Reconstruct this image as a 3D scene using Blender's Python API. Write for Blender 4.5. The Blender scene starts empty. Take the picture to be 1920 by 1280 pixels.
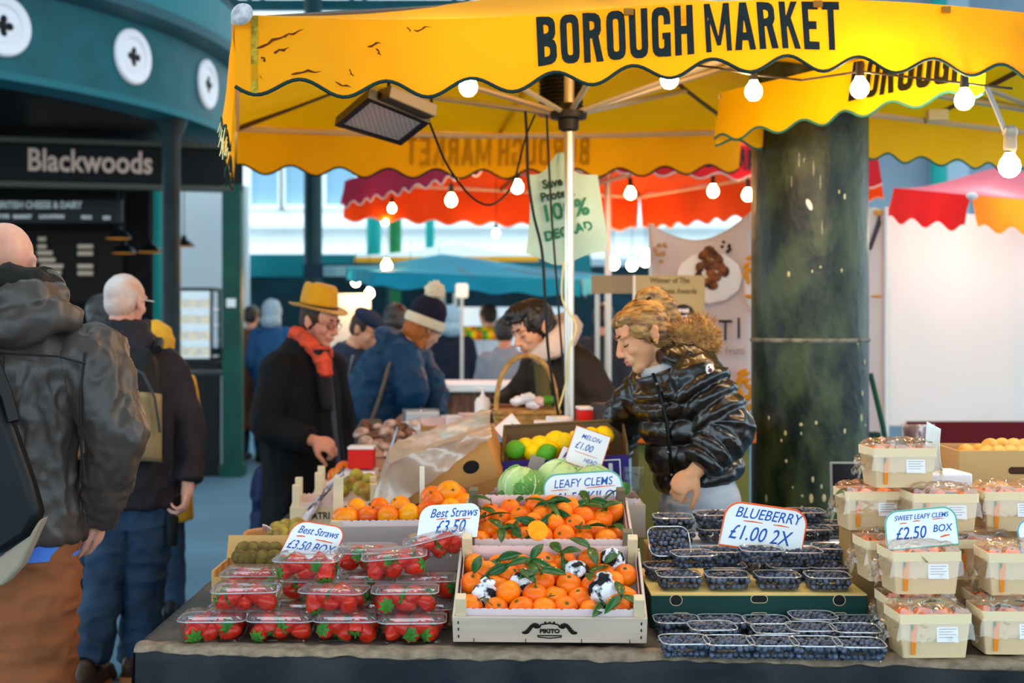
import bpy, bmesh, math, random
from mathutils import Vector as V, Matrix, noise
PI = math.pi
SC = bpy.context.scene
COL = SC.collection
R = random.Random(7)
# ---------------------------------------------------------------- camera, world, exposure
F, HZ, CH = 2400.0, 600.0, 1.55          # focal length in px, horizon row, lens height
cam = bpy.data.objects.new('camera', bpy.data.cameras.new('camera'))
COL.objects.link(cam); SC.camera = cam
cam.location = (0, 0, CH); cam.rotation_euler = (PI/2, 0, 0)
cam.data.sensor_width = 36; cam.data.lens = F/1920*36; cam.data.shift_y = -40/1920
cam.data.clip_end = 200
cam.data.dof.use_dof = True; cam.data.dof.focus_distance = 3.35; cam.data.dof.aperture_fstop = 2.8
w = bpy.data.worlds.new('sky'); SC.world = w; w.use_nodes = True
w.node_tree.nodes['Background'].inputs[0].default_value = (0.70, 0.89, 1.0, 1)
w.node_tree.nodes['Background'].inputs[1].default_value = 2.4
SC.view_settings.view_transform = 'Standard'; SC.view_settings.look = 'None'
SC.view_settings.exposure = 0.62; SC.view_settings.gamma = 1
try:
    SC.cycles.max_bounces = 7; SC.cycles.transparent_max_bounces = 24; SC.cycles.transmission_bounces = 5
    SC.cycles.sample_clamp_indirect = 6
except Exception: pass

def P(px, py, d): return V(((px-960)*d/F, d, CH+(HZ-py)*d/F))
def lin(c):
    if isinstance(c, str):
        c = [int(c[i:i+2], 16)/255 for i in (0, 2, 4)]
    return tuple((x/12.92 if x <= .04045 else ((x+.055)/1.055)**2.4) for x in c[:3])
# ---------------------------------------------------------------- materials
MATS = {}
def mat(name, col, rough=.6, metal=0, spec=.22, var=0, vs=8, col2=None, bump=0, bs=40, trans=0, emit=0, clear=0,
        transl=0, coat=0, sheen=0, kind='noise', stretch=(1,1,1), thr=None):
    if name in MATS: return MATS[name]
    m = bpy.data.materials.new(name); m.use_nodes = True; MATS[name] = m
    nt = m.node_tree; b = nt.nodes['Principled BSDF']; L = nt.links.new
    c = lin(col)
    b.inputs['Base Color'].default_value = (*c, 1); b.inputs['Roughness'].default_value = rough
    b.inputs['Metallic'].default_value = metal; b.inputs['Specular IOR Level'].default_value = spec
    b.inputs['Coat Weight'].default_value = coat; b.inputs['Sheen Weight'].default_value = sheen
    src = None
    if var or col2 or bump:
        tc = nt.nodes.new('ShaderNodeTexCoord'); mp = nt.nodes.new('ShaderNodeMapping')
        mp.inputs['Scale'].default_value = stretch; L(tc.outputs['Object'], mp.inputs[0])
    if var or col2:
        if kind == 'voronoi':
            n = nt.nodes.new('ShaderNodeTexVoronoi'); fo = n.outputs['Distance']
        elif kind == 'wave':
            n = nt.nodes.new('ShaderNodeTexWave'); n.inputs['Distortion'].default_value = 3; fo = n.outputs['Fac']
        else:
            n = nt.nodes.new('ShaderNodeTexNoise'); n.inputs['Detail'].default_value = 4; fo = n.outputs['Fac']
        n.inputs['Scale'].default_value = vs; L(mp.outputs[0], n.inputs['Vector'])
        rp = nt.nodes.new('ShaderNodeValToRGB'); L(fo, rp.inputs[0])
        c2 = lin(col2) if col2 else tuple(x*(1-var) for x in c)
        c1 = c if col2 else tuple(min(1, x*(1+var)) for x in c)
        lo, hi = thr or (.35, .65)
        rp.color_ramp.elements[0].position = lo; rp.color_ramp.elements[1].position = hi
        rp.color_ramp.elements[0].color = (*c2, 1); rp.color_ramp.elements[1].color = (*c1, 1)
        src = rp.outputs[0]; L(src, b.inputs['Base Color'])
    if bump:
        n2 = nt.nodes.new('ShaderNodeTexNoise'); n2.inputs['Scale'].default_value = bs; n2.inputs['Detail'].default_value = 3
        L(mp.outputs[0], n2.inputs['Vector'])
        bp = nt.nodes.new('ShaderNodeBump'); bp.inputs['Strength'].default_value = bump; bp.inputs['Distance'].default_value = .01
        L(n2.outputs['Fac'], bp.inputs['Height']); L(bp.outputs[0], b.inputs['Normal'])
    if emit:
        b.inputs['Emission Color'].default_value = (*c, 1); b.inputs['Emission Strength'].default_value = emit
    out = nt.nodes['Material Output']
    if transl:
        t = nt.nodes.new('ShaderNodeBsdfTranslucent'); t.inputs[0].default_value = (*c, 1)
        if src: L(src, t.inputs[0])
        mx = nt.nodes.new('ShaderNodeMixShader'); mx.inputs[0].default_value = transl
        L(b.outputs[0], mx.inputs[1]); L(t.outputs[0], mx.inputs[2]); L(mx.outputs[0], out.inputs[0])
    if clear:
        # thin clear plastic: mostly see-through with a bright reflection
        t = nt.nodes.new('ShaderNodeBsdfTransparent'); t.inputs[0].default_value = (*[min(1, .55+.45*x) for x in c], 1)
        g = nt.nodes.new('ShaderNodeBsdfGlossy'); g.inputs['Roughness'].default_value = rough
        if bump: L(bp.outputs[0], g.inputs['Normal'])
        lw = nt.nodes.new('ShaderNodeLayerWeight'); lw.inputs[0].default_value = .32
        if bump: L(bp.outputs[0], lw.inputs['Normal'])
        mr = nt.nodes.new('ShaderNodeMapRange'); mr.inputs[3].default_value = 1-clear; mr.inputs[4].default_value = min(1, 1-clear+.34)
        L(lw.outputs['Fresnel'], mr.inputs[0])
        mx = nt.nodes.new('ShaderNodeMixShader'); L(mr.outputs[0], mx.inputs[0])
        L(t.outputs[0], mx.inputs[1]); L(g.outputs[0], mx.inputs[2])
        if spec > .6:      # milky film: a little diffuse white
            d = nt.nodes.new('ShaderNodeBsdfDiffuse'); d.inputs[0].default_value = (*c, 1)
            m2 = nt.nodes.new('ShaderNodeMixShader'); m2.inputs[0].default_value = spec-.6
            L(mx.outputs[0], m2.inputs[1]); L(d.outputs[0], m2.inputs[2]); mx = m2
        L(mx.outputs[0], out.inputs[0])
    return m
# ---------------------------------------------------------------- mesh builder
def basis(z, x=None):
    z = V(z).normalized(); a = V(x) if x is not None else (V((0,0,1)) if abs(z.z) < .9 else V((1,0,0)))
    x = (a - z*a.dot(z)).normalized(); y = z.cross(x)
    return x, y, z
class MB:
    def __init__(s): s.v = []; s.f = []; s.m = []; s.mi = 0
    def add(s, vs, fs):
        o = len(s.v); s.v.extend(V(p) for p in vs); s.f.extend([i+o for i in f] for f in fs); s.m.extend([s.mi]*len(fs)); return s
    def box(s, c, d, rot=None):
        c = V(c); vs = []
        for x in (-.5,.5):
            for y in (-.5,.5):
                for z in (-.5,.5):
                    p = V((x*d[0], y*d[1], z*d[2])); vs.append(c + (rot @ p if rot else p))
        return s.add(vs, [(0,1,3,2),(4,6,7,5),(0,4,5,1),(2,3,7,6),(0,2,6,4),(1,5,7,3)])
    def loft(s, rings, cap=True, close=False):
        n = len(rings[0]); o = len(s.v); vs = [p for r in rings for p in r]; fs = []
        m = len(rings)
        for i in range(m if close else m-1):
            for j in range(n):
                a, b = i*n+j, i*n+(j+1)%n; c = ((i+1)%m)*n
                fs.append((a, b, c+(j+1)%n, c+j))
        if cap and not close: fs.append(tuple(range(n-1,-1,-1))); fs.append(tuple((m-1)*n+j for j in range(n)))
        return s.add(vs, fs)
    def tube(s, pts, r, n=8, cap=True, close=False):
        pts = [V(p) for p in pts]; rings = []; up = None
        for i, p in enumerate(pts):
            if close: t = pts[(i+1)%len(pts)] - pts[i-1]
            else: t = pts[min(i+1, len(pts)-1)] - pts[max(i-1, 0)]
            x, y, z = basis(t, up); up = x
            rr = r[i] if isinstance(r, (list, tuple)) else r
            rings.append([p + (x*math.cos(2*PI*k/n) + y*math.sin(2*PI*k/n))*rr for k in range(n)])
        return s.loft(rings, cap, close)
    def ell(s, c, r, rot=None, nu=14, nv=9):
        c = V(c); r = (r, r, r) if not isinstance(r, (list, tuple)) else r; vs = []; fs = []
        q = lambda p: c + (rot @ p if rot else p)
        vs.append(q(V((0,0,r[2]))))
        for i in range(1, nv):
            t = PI*i/nv
            for k in range(nu):
                f = 2*PI*k/nu; vs.append(q(V((r[0]*math.sin(t)*math.cos(f), r[1]*math.sin(t)*math.sin(f), r[2]*math.cos(t)))))
        vs.append(q(V((0,0,-r[2])))); e = len(vs)-1
        for k in range(nu):
            fs.append((0, 1+k, 1+(k+1)%nu)); b = 1+(nv-2)*nu; fs.append((e, b+(k+1)%nu, b+k))
        for i in range(nv-2):
            for k in range(nu):
                a = 1+i*nu+k; b = 1+i*nu+(k+1)%nu; fs.append((a, a+nu, b+nu, b))
        return s.add(vs, fs)
    def lathe(s, prof, n=20, c=(0,0,0), M=None, cap=False):
        c = V(c); rings = []
        for r, z in prof:
            ring = [V((r*math.cos(2*PI*k/n), r*math.sin(2*PI*k/n), z)) for k in range(n)]
            rings.append([c + (M @ p if M else p) for p in ring])
        return s.loft(rings, cap)
    def grid(s, fn, nu, nv):
        vs = [fn(i/nu, j/nv) for j in range(nv+1) for i in range(nu+1)]
        fs = [(j*(nu+1)+i, j*(nu+1)+i+1, (j+1)*(nu+1)+i+1, (j+1)*(nu+1)+i) for j in range(nv) for i in range(nu)]
        return s.add(vs, fs)
    def prism(s, out, h, M=None, c=(0,0,0)):      # outline (u,v) in the local xy plane extruded along local z by h
        c = V(c); n = len(out); q = lambda u, v, z: c + (M @ V((u, v, z)) if M else V((u, v, z)))
        vs = [q(u, v, 0) for u, v in out] + [q(u, v, h) for u, v in out]
        fs = [tuple(range(n-1,-1,-1)), tuple(range(n, 2*n))] + [(i, (i+1)%n, n+(i+1)%n, n+i) for i in range(n)]
        return s.add(vs, fs)
    def limb(s, pts, r, n=14):                     # overlapping tapered capsules, later fused
        for i, p in enumerate(pts): s.ell(p, r[i], None, n, 8)
        for i in range(len(pts)-1):
            if (V(pts[i+1])-V(pts[i])).length > 1e-4: s.tube([pts[i], pts[i+1]], [r[i], r[i+1]], n)
        return s
    def mesh(s, name):
        me = bpy.data.meshes.new(name); me.from_pydata(s.v, [], s.f); me.validate(); return me
def is_local(o): return bool(o.get('local')) or (o.parent is not None and is_local(o.parent))
def world(o):
    m = Matrix.LocRotScale(o.location, o.rotation_euler, o.scale)
    return world(o.parent) @ o.matrix_parent_inverse @ m if o.parent else m
def obj(name, mb, m, parent=None, smooth=True, bev=0, solid=0, sub=0, disp=None, fix=True):
    me = mb.mesh(name) if isinstance(mb, MB) else mb
    for x in (m if isinstance(m, (list, tuple)) else [m]): me.materials.append(x)
    if isinstance(mb, MB) and isinstance(m, (list, tuple)) and len(mb.m) == len(me.polygons): me.polygons.foreach_set('material_index', mb.m)
    if fix and isinstance(mb, MB):
        bm = bmesh.new(); bm.from_mesh(me); bmesh.ops.recalc_face_normals(bm, faces=bm.faces); bm.to_mesh(me); bm.free()
    o = bpy.data.objects.new(name, me); COL.objects.link(o)
    if parent:
        o.parent = parent
        if not is_local(parent): o.matrix_parent_inverse = world(parent).inverted()
    if solid: md = o.modifiers.new('t', 'SOLIDIFY'); md.thickness = solid; md.offset = 0
    if bev: md = o.modifiers.new('b', 'BEVEL'); md.width = bev; md.segments = 2; md.limit_method = 'ANGLE'
    if sub: md = o.modifiers.new('s', 'SUBSURF'); md.levels = sub; md.render_levels = sub
    if smooth:
        me.polygons.foreach_set('use_smooth', [True]*len(me.polygons))
        if not sub:
            try: me.set_sharp_from_angle(angle=math.radians(40))
            except Exception: pass
    return o
def tag(o, label, cat, group=None, kind=None):
    o['label'] = label; o['category'] = cat
    if group: o['group'] = group
    if kind: o['kind'] = kind
    return o
def thing(name, label, cat, loc=(0,0,0), group=None, rot=None):
    o = bpy.data.objects.new(name, None); COL.objects.link(o); o.location = loc; o.empty_display_size = .05
    if rot: o.rotation_euler = rot
    return tag(o, label, cat, group)
def local(o): o['local'] = 1; return o          # children are given in the thing's own axes
def struct(o, label=None, cat=None):
    o['kind'] = 'structure'
    if label: o['label'] = label; o['category'] = cat
    return o
def dup(root, M, label=None, group=None, kids=True):
    r = root.copy(); COL.objects.link(r); r.matrix_world = M
    if label: r['label'] = label
    if group: r['group'] = group
    if kids:
        for ch in list(root.children):
            c = ch.copy(); COL.objects.link(c); c.parent = r
            for g in list(ch.children):
                d = g.copy(); COL.objects.link(d); d.parent = c
    return r
def TRS(loc, rz=0, rx=0, ry=0, s=1):
    return Matrix.Translation(V(loc)) @ Matrix.Rotation(rz, 4, 'Z') @ Matrix.Rotation(rx, 4, 'X') @ Matrix.Rotation(ry, 4, 'Y') @ Matrix.Scale(s, 4)
def axes(x, y, z):
    return Matrix((x, y, z)).transposed()        # 3x3 whose columns are x, y, z
def text_mesh(s, size=1, bold=0, shear=0, sx=1, res=3, align='CENTER', space=1):
    cu = bpy.data.curves.new('t', 'FONT'); cu.body = s; cu.size = size; cu.offset = bold; cu.shear = shear
    cu.align_x = align; cu.resolution_u = res; cu.space_character = space
    o = bpy.data.objects.new('t', cu); COL.objects.link(o)
    dg = bpy.context.evaluated_depsgraph_get(); dg.update()
    me = bpy.data.meshes.new_from_object(o.evaluated_get(dg))
    vs = [(v.co.x*sx, v.co.y) for v in me.vertices]; fs = [tuple(p.vertices) for p in me.polygons]
    bpy.data.objects.remove(o); bpy.data.curves.remove(cu); bpy.data.meshes.remove(me)
    return vs, fs
def fuse(mb, vox=.006, smooth=4, fac=.5):
    """union of closed overlapping pieces as one continuous skin"""
    me = mb.mesh('f'); o = bpy.data.objects.new('f', me); COL.objects.link(o)
    bm = bmesh.new(); bm.from_mesh(me); bmesh.ops.recalc_face_normals(bm, faces=bm.faces); bm.to_mesh(me); bm.free()
    md = o.modifiers.new('r', 'REMESH'); md.mode = 'VOXEL'; md.voxel_size = vox; md.adaptivity = 0
    if smooth: ms = o.modifiers.new('s', 'SMOOTH'); ms.factor = fac; ms.iterations = smooth
    dg = bpy.context.evaluated_depsgraph_get(); dg.update()
    out = bpy.data.meshes.new_from_object(o.evaluated_get(dg))
    bpy.data.objects.remove(o); bpy.data.meshes.remove(me)
    out.materials.clear()
    return out
def wrinkle(me, amp, fr, st=(1,1,1), seed=0, sharp=False):
    n = len(me.vertices); co = [0.0]*(3*n); no = [0.0]*(3*n)
    me.vertices.foreach_get('co', co)
    nn = [v.normal.copy() for v in me.vertices]
    for i in range(n):
        p = V((co[3*i]*fr*st[0]+seed, co[3*i+1]*fr*st[1], co[3*i+2]*fr*st[2]))
        t = noise.noise(p) + .5*noise.noise(p*2.1)
        if sharp: t = 1-2*abs(t)**.8
        d = nn[i]*(t*amp)
        co[3*i] += d.x; co[3*i+1] += d.y; co[3*i+2] += d.z
    me.vertices.foreach_set('co', co); me.update()
    return me
ORD = ['first','second','third','fourth','fifth','sixth','seventh','eighth','ninth','tenth','eleventh','twelfth']

# condensed block capitals: every glyph is a set of flat polygons in a unit-high cell
def glyph(ch, w, a=.36, c=.17, n=7):
    A, out = a*w, []
    def rect(x0, y0, x1, y1): out.append([(x0,y0),(x1,y0),(x1,y1),(x0,y1)])
    def bowl(x0, y0, x1, y1, side):   # half ring; side: 'r' right, 't' top, 'b' bottom
        rx, ry = (x1-x0), (y1-y0)
        for k in range(n):
            pts = []
            for t in (k/n, (k+1)/n):
                if side == 'r':
                    f = -PI/2+PI*t; sq = lambda z: math.copysign(abs(z)**.6, z)
                    o_ = (x0+rx*sq(math.cos(f)), (y0+y1)/2+ry/2*sq(math.sin(f)))
                    i_ = (x0+max(.02, rx-A)*sq(math.cos(f)), (y0+y1)/2+(ry/2-c)*sq(math.sin(f)))
                else:
                    f = PI*t; sg = 1 if side == 't' else -1; yb = y0 if side == 't' else y1; sq = lambda z: math.copysign(abs(z)**.75, z)
                    o_ = ((x0+x1)/2+rx/2*sq(math.cos(f)), yb+sg*ry*sq(math.sin(f)))
                    i_ = ((x0+x1)/2+(rx/2-A)*sq(math.cos(f)), yb+sg*(ry-c)*sq(math.sin(f)))
                pts.append((o_, i_))
            out.append([pts[0][0], pts[1][0], pts[1][1], pts[0][1]])
    r = .24
    if ch == 'O': bowl(0, 1-r, w, 1, 't'); bowl(0, 0, w, r, 'b'); rect(0, r, A, 1-r); rect(w-A, r, w, 1-r)
    elif ch == 'U': bowl(0, 0, w, r, 'b'); rect(0, r, A, 1); rect(w-A, r, w, 1)
    elif ch == 'G':
        bowl(0, 1-r, w, 1, 't'); bowl(0, 0, w, r, 'b'); rect(0, r, A, 1-r); rect(w-A, .64, w, 1-r); rect(w-A, 0, w, .48); rect(w*.55, .35, w, .48)
    elif ch in 'BR':
        rect(0, 0, A, 1); bowl(A*.6, .47, w*.97, 1, 'r')
        if ch == 'B': bowl(A*.6, 0, w, .56, 'r')
        else: out.append([(w*.45, .5), (w*.45+A, .52), (w*1.04, 0), (w*1.04-A*1.05, 0)])
    elif ch == 'H': rect(0, 0, A, 1); rect(w-A, 0, w, 1); rect(A*.5, .42, w-A*.5, .42+c)
    elif ch == 'M':
        W = w*1.38; A2 = A*.8; rect(0, 0, A2, 1); rect(W-A2, 0, W, 1)
        out.append([(0, 1), (A2*1.15, 1), (W/2+A2*.35, .12), (W/2-A2*.35, .12)]); out.append([(W, 1), (W-A2*1.15, 1), (W/2-A2*.35, .12), (W/2+A2*.35, .12)])
    elif ch == 'A':
        m = w*.55; out.append([(-.02, 0), (A*.95, 0), (m+A*.35, 1), (m-A*.55, 1)]); out.append([(w*1.12, 0), (w*1.12-A*.97, 0), (m-A*.35, 1), (m+A*.55, 1)]); rect(w*.28, .2, w*.84, .2+c)
    elif ch == 'K':
        rect(0, 0, A, 1); out.append([(A*.8, .38), (A*.8, .62), (w*1.05-A*1.05, 1), (w*1.05, 1)]); out.append([(A*.95, .6), (A*1.75, .66), (w*1.1, 0), (w*1.1-A*1.05, 0)])
    elif ch == 'E': rect(0, 0, A, 1); rect(0, 0, w*.92, c); rect(0, 1-c, w*.92, 1); rect(0, .42, w*.8, .42+c)
    elif ch == 'T': rect(w*.5-A*.5, 0, w*.5+A*.5, 1); rect(0, 1-c, w, 1)
    return out
GW = {'M': 1.38, 'A': 1.1, 'E': .92, 'K': 1.08, 'R': 1.03}
def block_text(s, h, w=.42, gap=.085):
    """polygons (u, v) of a line of block capitals, centred on u = 0"""
    polys, x = [], 0
    for ch in s:
        if ch == ' ': x += w*.4; continue
        for p in glyph(ch, w): polys.append([(x+u, v) for u, v in p])
        x += w*GW.get(ch, 1)+gap
    W = x-gap
    return [[((u-W/2)*h, v*h) for u, v in p] for p in polys], W*h
# ---------------------------------------------------------------- setting
m_floor = mat('tarmac', '587f95', .8, var=.1, vs=1.3, bump=.06, bs=90)
struct(obj('floor', MB().box((0, 14, -.05), (80, 70, .1)), m_floor, smooth=False))
m_teal = mat('teal_paint', '04525a', .45, var=.15, vs=4)
m_dteal = mat('dark_teal_paint', '06383f', .4, var=.2, vs=4)
m_green = mat('green_paint', '1a7a45', .4, var=.15, vs=4)
m_post = mat('post_dark_green', '08463a', .4, var=.2, vs=4)
m_aqua = mat('aqua_paint', '19a39b', .5)
m_black = mat('black_paint', '0b0d0e', .45)
m_white = mat('white_paint', 'eef1f2', .6)
m_dark = mat('dark_board', '17181a', .6, var=.2, vs=6)
# market hall roof: dark boards between strips left open to the sky, on teal trusses
for i, (y0, y1) in enumerate(((-9, -3.4), (-2.6, 2.6), (5.4, 9.5), (12.0, 16.6))):
    struct(obj('ceiling' if not i else 'ceiling.%03d' % i, MB().box((0, (y0+y1)/2, 7.6), (44, y1-y0, .12)), mat('roof_board', '3d3a3c', .7), smooth=False))
for y, z in ((9.2, 6.9), (13.2, 6.4), (17.5, 6.6)):
    b = MB(); b.box((0, y, z), (44, .12, .18)); b.box((0, y, z-.75), (44, .12, .14))
    for k in range(-14, 15): b.tube([(k*1.4, y, z), (k*1.4+.7, y, z-.75), (k*1.4+1.4, y, z)], .035, 6)
    struct(obj('trim_1' if y < 10 else 'trim_%d' % (2 if y < 15 else 3), b, m_teal))
# rear facade
FY = 27.0
m_fac = mat('facade_stucco', 'f4f4f1', .8, var=.04, vs=2)
b = MB(); b.box((0, FY+.3, 7), (60, .6, 14.2)); struct(obj('wall_back', b, m_fac, smooth=False))
b = MB()
for z in (2.9, 3.55, 6.9): b.box((0, FY-.12, z), (60, .3, .14))
struct(obj('trim_4', b, m_fac, smooth=False))
m_pane = mat('window_pane', '8fb4c8', .08, spec=.8)
for i, px in enumerate((500, 560, 640, 775, 880, 985, 1690, 1800, 1900, 330)):
    x = (px-960)*FY/F; wz = 4.95
    f = MB()
    for sx in (-1, 1): f.box((x+sx*.36, FY-.06, wz), (.1, .2, 2.1))
    for z in (wz-1.02, wz, wz+1.02): f.box((x, FY-.06, z), (.8, .18, .08))
    o = struct(obj('window_%d' % (i+1), f, m_fac, smooth=False))
    obj('glass_pane', MB().box((x, FY-.02, wz), (.66, .06, 2.0)), m_pane, o, smooth=False)
# grey-blue building behind the stalls on the right
b = MB(); b.box((7.2, 16.3, 3.2), (7.5, .5, 6.4)); struct(obj('wall_right', b, mat('grey_blue_render', '8fa3b2', .8, var=.06, vs=1.5), smooth=False))
b = MB(); b.box((5.45, 16.0, 3.2), (.42, .3, 6.4)); struct(obj('trim_5', b, mat('pale_blue_pilaster', 'b3cad8', .8), smooth=False))
b = MB(); b.box((7.1, 16.0, 3.3), (.9, .2, 2.2)); o = struct(obj('window_11', b, m_dark, smooth=False))
# big cast iron pillar
pc = P(1518, 600, 5.6); pr = .252
b = MB(); prof = [(pr*1.25,0),(pr*1.25,.12),(pr*1.08,.17),(pr*1.02,.3),(pr,.4)]
for k in range(1, 13): prof.append((pr*(1-.012*k/12), .4+k*.3))
b.lathe(prof, 40, (pc.x, pc.y, 0))
m_pil = mat('worn_green_iron', '07160e', .4, spec=.3, col2='38442a', vs=9, bump=.45, bs=34, coat=.04, stretch=(1,1,.5), thr=(.36,.6))
pil = tag(obj('cast_iron_pillar', b, m_pil), 'fat dark green cast iron pillar with glossy chipped paint behind the blueberries', 'pillar')
b = MB(); b.lathe([(pr*1.005,1.455),(pr*1.018,1.46),(pr*1.018,1.468),(pr*1.005,1.473)], 40, (pc.x, pc.y, 0))
obj('joint_band', b, mat('band_rust', '6b6a60', .5, var=.5, vs=20), pil)
b = MB(); ch = random.Random(3)
for k in range(34):
    a = -PI/2 + ch.uniform(-1.1, 1.1); z = ch.choice([ch.uniform(.7, 1.15), ch.uniform(.7, 1.15), ch.uniform(1.2, 2.1)]); r = ch.uniform(.003, .009)
    n = V((math.cos(a), math.sin(a), 0)); x, y, zz = basis(n, (0,0,1))
    b.ell(V((pc.x, pc.y, z))+n*pr*1.0, (r*ch.uniform(1,2.5), r, .002), axes(x, y, zz), 8, 4)
obj('paint_chip', b, mat('chip_pale', 'b9b48c', .7), pil)
o = obj('sticker_scrap', MB().ell(V((pc.x-.055, pc.y-pr*.965, 2.03)), (.012, .004, .03), Matrix.Rotation(-.5, 3, 'Y'), 8, 6), mat('scrap_white', 'efe7dc', .7), pil)
# ---------------------------------------------------------------- round hall with the cheese shop on the left
HC = V((-7.84, 12.67, 0)); HR = 5.0
hall = thing('round_gallery', 'curved teal iron gallery with white quatrefoil roundels above the cheese shop', 'gallery', (HC.x, HC.y, 0))
def arc(r, z, a0=-75, a1=60, n=60): return [V((HC.x+r*math.cos(math.radians(a0+(a1-a0)*k/n)), HC.y+r*math.sin(math.radians(a0+(a1-a0)*k/n)), z)) for k in range(n+1)]
def band(prof, n=60):
    b = MB(); cols = [arc(r, z, n=n) for r, z in prof]; m = len(prof)
    vs = [p for c in cols for p in c]; fs = []
    for i in range(m):
        j = (i+1) % m
        for k in range(n): fs.append((i*(n+1)+k, i*(n+1)+k+1, j*(n+1)+k+1, j*(n+1)+k))
    return b.add(vs, fs)
obj('fascia', band([(HR,3.42),(HR,4.06),(HR-.12,4.06),(HR-.12,3.42)]), m_teal, hall)
obj('bottom_flange', band([(HR+.05,3.36),(HR+.05,3.42),(HR-.3,3.42),(HR-.3,3.36)]), mat('teal_edge', '16666f', .5), hall)
obj('cornice', band([(HR,4.06),(HR+.16,4.12),(HR+.18,4.2),(HR-.1,4.2),(HR-.1,4.06)]), mat('dark_cornice', '2f5a63', .5), hall)
obj('upper_band', band([(HR+.06,4.2),(HR+.06,4.62),(HR-.06,4.62),(HR-.06,4.2)]), mat('pale_teal', '23707a', .5), hall)
rail = MB(); rail.tube(arc(HR, 5.35, n=50), .03, 6); rail.tube(arc(HR, 4.7, n=50), .025, 6)
obj('handrail', rail, m_dteal, hall)
bal = MB()
for k in range(150):
    a = math.radians(-75+135*k/149); p = V((HC.x+HR*math.cos(a), HC.y+HR*math.sin(a), 4.62)); bal.tube([p, p+V((0,0,.73))], .014, 5)
obj('balusters', bal, m_dteal, hall)
def ros_profile(): return [(.055,.012),(.06,.02),(.13,.022),(.15,.012),(.16,.03),(.215,.034),(.232,.02),(.235,.0)]
for i, a in enumerate((-37, -22, -7)):
    a = math.radians(a); n = V((math.cos(a), math.sin(a), 0)); c = HC + n*(HR+.001) + V((0,0,3.77))
    x, y, z = basis(n, (0,0,1)); M = axes(x, y, z)
    ro = obj('roundel', MB().lathe([(0,.012)]+ros_profile(), 36, c, M), mat('roundel_white', 'e9e6ea', .5), hall)
    q = MB()
    for k in range(4):
        t = k*PI/2; q.ell(c+M@V((.055*math.cos(t), .055*math.sin(t), .012)), (.033,.033,.016), M, 14, 6)
    q.ell(c+M@V((0,0,.012)), (.04,.04,.016), M, 14, 6)
    obj('quatrefoil_opening', q, m_black, ro)
# ceiling inside the gallery and a dark soffit
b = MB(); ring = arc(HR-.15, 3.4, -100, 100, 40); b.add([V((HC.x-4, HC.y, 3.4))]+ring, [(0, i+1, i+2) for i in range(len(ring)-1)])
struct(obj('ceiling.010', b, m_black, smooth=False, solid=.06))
# pole under the gallery
p = P(321, 600, 11.6)
b = MB(); b.lathe([(.16,0),(.16,.2),(.1,.25),(.085,.4),(.082,3.2),(.13,3.3),(.15,3.37)], 20, (p.x, p.y, 0))
tag(obj('gallery_column', b, mat('iron_grey_brown', '1b2628', .35, var=.25, vs=4)), 'slim dark iron column holding up the round gallery before the shop', 'column')
# shop kiosk
ky = 12.75
kiosk = thing('cheese_shop', 'dark cheese shop front lettered Blackwoods beneath the round gallery', 'shop front', (-4.4, ky, 0))
b = MB(); A = V((-6.6, 11.85, 0)); B = V((-2.69, 12.8, 0)); e = (B-A).normalized(); nn = V((e.y, -e.x, 0)); Mk = axes(e, V((0,0,1)), nn)
L_ = (B-A).length
b.box(A+(B-A)/2+V((0,0,3.06)), (L_, .36, .14), axes(e, V((0,0,1)), nn))
obj('sign_band', b, mat('sign_dark', '0c0c0a', .6, spec=.2), kiosk, smooth=False, bev=.01)
vs, fs = text_mesh('Blackwoods', .3, .006, 0, .8, 4)
b = MB(); tc = A+e*( (P(170,300,12.4)-A).dot(e) )+V((0,0,2.985))+nn*.085
b.add([tc+e*u+V((0,0,v)) for u, v in vs], fs)
obj('lettering', b, mat('sign_letter_pink', 'd8b7a4', .6), kiosk, solid=.012, smooth=False)
for nm, z in (('lower_rail', 2.85), ('upper_rail', 3.27)):
    obj(nm, MB().box(A+(B-A)/2+nn*.03+V((0,0,z)), (L_, .05, .16), axes(e, V((0,0,1)), nn)), mat('rail_olive', '4a4a3e', .45), kiosk, smooth=False)
# posts
for nm, px, d in (('corner_post', 437, 12.75),):
    p = P(px, 600, d); b = MB(); b.box((p.x, p.y, 1.45), (.19, .16, 2.9)); b.box((p.x, p.y, .06), (.24, .2, .12))
    po = obj(nm, b, m_post, kiosk, bev=.012, smooth=False)
    obj('notice', MB().box(p+V((-.0,-.09, 1.72-1.55)), (.09,.01,.085)), m_white, po, smooth=False)
# back wall of the shop with menu boards
b = MB(); b.box((-6.0, 14.6, 1.75), (3.8, .1, 3.5)); obj('rear_wall', b, mat('shop_brown', '161413', .8, spec=.1, var=.2, vs=3), kiosk, smooth=False)
mb = thing('menu_board', 'black menu board headed British Cheese and Dairy hanging in the shop', 'menu board', P(80, 395, 13.2))
c = P(70, 396, 13.2); obj('board', MB().box(c, (1.75, .04, .24)), m_black, mb, smooth=False)
for s, px, py, sz, sx in (('BRITISH CHEESE & DAIRY', 74, 390, .1, .78), ('TYPE', 6, 409, .055, 1), ('MARKET', 42, 409, .05, 1), ('LOCATION', 97, 409, .05, 1), ('PRICE', 162, 410, .045, .9), ('SIZE', 200, 411, .045, .9)):
    vs, fs = text_mesh(s, sz, .003, 0, sx, 3); c = P(px, py, 13.17)
    obj('heading', MB().add([c+V((u, 0, v)) for u, v in vs], fs), mat('menu_white', 'e8e6e0', .6), mb, smooth=False, solid=.004)
hb = thing('price_board', 'brown wall board with rows of pale price strips behind the queue', 'price board', P(120, 500, 14.4))
obj('board', MB().box(P(140, 500, 14.5), (1.1, .03, .8)), mat('price_brown', '26211f', .8, spec=.1), hb, smooth=False)
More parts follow.
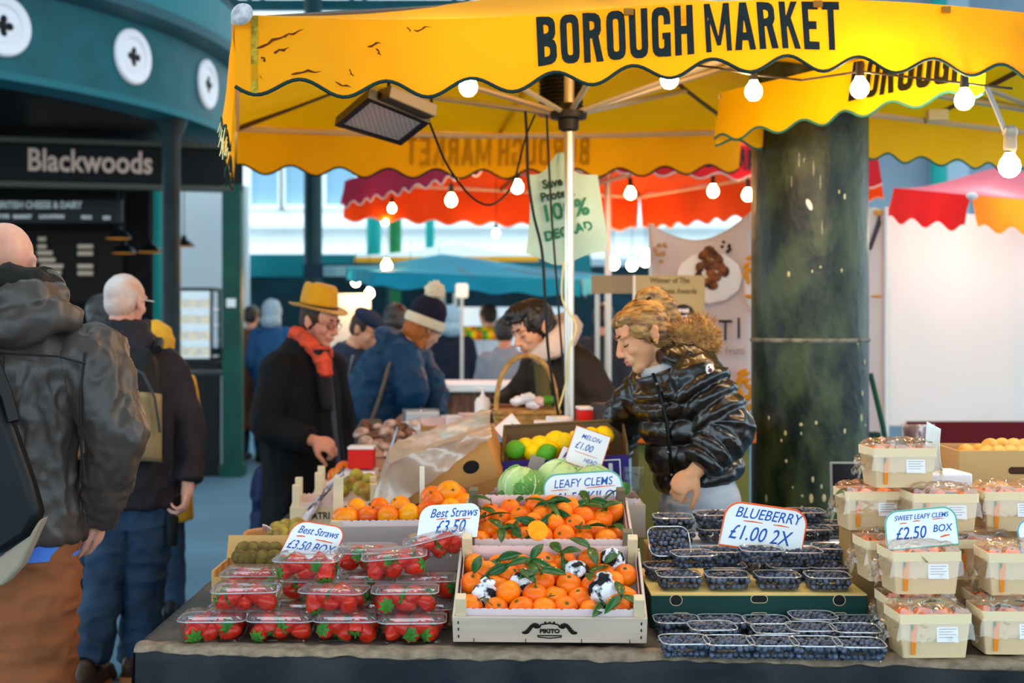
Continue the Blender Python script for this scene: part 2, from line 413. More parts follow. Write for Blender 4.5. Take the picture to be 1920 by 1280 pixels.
for px, py, w_ in ((79,448,14),(79,462,16),(84,474,28),(87,487,32),(97,499,42),(95,511,40),(160,462,28),(160,475,28),(160,499,28),(160,512,28)):
    obj('price_strip', MB().box(P(px, py, 14.45), (w_*14.45/F, .02, .045)), mat('strip_pale', 'd9bda4', .7), hb, smooth=False)
# green columns inside
for i, (px, d, wd, m) in enumerate(((262, 15.5, .22, m_green), (297, 17.5, .18, m_aqua))):
    p = P(px, 600, d); tag(obj('iron_column', MB().tube([(p.x, p.y, 0), (p.x, p.y, 3.4)], wd/2*1.05, 20), m),
        ('bright green round column behind the shop pendant lamps', 'aqua green column beside the grey head of the queueing man')[i], 'column')
# pendant lamps
for i, (px, py, d) in enumerate(((222, 440, 12.6), (232, 468, 13.4), (281, 466, 13.0), (345, 456, 14.5))):
    p = P(px, py, d)
    t = thing('pendant_lamp', ('black enamel pendant lamp nearest the price board', 'black pendant lamp hanging lowest over the queueing man', 'black pendant lamp in front of the green column', 'small black pendant lamp past the dark column')[i], 'lamp', p, 'pendant lamps in the cheese shop')
    sh = MB(); sh.lathe([(.025,.09),(.03,.05),(.08,.02),(.125,-.03),(.128,-.035)], 24, p)
    obj('shade', sh, mat('lamp_black', '121415', .3), t, solid=.004)
    obj('inner_shade', MB().lathe([(.02,.04),(.07,.012),(.118,-.033)], 24, p+V((0,0,-.006))), mat('lamp_gold', 'c9852c', .4, emit=.25), t)
    obj('cord', MB().tube([p+V((0,0,.09)), (p.x, p.y, 3.38)], .006, 5), m_black, t)
# pastry cabinet and dark counter
cb = thing('display_cabinet', 'glazed chiller cabinet of yellow cheeses behind the iron column', 'cabinet', P(365, 890, 13.6))
c = P(366, 610, 13.8); c.z = 0
b = MB()
for x in (-.22,.22): b.box(c+V((x,-.2,1.5)), (.03,.03,.75)); b.box(c+V((x,.2,1.5)), (.03,.03,.75))
for z in (1.13, 1.88): b.box(c+V((0,0,z)), (.47,.43,.03))
obj('frame', b, m_black, cb, smooth=False)
obj('plinth', MB().box(c+V((.03,0,.55)), (.56,.5,1.1)), mat('counter_black', '0d1012', .5), cb, smooth=False)
for k in range(4):
    z = 1.16+k*.17
    obj('shelf', MB().box(c+V((0,0,z)), (.43,.4,.02)), m_white, cb, smooth=False)
    for j in range(3): 
        tag(obj('round_cheese', MB().lathe([(0,0),(.062,0),(.066,.01),(.066,.08),(.06,.095),(0,.095)], 18, c+V((-.14+j*.14,-.08,z+.01))), mat('cheese_yellow', 'e0b23a', .5, var=.2, vs=20)),
            'yellow cheese on the %s shelf of the cabinet, %s along' % (('bottom','second','third','top')[k], ('first','middle','last')[j]), 'cheese', 'cheeses in the chiller cabinet')
obj('glass_front', MB().box(c+V((0,-.215,1.5)), (.43,.008,.72)), mat('cab_glass', 'ffffff', .03, clear=.92), cb, smooth=False)
ct = thing('shop_counter', 'black shop counter front beside the green corner post', 'counter', P(385, 890, 12.9))
c = P(388, 600, 12.95); c.z = 0
obj('counter_body', MB().box(c+V((0,0,.5)), (.42,.5,1.0)), mat('counter_black2', '0a0c0d', .5), ct, smooth=False, bev=.01)
obj('counter_top', MB().box(c+V((0,0,1.02)), (.46,.54,.04)), mat('counter_top', '23282b', .3), ct, smooth=False)
obj('edge_strip', MB().box(c+V((.215,-.252,.5)), (.03,.01,1.0)), mat('steel_pale', 'a9b8c2', .4), ct, smooth=False)
# pale end wall seen past the column
tag(obj('white_partition', MB().box(P(385, 500, 19), (1.3, .1, 1.2*2)), m_white, smooth=False), 'plain white partition wall beyond the chiller cabinet', 'partition')
# teal columns of the hall behind
for i, (px, d, w_, m) in enumerate(((587, 17, .25, m_dteal), (701, 21, .25, m_aqua), (741, 19.5, .2, m_green), (806, 22, .16, m_aqua), (1760, 15.4, .2, m_aqua))):
    p = P(px, 600, d); b = MB(); r = w_/2
    b.lathe([(r*1.6,0),(r*1.6,.3),(r*1.1,.35),(r,.6),(r*.95,6.2),(r*1.4,6.4)], 20, (p.x, p.y, 0))
    tag(obj('hall_column', b, m), ('thick dark teal hall column above the yellow hat', 'aqua hall column by the tip of the maroon canopy', 'green hall column under the small bulbs', 'thin aqua column over the teal umbrella', 'aqua column past the white tent wall')[i], 'column', 'hall columns')
# fascia of the far shops
b = MB(); b.box((-2.6, 19.6, 2.38), (7.6, .3, .34)); struct(obj('trim_6', b, mat('teal_fascia', '0f7f88', .5), smooth=False))
b = MB(); b.box((-2.3, 20.2, 1.2), (9, .2, 2.4)); struct(obj('wall_far', b, mat('far_dark_teal', '0c3640', .6, var=.3, vs=1.2), smooth=False))
# ---------------------------------------------------------------- market umbrellas
m_yel = mat('yellow_canvas', 'ffac00', .65, transl=.42, var=.06, vs=3)
m_yel2 = mat('bright_yellow_canvas', 'ffc400', .65, transl=.42, var=.04, vs=3)
m_bind = mat('dark_green_binding', '0b2f2b', .6)
m_ink = mat('canvas_ink', '14201f', .7, var=.25, vs=30)
m_steel = mat('galvanised_tube', 'c9c2b4', .35, metal=.5)
m_cable = mat('cable_black', '121212', .5)
m_bulb = mat('bulb_lit', 'ffd9a0', .3, emit=170)
m_bulbw = mat('bulb_warm_lit', 'ffc680', .3, emit=90)
def canopy(t, C, apex, m, vh, sides, lam=.25, amp=.024, mbind=m_bind, sag=.0, sagf=None, flare=.03, mval=None, rib=True, hub=None, rail_sides=None, phase=.3):
    ctr = sum((c for c in C), V())/4
    rails = {}
    def edge(i, s):
        a, b_ = C[i], C[(i+1) % 4]
        z = sagf(i, s) if sagf else -sag*4*s*(1-s)
        return a.lerp(b_, s)+V((0,0,z))
    b = MB()
    for i in range(4):
        def fn(u, v, i=i):
            e = edge(i, u); p = e.lerp(apex, v); p.z -= .05*math.sin(PI*v)*(1-v)
            return p
        b.grid(fn, 24, 10)
    bm_roof = obj('canvas_roof', b, m, t)
    for i in sides:
        a, c = C[i], C[(i+1) % 4]; L = (c-a).length; d = (c-a).normalized(); out = V((d.y, -d.x, 0))
        if out.dot((a+c)/2-ctr) < 0: out = -out
        n = max(24, int(L/lam*14))
        h = vh[i] if isinstance(vh, (list, tuple)) else vh
        def drop(s, v, i=i, L=L, out=out, h=h):
            e = edge(i, s)
            bot = h + amp*math.cos(2*PI*(s*L/lam+phase))
            w_ = .012*math.sin(s*L*9+i)*v + .008*noise.noise(V((s*L*4, v*2, i*7)))
            return e + V((0,0,-bot*v)) + out*(flare*v+w_)
        g = MB().grid(lambda u, v: drop(u, v), n, 6)
        va = obj('valance', g, mval[i] if mval else m, t)
        if mbind: obj('binding', MB().tube([drop(k/n, 1.0) for k in range(n+1)], .0055, 6), mbind, va)
        rails[i] = drop
    if rib:
        hubp = hub or apex-V((0,0,.5)); rb = []
        for k in range(8):
            e = C[k//2] if k % 2 == 0 else (C[k//2]+C[(k//2+1) % 4])/2
            q = e+V((0,0,-.02)); ap = apex-V((0,0,.05)); mid = ap.lerp(q, .62)
            obj('rib', MB().tube([ap, q], .013, 6), mat('rib_dark', '5e4c3c', .5), t)
            obj('strut', MB().tube([hubp, mid], .012, 6), m_steel, t)
        obj('hub', MB().lathe([(.02,-.07),(.042,-.06),(.045,-.02),(.075,-.015),(.078,.012),(.05,.02),(.03,.05)], 18, hubp), mat('hub_black', '222120', .5), t)
    for i in (rail_sides if rail_sides is not None else range(4)):
        obj('rail', MB().tube([edge(i, k/12)+V((0,0,-.018)) for k in range(13)], .014, 6), mat('rail_cream', 'e6cfae', .5), t)
    return edge, rails
def valance_text(par, s, drop, L, s0, h, base, m, off=.004, width=None, nm='lettering'):
    """block letters laid on the hanging cloth; s0 = centre (metres along the edge), base = drop of the baseline below the rail"""
    polys, W = block_text(s, h)
    k = width/W if width else 1
    b = MB()
    for p in polys:
        vv = []
        for u, v in p:
            q = (s0+u*k)/L; p0 = drop(q, 0); a = drop(q, .999)-p0; bot = a.length
            dd = drop(q+.003, 0)-drop(q-.003, 0)
            vv.append(p0 + a*((base-v)/bot) + dd.cross(a).normalized()*off)
        b.add(vv, [tuple(range(len(vv)))])
    return obj(nm, b, m, par, smooth=False, fix=False)
# --- the yellow umbrella over the fruit table
e1 = V((.978, .209, 0)); Cf = V((.527, 3.95, 0)); Cb = V((-.064, 6.72, 0))
Y = [Cf-e1*1.35+V((0,0,2.425)), Cf+e1*1.35+V((0,0,2.55)), Cb+e1*1.35+V((0,0,2.60)), Cb-e1*1.35+V((0,0,2.53))]
apx = V((.238, 5.33, 2.93))
yu = thing('market_umbrella', 'big yellow market umbrella lettered Borough Market over the fruit table, stained at one corner', 'umbrella', (.238, 5.33, 0))
def ysag(i, s):
    if i == 0: return .1*s*(1-s)*4*(s-.32)*1.6 if s < .32 else .055*math.sin(PI*(s-.32)/.68)
    return -.03*math.sin(PI*s)
edge, rails = canopy(yu, Y, apx, m_yel, [.208, .2, .215, .30], (0, 2, 3), sagf=ysag, hub=P(1066, 216, 5.33), rail_sides=(2, 3), phase=.77)
valance_text(yu, 'BOROUGH MARKET', rails[0], 2.7, 1.375, .157, .166, m_ink, off=-.005, width=.985)
valance_text(yu, 'BOROUGH MARKET', rails[2], 2.7, 1.35, .15, .175, m_ink, off=-.008, width=.985)
# stains and scuffs on the front cloth
st = random.Random(5)
def on_front(u, h): p0 = rails[0](u/2.7, 0); a = rails[0](u/2.7, .999)-p0; return p0+a.normalized()*h
for u, h, L_, a, w_ in ((.10,.075,.10,-.5,.006),(.16,.05,.07,-.45,.004),(.13,.10,.05,-.5,.006),(.40,.075,.04,-.2,.005),(.41,.10,.03,1.3,.004),(.2,.165,.09,-.15,.005),(.33,.16,.03,1.1,.003),(.31,.2,.05,.4,.004),(.07,.18,.03,.9,.003),(.08,.13,.02,1.2,.005),(.5,.03,.02,1.2,.003),(.54,.028,.05,-.3,.004)):
    pts = []
    for k in range(6):
        t_ = k/5-.5; pts.append(on_front(u+L_*t_*math.cos(a)+st.uniform(-.004,.004), h+L_*t_*math.sin(a)*.9+st.uniform(-.004,.004)) + V((0,-.002,0)))
    b = MB(); b.tube(pts, [w_*.3, w_*.7, w_*.5, w_*.8, w_*.4, w_*.1], 5)
    obj('stain', b, mat('stain_brown', '6b3208', .8), yu)
b = MB(); b.grid(lambda u, v: on_front(.045+.02*u, .235*v)+V((0,-.0035,0)), 2, 8)
obj('corner_webbing', b, mat('webbing', 'b08a20', .8, var=.4, vs=60), yu)
c = Y[0]+V((.025,-.03,-.005)); x_, y_, z_ = basis((-.25,-1,.25), (0,0,1))
obj('corner_boss', MB().lathe([(0,.012),(.018,.011),(.03,.006),(.034,-.002),(.03,-.008)], 22, c, axes(x_, y_, z_)), mat('boss_grey', 'b9b2b4', .5, var=.35, vs=35), yu)
for s in (.435, .665, .83):
    p = edge(0, s)+V((0,-.012,-.018)); obj('clip', MB().box(p, (.03,.012,.022)), mat('clip_tan', 'a8690f', .5), yu, smooth=False, bev=.003)
# frayed edge threads along the shaded side
b = MB()
for k in range(26):
    s = 1-.25*k/26; p = rails[3](s, 1.0); b.tube([p, p+V((st.uniform(-.02,.0), st.uniform(-.02,.02), -st.uniform(.02,.06)))], .0012, 4)
obj('frayed_thread', b, mat('thread_pale', 'e9dc9a', .8), yu)
obj('pole', MB().tube([(.238, 5.33, .02), (.238, 5.33, 2.9)], .0205, 18), mat('pole_alu', 'cfc8bb', .3, metal=.65), yu)
obj('foot_plate', MB().lathe([(0,0),(.16,0),(.16,.03),(.05,.05),(.04,.3),(0,.3)], 24, (.238, 5.33, 0)), m_black, yu)
# --- second yellow umbrella tucked under it at the right
q0 = V((.87, 5.35, 2.5)); d1 = V((.51,-.86,0)); d2 = V((.86,.51,0))
Q = [q0, q0+d1*1.35, q0+d1*1.35+d2*2.45, q0+d2*2.45]
y2 = thing('market_umbrella', 'second yellow umbrella, lower, overlapping before the pillar top, with Borough lettering', 'umbrella', (2.55, 4.9, 0))
a2 = (Q[0]+Q[2])/2; a2.z = 2.72
ed2, rl2 = canopy(y2, Q, a2, m_yel2, .2, (0, 3), lam=.23, amp=.018, rail_sides=(3,), hub=a2-V((0,0,.3)), mbind=mat('grey_green_binding', '2f6a5c', .6))
valance_text(y2, 'BOROUGH', rl2[0], 1.35, 1.02, .15, .155, mat('faded_ink', '16180c', .9, spec=.05), off=-.005, width=.52)
obj('pole', MB().tube([(a2.x, a2.y, 0), (a2.x, a2.y, 2.68)], .02, 14), m_steel, y2)
obj('junction_box', MB().box(P(1757, 216, 5.6), (.09,.05,.05)), mat('plastic_cream', 'ead9a6', .4), y2, bev=.006, smooth=False)
# --- red umbrellas
m_red = mat('maroon_canvas', '8e1230', .7, transl=.2, var=.1, vs=3)
m_redlit = mat('bulb_lit_red_canvas', 'f24a10', .7, transl=.35, var=.12, vs=2.2)  # red canvas seen from inside, the bulbs' light put into its colour
A = V((-1.33, 10.2, 2.66)); B_ = V((0.0, 7.45, 2.66)); C_ = V((2.46, 8.6, 2.66)); D_ = A+C_-B_
ru = thing('market_umbrella', 'maroon umbrella painted bulb-lit orange inside, behind the hanging carrier bag', 'umbrella', (.56, 9.4, 0))
ra = (A+C_)/2; ra.z = 3.15
edr, rlr = canopy(ru, [A, B_, C_, D_], ra, m_redlit, [.21, .21, .3, .3], (0, 1, 2, 3), lam=.27, amp=.02, flare=.04, mbind=mat('binding_pale', 'd9b4a4', .7), mval=[m_red, mat('red_canvas', 'b9141c', .7, transl=.2), m_redlit, m_redlit], hub=ra-V((0,0,.62)), rail_sides=(2,3))
valance_text(ru, 'BOROUGH MARKET', rlr[1], 2.71, 1.5, .14, .165, m_ink, off=-.006, width=.95)
obj('pole', MB().tube([P(1140, 600, 9.4).xy.to_3d(), V((P(1140,600,9.4).x, 9.4, 2.7))], .024, 14), m_steel, ru)
# --- red and orange umbrella over the white tent wall
m_or2 = mat('orange_canvas', 'ff8a1c', .7, transl=.3, var=.08, vs=3)
m_rd2 = mat('scarlet_canvas', 'd31a1c', .7, transl=.25, var=.1, vs=3)
c0 = P(1820, 366, 7.0); c1 = P(1676, 352, 7.6); c3 = P(2200, 395, 7.5); c2 = c1+c3-c0
r2 = thing('market_umbrella', 'red and orange umbrella with pink top above the white tent wall', 'umbrella', ((c1.x+c3.x)/2, 8.1, 0))
ap = (c1+c3)/2; ap.z = c0.z+.28; ap.y = 8.0
edx, rlx = canopy(r2, [c1, c0, c3, c2], ap, mat('pink_red_canvas', 'f07f8d', .7, transl=.3), .185, (0, 1), lam=.2, amp=.022, mbind=None, mval=[m_rd2, m_or2], rib=False, flare=.05, rail_sides=())
lp = bpy.data.lights.new('tent_fill_light', 'POINT'); lp.energy = 9; lp.color = (1, .9, .78); lp.shadow_soft_size = .12  # unseen fill light added to brighten the white tent wall
lo = bpy.data.objects.new('tent_fill_light', lp); COL.objects.link(lo); lo.location = (2.75, 7.35, 2.12)
obj('corner_boss', MB().ell(c0+V((0,-.02,-.005)), (.032,.02,.022)), m_white, r2)
obj('pole', MB().tube([(ap.x, ap.y, 0), (ap.x, ap.y, ap.z)], .02, 12), m_steel, r2)
# --- far umbrellas
m_tl = mat('teal_canvas', '0f8aa6', .7, transl=.15, var=.06, vs=2)
tx = P(830, 478, 14)
tu = thing('market_umbrella', 'wide teal umbrella over the far meat stall beyond the navy coat', 'umbrella', (tx.x, 14.6, 0))
T = [P(700, 508, 12.6), P(1090, 524, 11.6), P(1150, 515, 15.5), P(650, 500, 15.5)]
canopy(tu, T, V((tx.x, 14, 1.55+(600-476)*14/F)), m_tl, .16, (0, 1, 3), lam=.5, amp=.015, mbind=mat('navy_bind', '0b2740', .7), flare=.01, hub=V((tx.x, 14, 2.0)), rail_sides=())
obj('pole', MB().tube([(tx.x, 14, 0), (tx.x, 14, 2.2)], .03, 10), m_steel, tu)
fx = P(850, 465, 18)
fu = thing('market_umbrella', 'far yellow and white umbrella just above the teal one', 'umbrella', (fx.x, 18.5, 0))
canopy(fu, [P(665, 482, 17.0), P(1010, 480, 17.0), P(1030, 478, 20), P(670, 478, 20)], V((fx.x, 18.6, 1.55+(600-458)*18.6/F)), mat('pale_canvas', 'dfe3df', .7, transl=.2), .07, (0,), lam=1.4, amp=.0, mbind=None, mval=[mat('amber_canvas', 'e9a60f', .7)]*4, rib=False, rail_sides=())
obj('pole', MB().tube([(fx.x, 18.6, 0), (fx.x, 18.6, 2.6)], .03, 10), m_steel, fu)
nx = P(640, 505, 16.2)
nu_ = thing('stall_awning', 'dark navy stall awning with a pale name panel behind the flat cap', 'awning', (nx.x, 16.3, 0))
obj('fascia', MB().box(P(650, 508, 16.2), (1.08, .1, .18)), mat('navy_canvas', '0d2c3f', .7), nu_, smooth=False)
obj('name_panel', MB().box(P(638, 508, 16.13), (.43, .03, .13)), mat('pale_panel', '5d8da3', .7, var=.3, vs=30), nu_, smooth=False)
for px in (572, 728): q = P(px, 600, 16.2); obj('post', MB().tube([(q.x, 16.25, 0), (q.x, 16.25, 2.15)], .025, 8), m_dteal, nu_)
# ---------------------------------------------------------------- bulbs
def bulb(p, label, r=.031, m=m_bulb, sock=True, group='string of lit bulbs'):
    t = thing('light_bulb', label, 'bulb', p, group)
    obj('globe', MB().lathe([(0,-r*1.05),(r*.5,-r*.92),(r*.88,-r*.5),(r,0),(r*.85,r*.55),(r*.5,r*1.05),(r*.42,r*1.3),(0,r*1.32)], 18, p), m, t)
    if sock: obj('socket', MB().lathe([(0,r*2.9),(r*.38,r*2.85),(r*.45,r*1.9),(r*.5,r*1.25),(0,r*1.2)], 12, p), mat('socket_black', '1c1c1c', .5), t)
    return t
fb = [(878,163,4.22),(1255,149,4.35),(1413,172,4.5),(1612,166,4.22),(1808,188,4.12)]
for i, (x, y, d) in enumerate(fb):
    bulb(P(x, y, d), 'lit bulb %s under the front yellow valance' % ('beside the flood lamp','just right of the pole','over the pillar','above the pillar edge, over Borough','farthest right')[i])
bulb(P(1893, 312, 4.0), 'lit bulb hanging low on a grey cable at the right edge', .034)
t = thing('bulb_cable', 'black festoon cable running along the yellow valance between bulbs', 'cable', P(1255, 120, 4.0))
pts = [P(800,150,4.2)]
for x, y, d in fb: pts += [P(x, y-32, d), P(x+90, y-22, d)]
obj('cord', MB().tube(pts, .004, 6), m_cable, t)
g = thing('pendant_cable', 'pale grey cable and brass socket holding the low hanging bulb', 'cable', P(1880, 250, 4.0))
obj('cord', MB().tube([P(1850,165,4.0), P(1868,205,4.0), P(1886,250,4.0), P(1893,272,4.0)], .0085, 8), mat('cable_grey', '9a938f', .5), g)
obj('collar', MB().lathe([(.012,.055),(.02,.05),(.024,.03),(.019,.02),(.021,-.015),(.016,-.03)], 14, P(1894,268,4.0)+V((0,0,-.0))), mat('brass_grey', '8d8274', .35, metal=.6), g)
bk = [(846,376,7.9),(735,391,9.6),(970,351,7.6),(1182,363,8.6),(1337,359,8.3),(1402,366,8.2),(722,415,10.4),(930,438,10.5),(1555,392,9.4)]
for i, (x, y, d) in enumerate(bk):
    bulb(P(x, y, d), 'small bulb glowing ' + ('in the lit orange inside above the cable loop','at the maroon canopy tip','beside the carrier bag edge','in the lit orange inside right of the carrier bag','under the lit orange inside near the banner','against the pillar edge','below the maroon canopy tip','on a drop cord over the teal umbrella','behind the pillar')[i], .036 if d < 9 else .03, m_bulbw, True, 'bulbs of the red umbrella')
for o in [o for o in SC.objects if o.get('group') == 'bulbs of the red umbrella']: obj('drop_cord', MB().tube([o.location, V((o.location.x, o.location.y, 2.85))], .003, 4), m_cable, o)
fr = [(1150,494,11),(1185,497,12.5),(1210,489,12),(1228,500,11),(1215,480,12.8),(667,528,15),(693,550,15),(770,525,14),(823,524,14),(725,498,13)]
for i, (x, y, d) in enumerate(fr):
    far_bulb = bulb(P(x, y, d), 'tiny far light ' + ('first in the cluster right of the pole','second in the cluster right of the pole','third in the cluster, set higher','fourth in the cluster over the banner','topmost of the cluster right of the pole','beside the yellow hat','over the white table behind the flat cap','above the bobble hat','right of the bobble hat','on the teal umbrella edge')[i], .05, m_bulbw, False, 'far stall lights'); obj('drop_cord', MB().tube([P(x, y, d), V((P(x, y, d).x, d, 2.42 if d < 12.4 or d > 12.9 else 7.54))], .003, 4), m_cable, far_bulb)
# ---------------------------------------------------------------- flood lamp, heater, cables
fl = thing('flood_lamp', 'black flood lamp with frosted glass clipped under the yellow umbrella', 'lamp', P(715, 225, 4.7))
qs = [P(627,236,4.78), P(752,273,4.9), P(806,231,4.55), P(690,183,4.4)]
ctr = sum(qs, V())/4; nz = (qs[1]-qs[0]).cross(qs[3]-qs[0]).normalized()
if nz.z > 0: nz = -nz        # faces down towards the fruit
b = MB()
for i in range(4):
    a, c = qs[i], qs[(i+1) % 4]; ai, ci = a.lerp(ctr, .17), c.lerp(ctr, .17)
    b.add([a, c, ci, ai, a-nz*.035, c-nz*.035, ci-nz*.01, ai-nz*.01], [(0,1,2,3),(4,5,1,0),(7,6,5,4),(3,2,6,7)])
b.add([p-nz*.035 for p in qs], [(0,1,2,3)])
obj('frame', b, mat('lamp_frame', '1b1a1c', .4), fl, smooth=False)
g_ = [p.lerp(ctr, .15)-nz*.006 for p in qs]
obj('glass', MB().add(g_, [(0,1,2,3)]), mat('frosted_glass', 'e9dcd2', .25, var=.12, vs=18, kind='wave', stretch=(1,.2,.2)), fl, smooth=False)
b = MB(); 
for s in (0, 1): b.tube([qs[3-s*1 if s else 3].lerp(qs[2], .3 if not s else .0)-nz*.03, qs[3].lerp(qs[2], .3 if not s else 1)-nz*.03+V((0,.02,.1))], .006, 6)
b.tube([qs[3].lerp(qs[2], .3)-nz*.03+V((0,.02,.1)), qs[2]-nz*.03+V((0,.02,.1))], .006, 6)
b.tube([qs[3].lerp(qs[2], .65)-nz*.03+V((0,.02,.1)), qs[3].lerp(qs[2], .65)+V((0,.06,.26))], .006, 6)
obj('bracket', b, m_black, fl)
obj('driver_box', MB().box(qs[3].lerp(qs[2], .6)-nz*.035+V((0,-.01,.0)), (.2,.09,.045), axes(*( (qs[2]-qs[3]).normalized(), nz.cross((qs[2]-qs[3]).normalized()).normalized(), nz))), mat('driver_grey', '575048', .4), fl, smooth=False, bev=.005)
ht = thing('patio_heater', 'black ribbed heater with red rims hung behind the pole top', 'heater', P(1055, 165, 5.75))
c = P(1052, 170, 5.75)
b = MB()
for k in range(9): b.lathe([(.075,-.006),(.1,-.003),(.1,.003),(.075,.006)], 18, c+V((0,0,-.07+k*.018)))
b.lathe([(.08,-.085),(.08,.085)], 18, c, cap=True); obj('ribbed_body', b, mat('heater_black', '17140f', .5), ht)
for z in (-.1, .1): obj('rim', MB().lathe([(.02,z+.012),(.1,z+.012),(.118,z),(.1,z-.012),(.02,z-.012)], 20, c), mat('heater_red', 'cf3a1c', .4), ht)
obj('hanger', MB().tube([c+V((0,0,.1)), c+V((0,-.05,.6))], .006, 6), m_black, ht)
def cable(label, pts, r=.0045, m=m_cable):
    # smooth curve through the points
    q = []
    for i in range(len(pts)-1):
        p0, p1, p2, p3 = pts[max(i-1,0)], pts[i], pts[i+1], pts[min(i+2, len(pts)-1)]
        for k in range(8):
            u = k/8; q.append(.5*((2*p1)+(p2-p0)*u+(2*p0-5*p1+4*p2-p3)*u*u+(3*p1-p0-3*p2+p3)*u**3))
    q.append(pts[-1])
    o = obj('power_cable', MB().tube(q, r, 6), m, None)
    return tag(o, label, 'cable')
cable('black cable looping from the flood lamp across the orange canopy to the pole', [P(806,231,4.76), P(838,308,4.9), P(880,365,5.0), P(915,384,5.1), P(945,368,5.15), P(965,335,5.2), P(985,260,5.25), P(1003,215,5.3)])
cable('black cable dropping from a rib down before the bent young man to the table', [P(985,208,5.2), P(988,260,5.2), P(990,330,5.2), P(1000,400,5.2), P(1016,470,5.2), P(1022,560,5.2), P(1028,660,5.2), P(1040,740,5.2), P(1052,805,5.2)], .006)
cable('thin black cable hanging closest beside the aluminium pole', [P(1025,215,5.25), P(1029,300,5.25), P(1034,400,5.25), P(1040,480,5.25), P(1046,560,5.25), P(1052,640,5.25), P(1057,720,5.25)], .0045)
cable('pale string wound around the aluminium pole', [P(1057,490,5.28), P(1054,560,5.29), P(1080,610,5.28), P(1066,660,5.26), P(1060,720,5.28), P(1046,770,5.25)], .004, mat('string_pale', 'd8c98a', .7))
# carrier bag hung on the pole
m_bag = mat('bag_film', 'd2ede0', .4, transl=.4, var=.05, vs=6)
cb_ = thing('carrier_bag', 'white and green degradable carrier bag printed Save hung on the pole', 'bag', P(1062, 290, 5.36))
W0 = [(988,330),(1040,283),(1078,300),(1130,330)]
def bagf(u, v):
    x0 = 990-5*v+6*math.sin(3*v); x1 = 1122+22*v-(8 if v > .9 else 0)
    top = 325-42*math.exp(-((u-.45)/.16)**2); bot = 470+26*math.exp(-((u-.42)/.3)**2)
    px = x0+(x1-x0)*u; py = top+(bot-top)*v
    return px, py
def bf(side):
    def fn(u, v):
        px, py = bagf(u, v); bul = math.sin(PI*min(1, max(0, u)))*math.sin(PI*min(1, v*.9+.08))
        p = P(px, py, 5.40)
        p.y += side*(.045*bul) + .012*noise.noise(V((u*5, v*4, side*3)))*bul*2 + .05
        return p
    return fn
b = MB().grid(bf(-1), 24, 24); b.grid(bf(1), 24, 24)
obj('bag_body', b, m_bag, cb_)
obj('handle_loop', MB().grid(lambda u, v: P(1041+15*u+7*v, 320-34*v, 5.43), 3, 6), m_bag, cb_, solid=.004)
0 and obj('handle_loop', MB().loft([[P(x, y, 5.42) for x, y in r] for r in (((1040,318),(1056,318),(1056,300),(1040,300)), ((1041,300),(1054,296),(1056,285),(1044,290)), ((1052,290),(1062,286),(1060,278),(1052,282)))]), mat('bag_mint', 'bfe3d2', .35, transl=.4), cb_, smooth=False)
def on_bag(txt, px, py, size, m, sx=.9, rot=.18):
    vs, fs = text_mesh(txt, size, .002, 0, sx, 3); b = MB(); vv = []
    for u, v in vs:
        x = px+(u*math.cos(rot)-v*math.sin(rot))*F/5.4; y = py-(u*math.sin(rot)+v*math.cos(rot))*F/5.4
        # find bag depth by projecting to the bag's u,v
        vv_ = min(1, max(0, (y-300)/180)); uu = min(1, max(0, (x-988)/138))
        p = P(x, y, 5.40); bul = math.sin(PI*uu)*math.sin(PI*min(1, vv_*.9+.08))
        p.y += -.045*bul-.012*abs(bul)*1.4+.05-.004; vv.append(p)
    b.add(vv, fs); obj('print', b, m, cb_, smooth=False, solid=.002)
gk = mat('bag_green_print', '1f7a5a', .6); kk = mat('bag_dark_print', '24443c', .6)
on_bag('Save', 1037, 350, .052, kk); on_bag('Protect', 1046, 372, .052, kk); on_bag('100%', 1062, 408, .1, gk, .95); on_bag('DEGRAD', 1068, 440, .055, gk, .95, .24)
# ---------------------------------------------------------------- people
def skin_mat(nm, c, c2=None): return mat('skin_'+nm, c, .5, var=.0, col2=c2, vs=9, bump=.06, bs=90, sheen=.1)
def head_frame(fwd, up):
    f = V(fwd).normalized(); u = (V(up)-f*f.dot(V(up))).normalized(); r = f.cross(u)
    return axes(r, f, u)
def head(b, C, M, s=1.0, female=False, chub=0, nk=None):
    q = lambda x, y, z: C + M @ (V((x, y, z))*s)
    def e(c, r, rot=None): b.ell(q(*c), [k*s for k in r], M @ rot if rot else M, 16, 10)
    e((0,-.014,.03), (.074,.096,.084)); e((0,.012,.035), (.07,.078,.07)); e((0,.03,-.02), (.060,.058,.082))
    jw = .046 if female else .052
    e((0,.032,-.062), (jw+chub,.05,.042)); e((0,.066,-.094), (.021 if female else .025,.02,.019)); e((0,.052,-.088), (.036+chub,.03,.024))
    b.tube([q(0,.083,.018), q(0,.098,-.008), q(0,.113 if not female else .107,-.03)], [.008*s,.0105*s,.0135*s], 12); e((0,.112 if not female else .106,-.03), (.0135,.0125,.0115))
    for k in (-1, 1):
        e((k*.012,.1,-.034), (.009,.011,.009)); e((k*.03,.074,.024), (.03,.017,.011), Matrix.Rotation(-k*.12, 3, 'Y'))
        e((k*.034,.062,-.026), (.024,.022,.024)); e((k*.031,.073,.001), (.0165,.0135,.0115))
        e((k*.075,-.012,-.006), (.0085,.016 if female else .02,.025 if female else .031), Matrix.Rotation(k*.35, 3, 'Z')); e((k*.08,-.02,.01), (.007,.013,.016), Matrix.Rotation(k*.5, 3, 'Z')); e((k*.076,-.008,-.03), (.006,.009,.012))
    e((0,.089,-.058), (.023,.011,.0062)); e((0,.087,-.0695), (.02,.011,.0075)); e((0,.08,-.055), (.03,.016,.022))
    if nk: b.limb([q(0,-.022,-.05), q(0,-.036,-.11), nk], [.05*s,.052*s,.062*s])
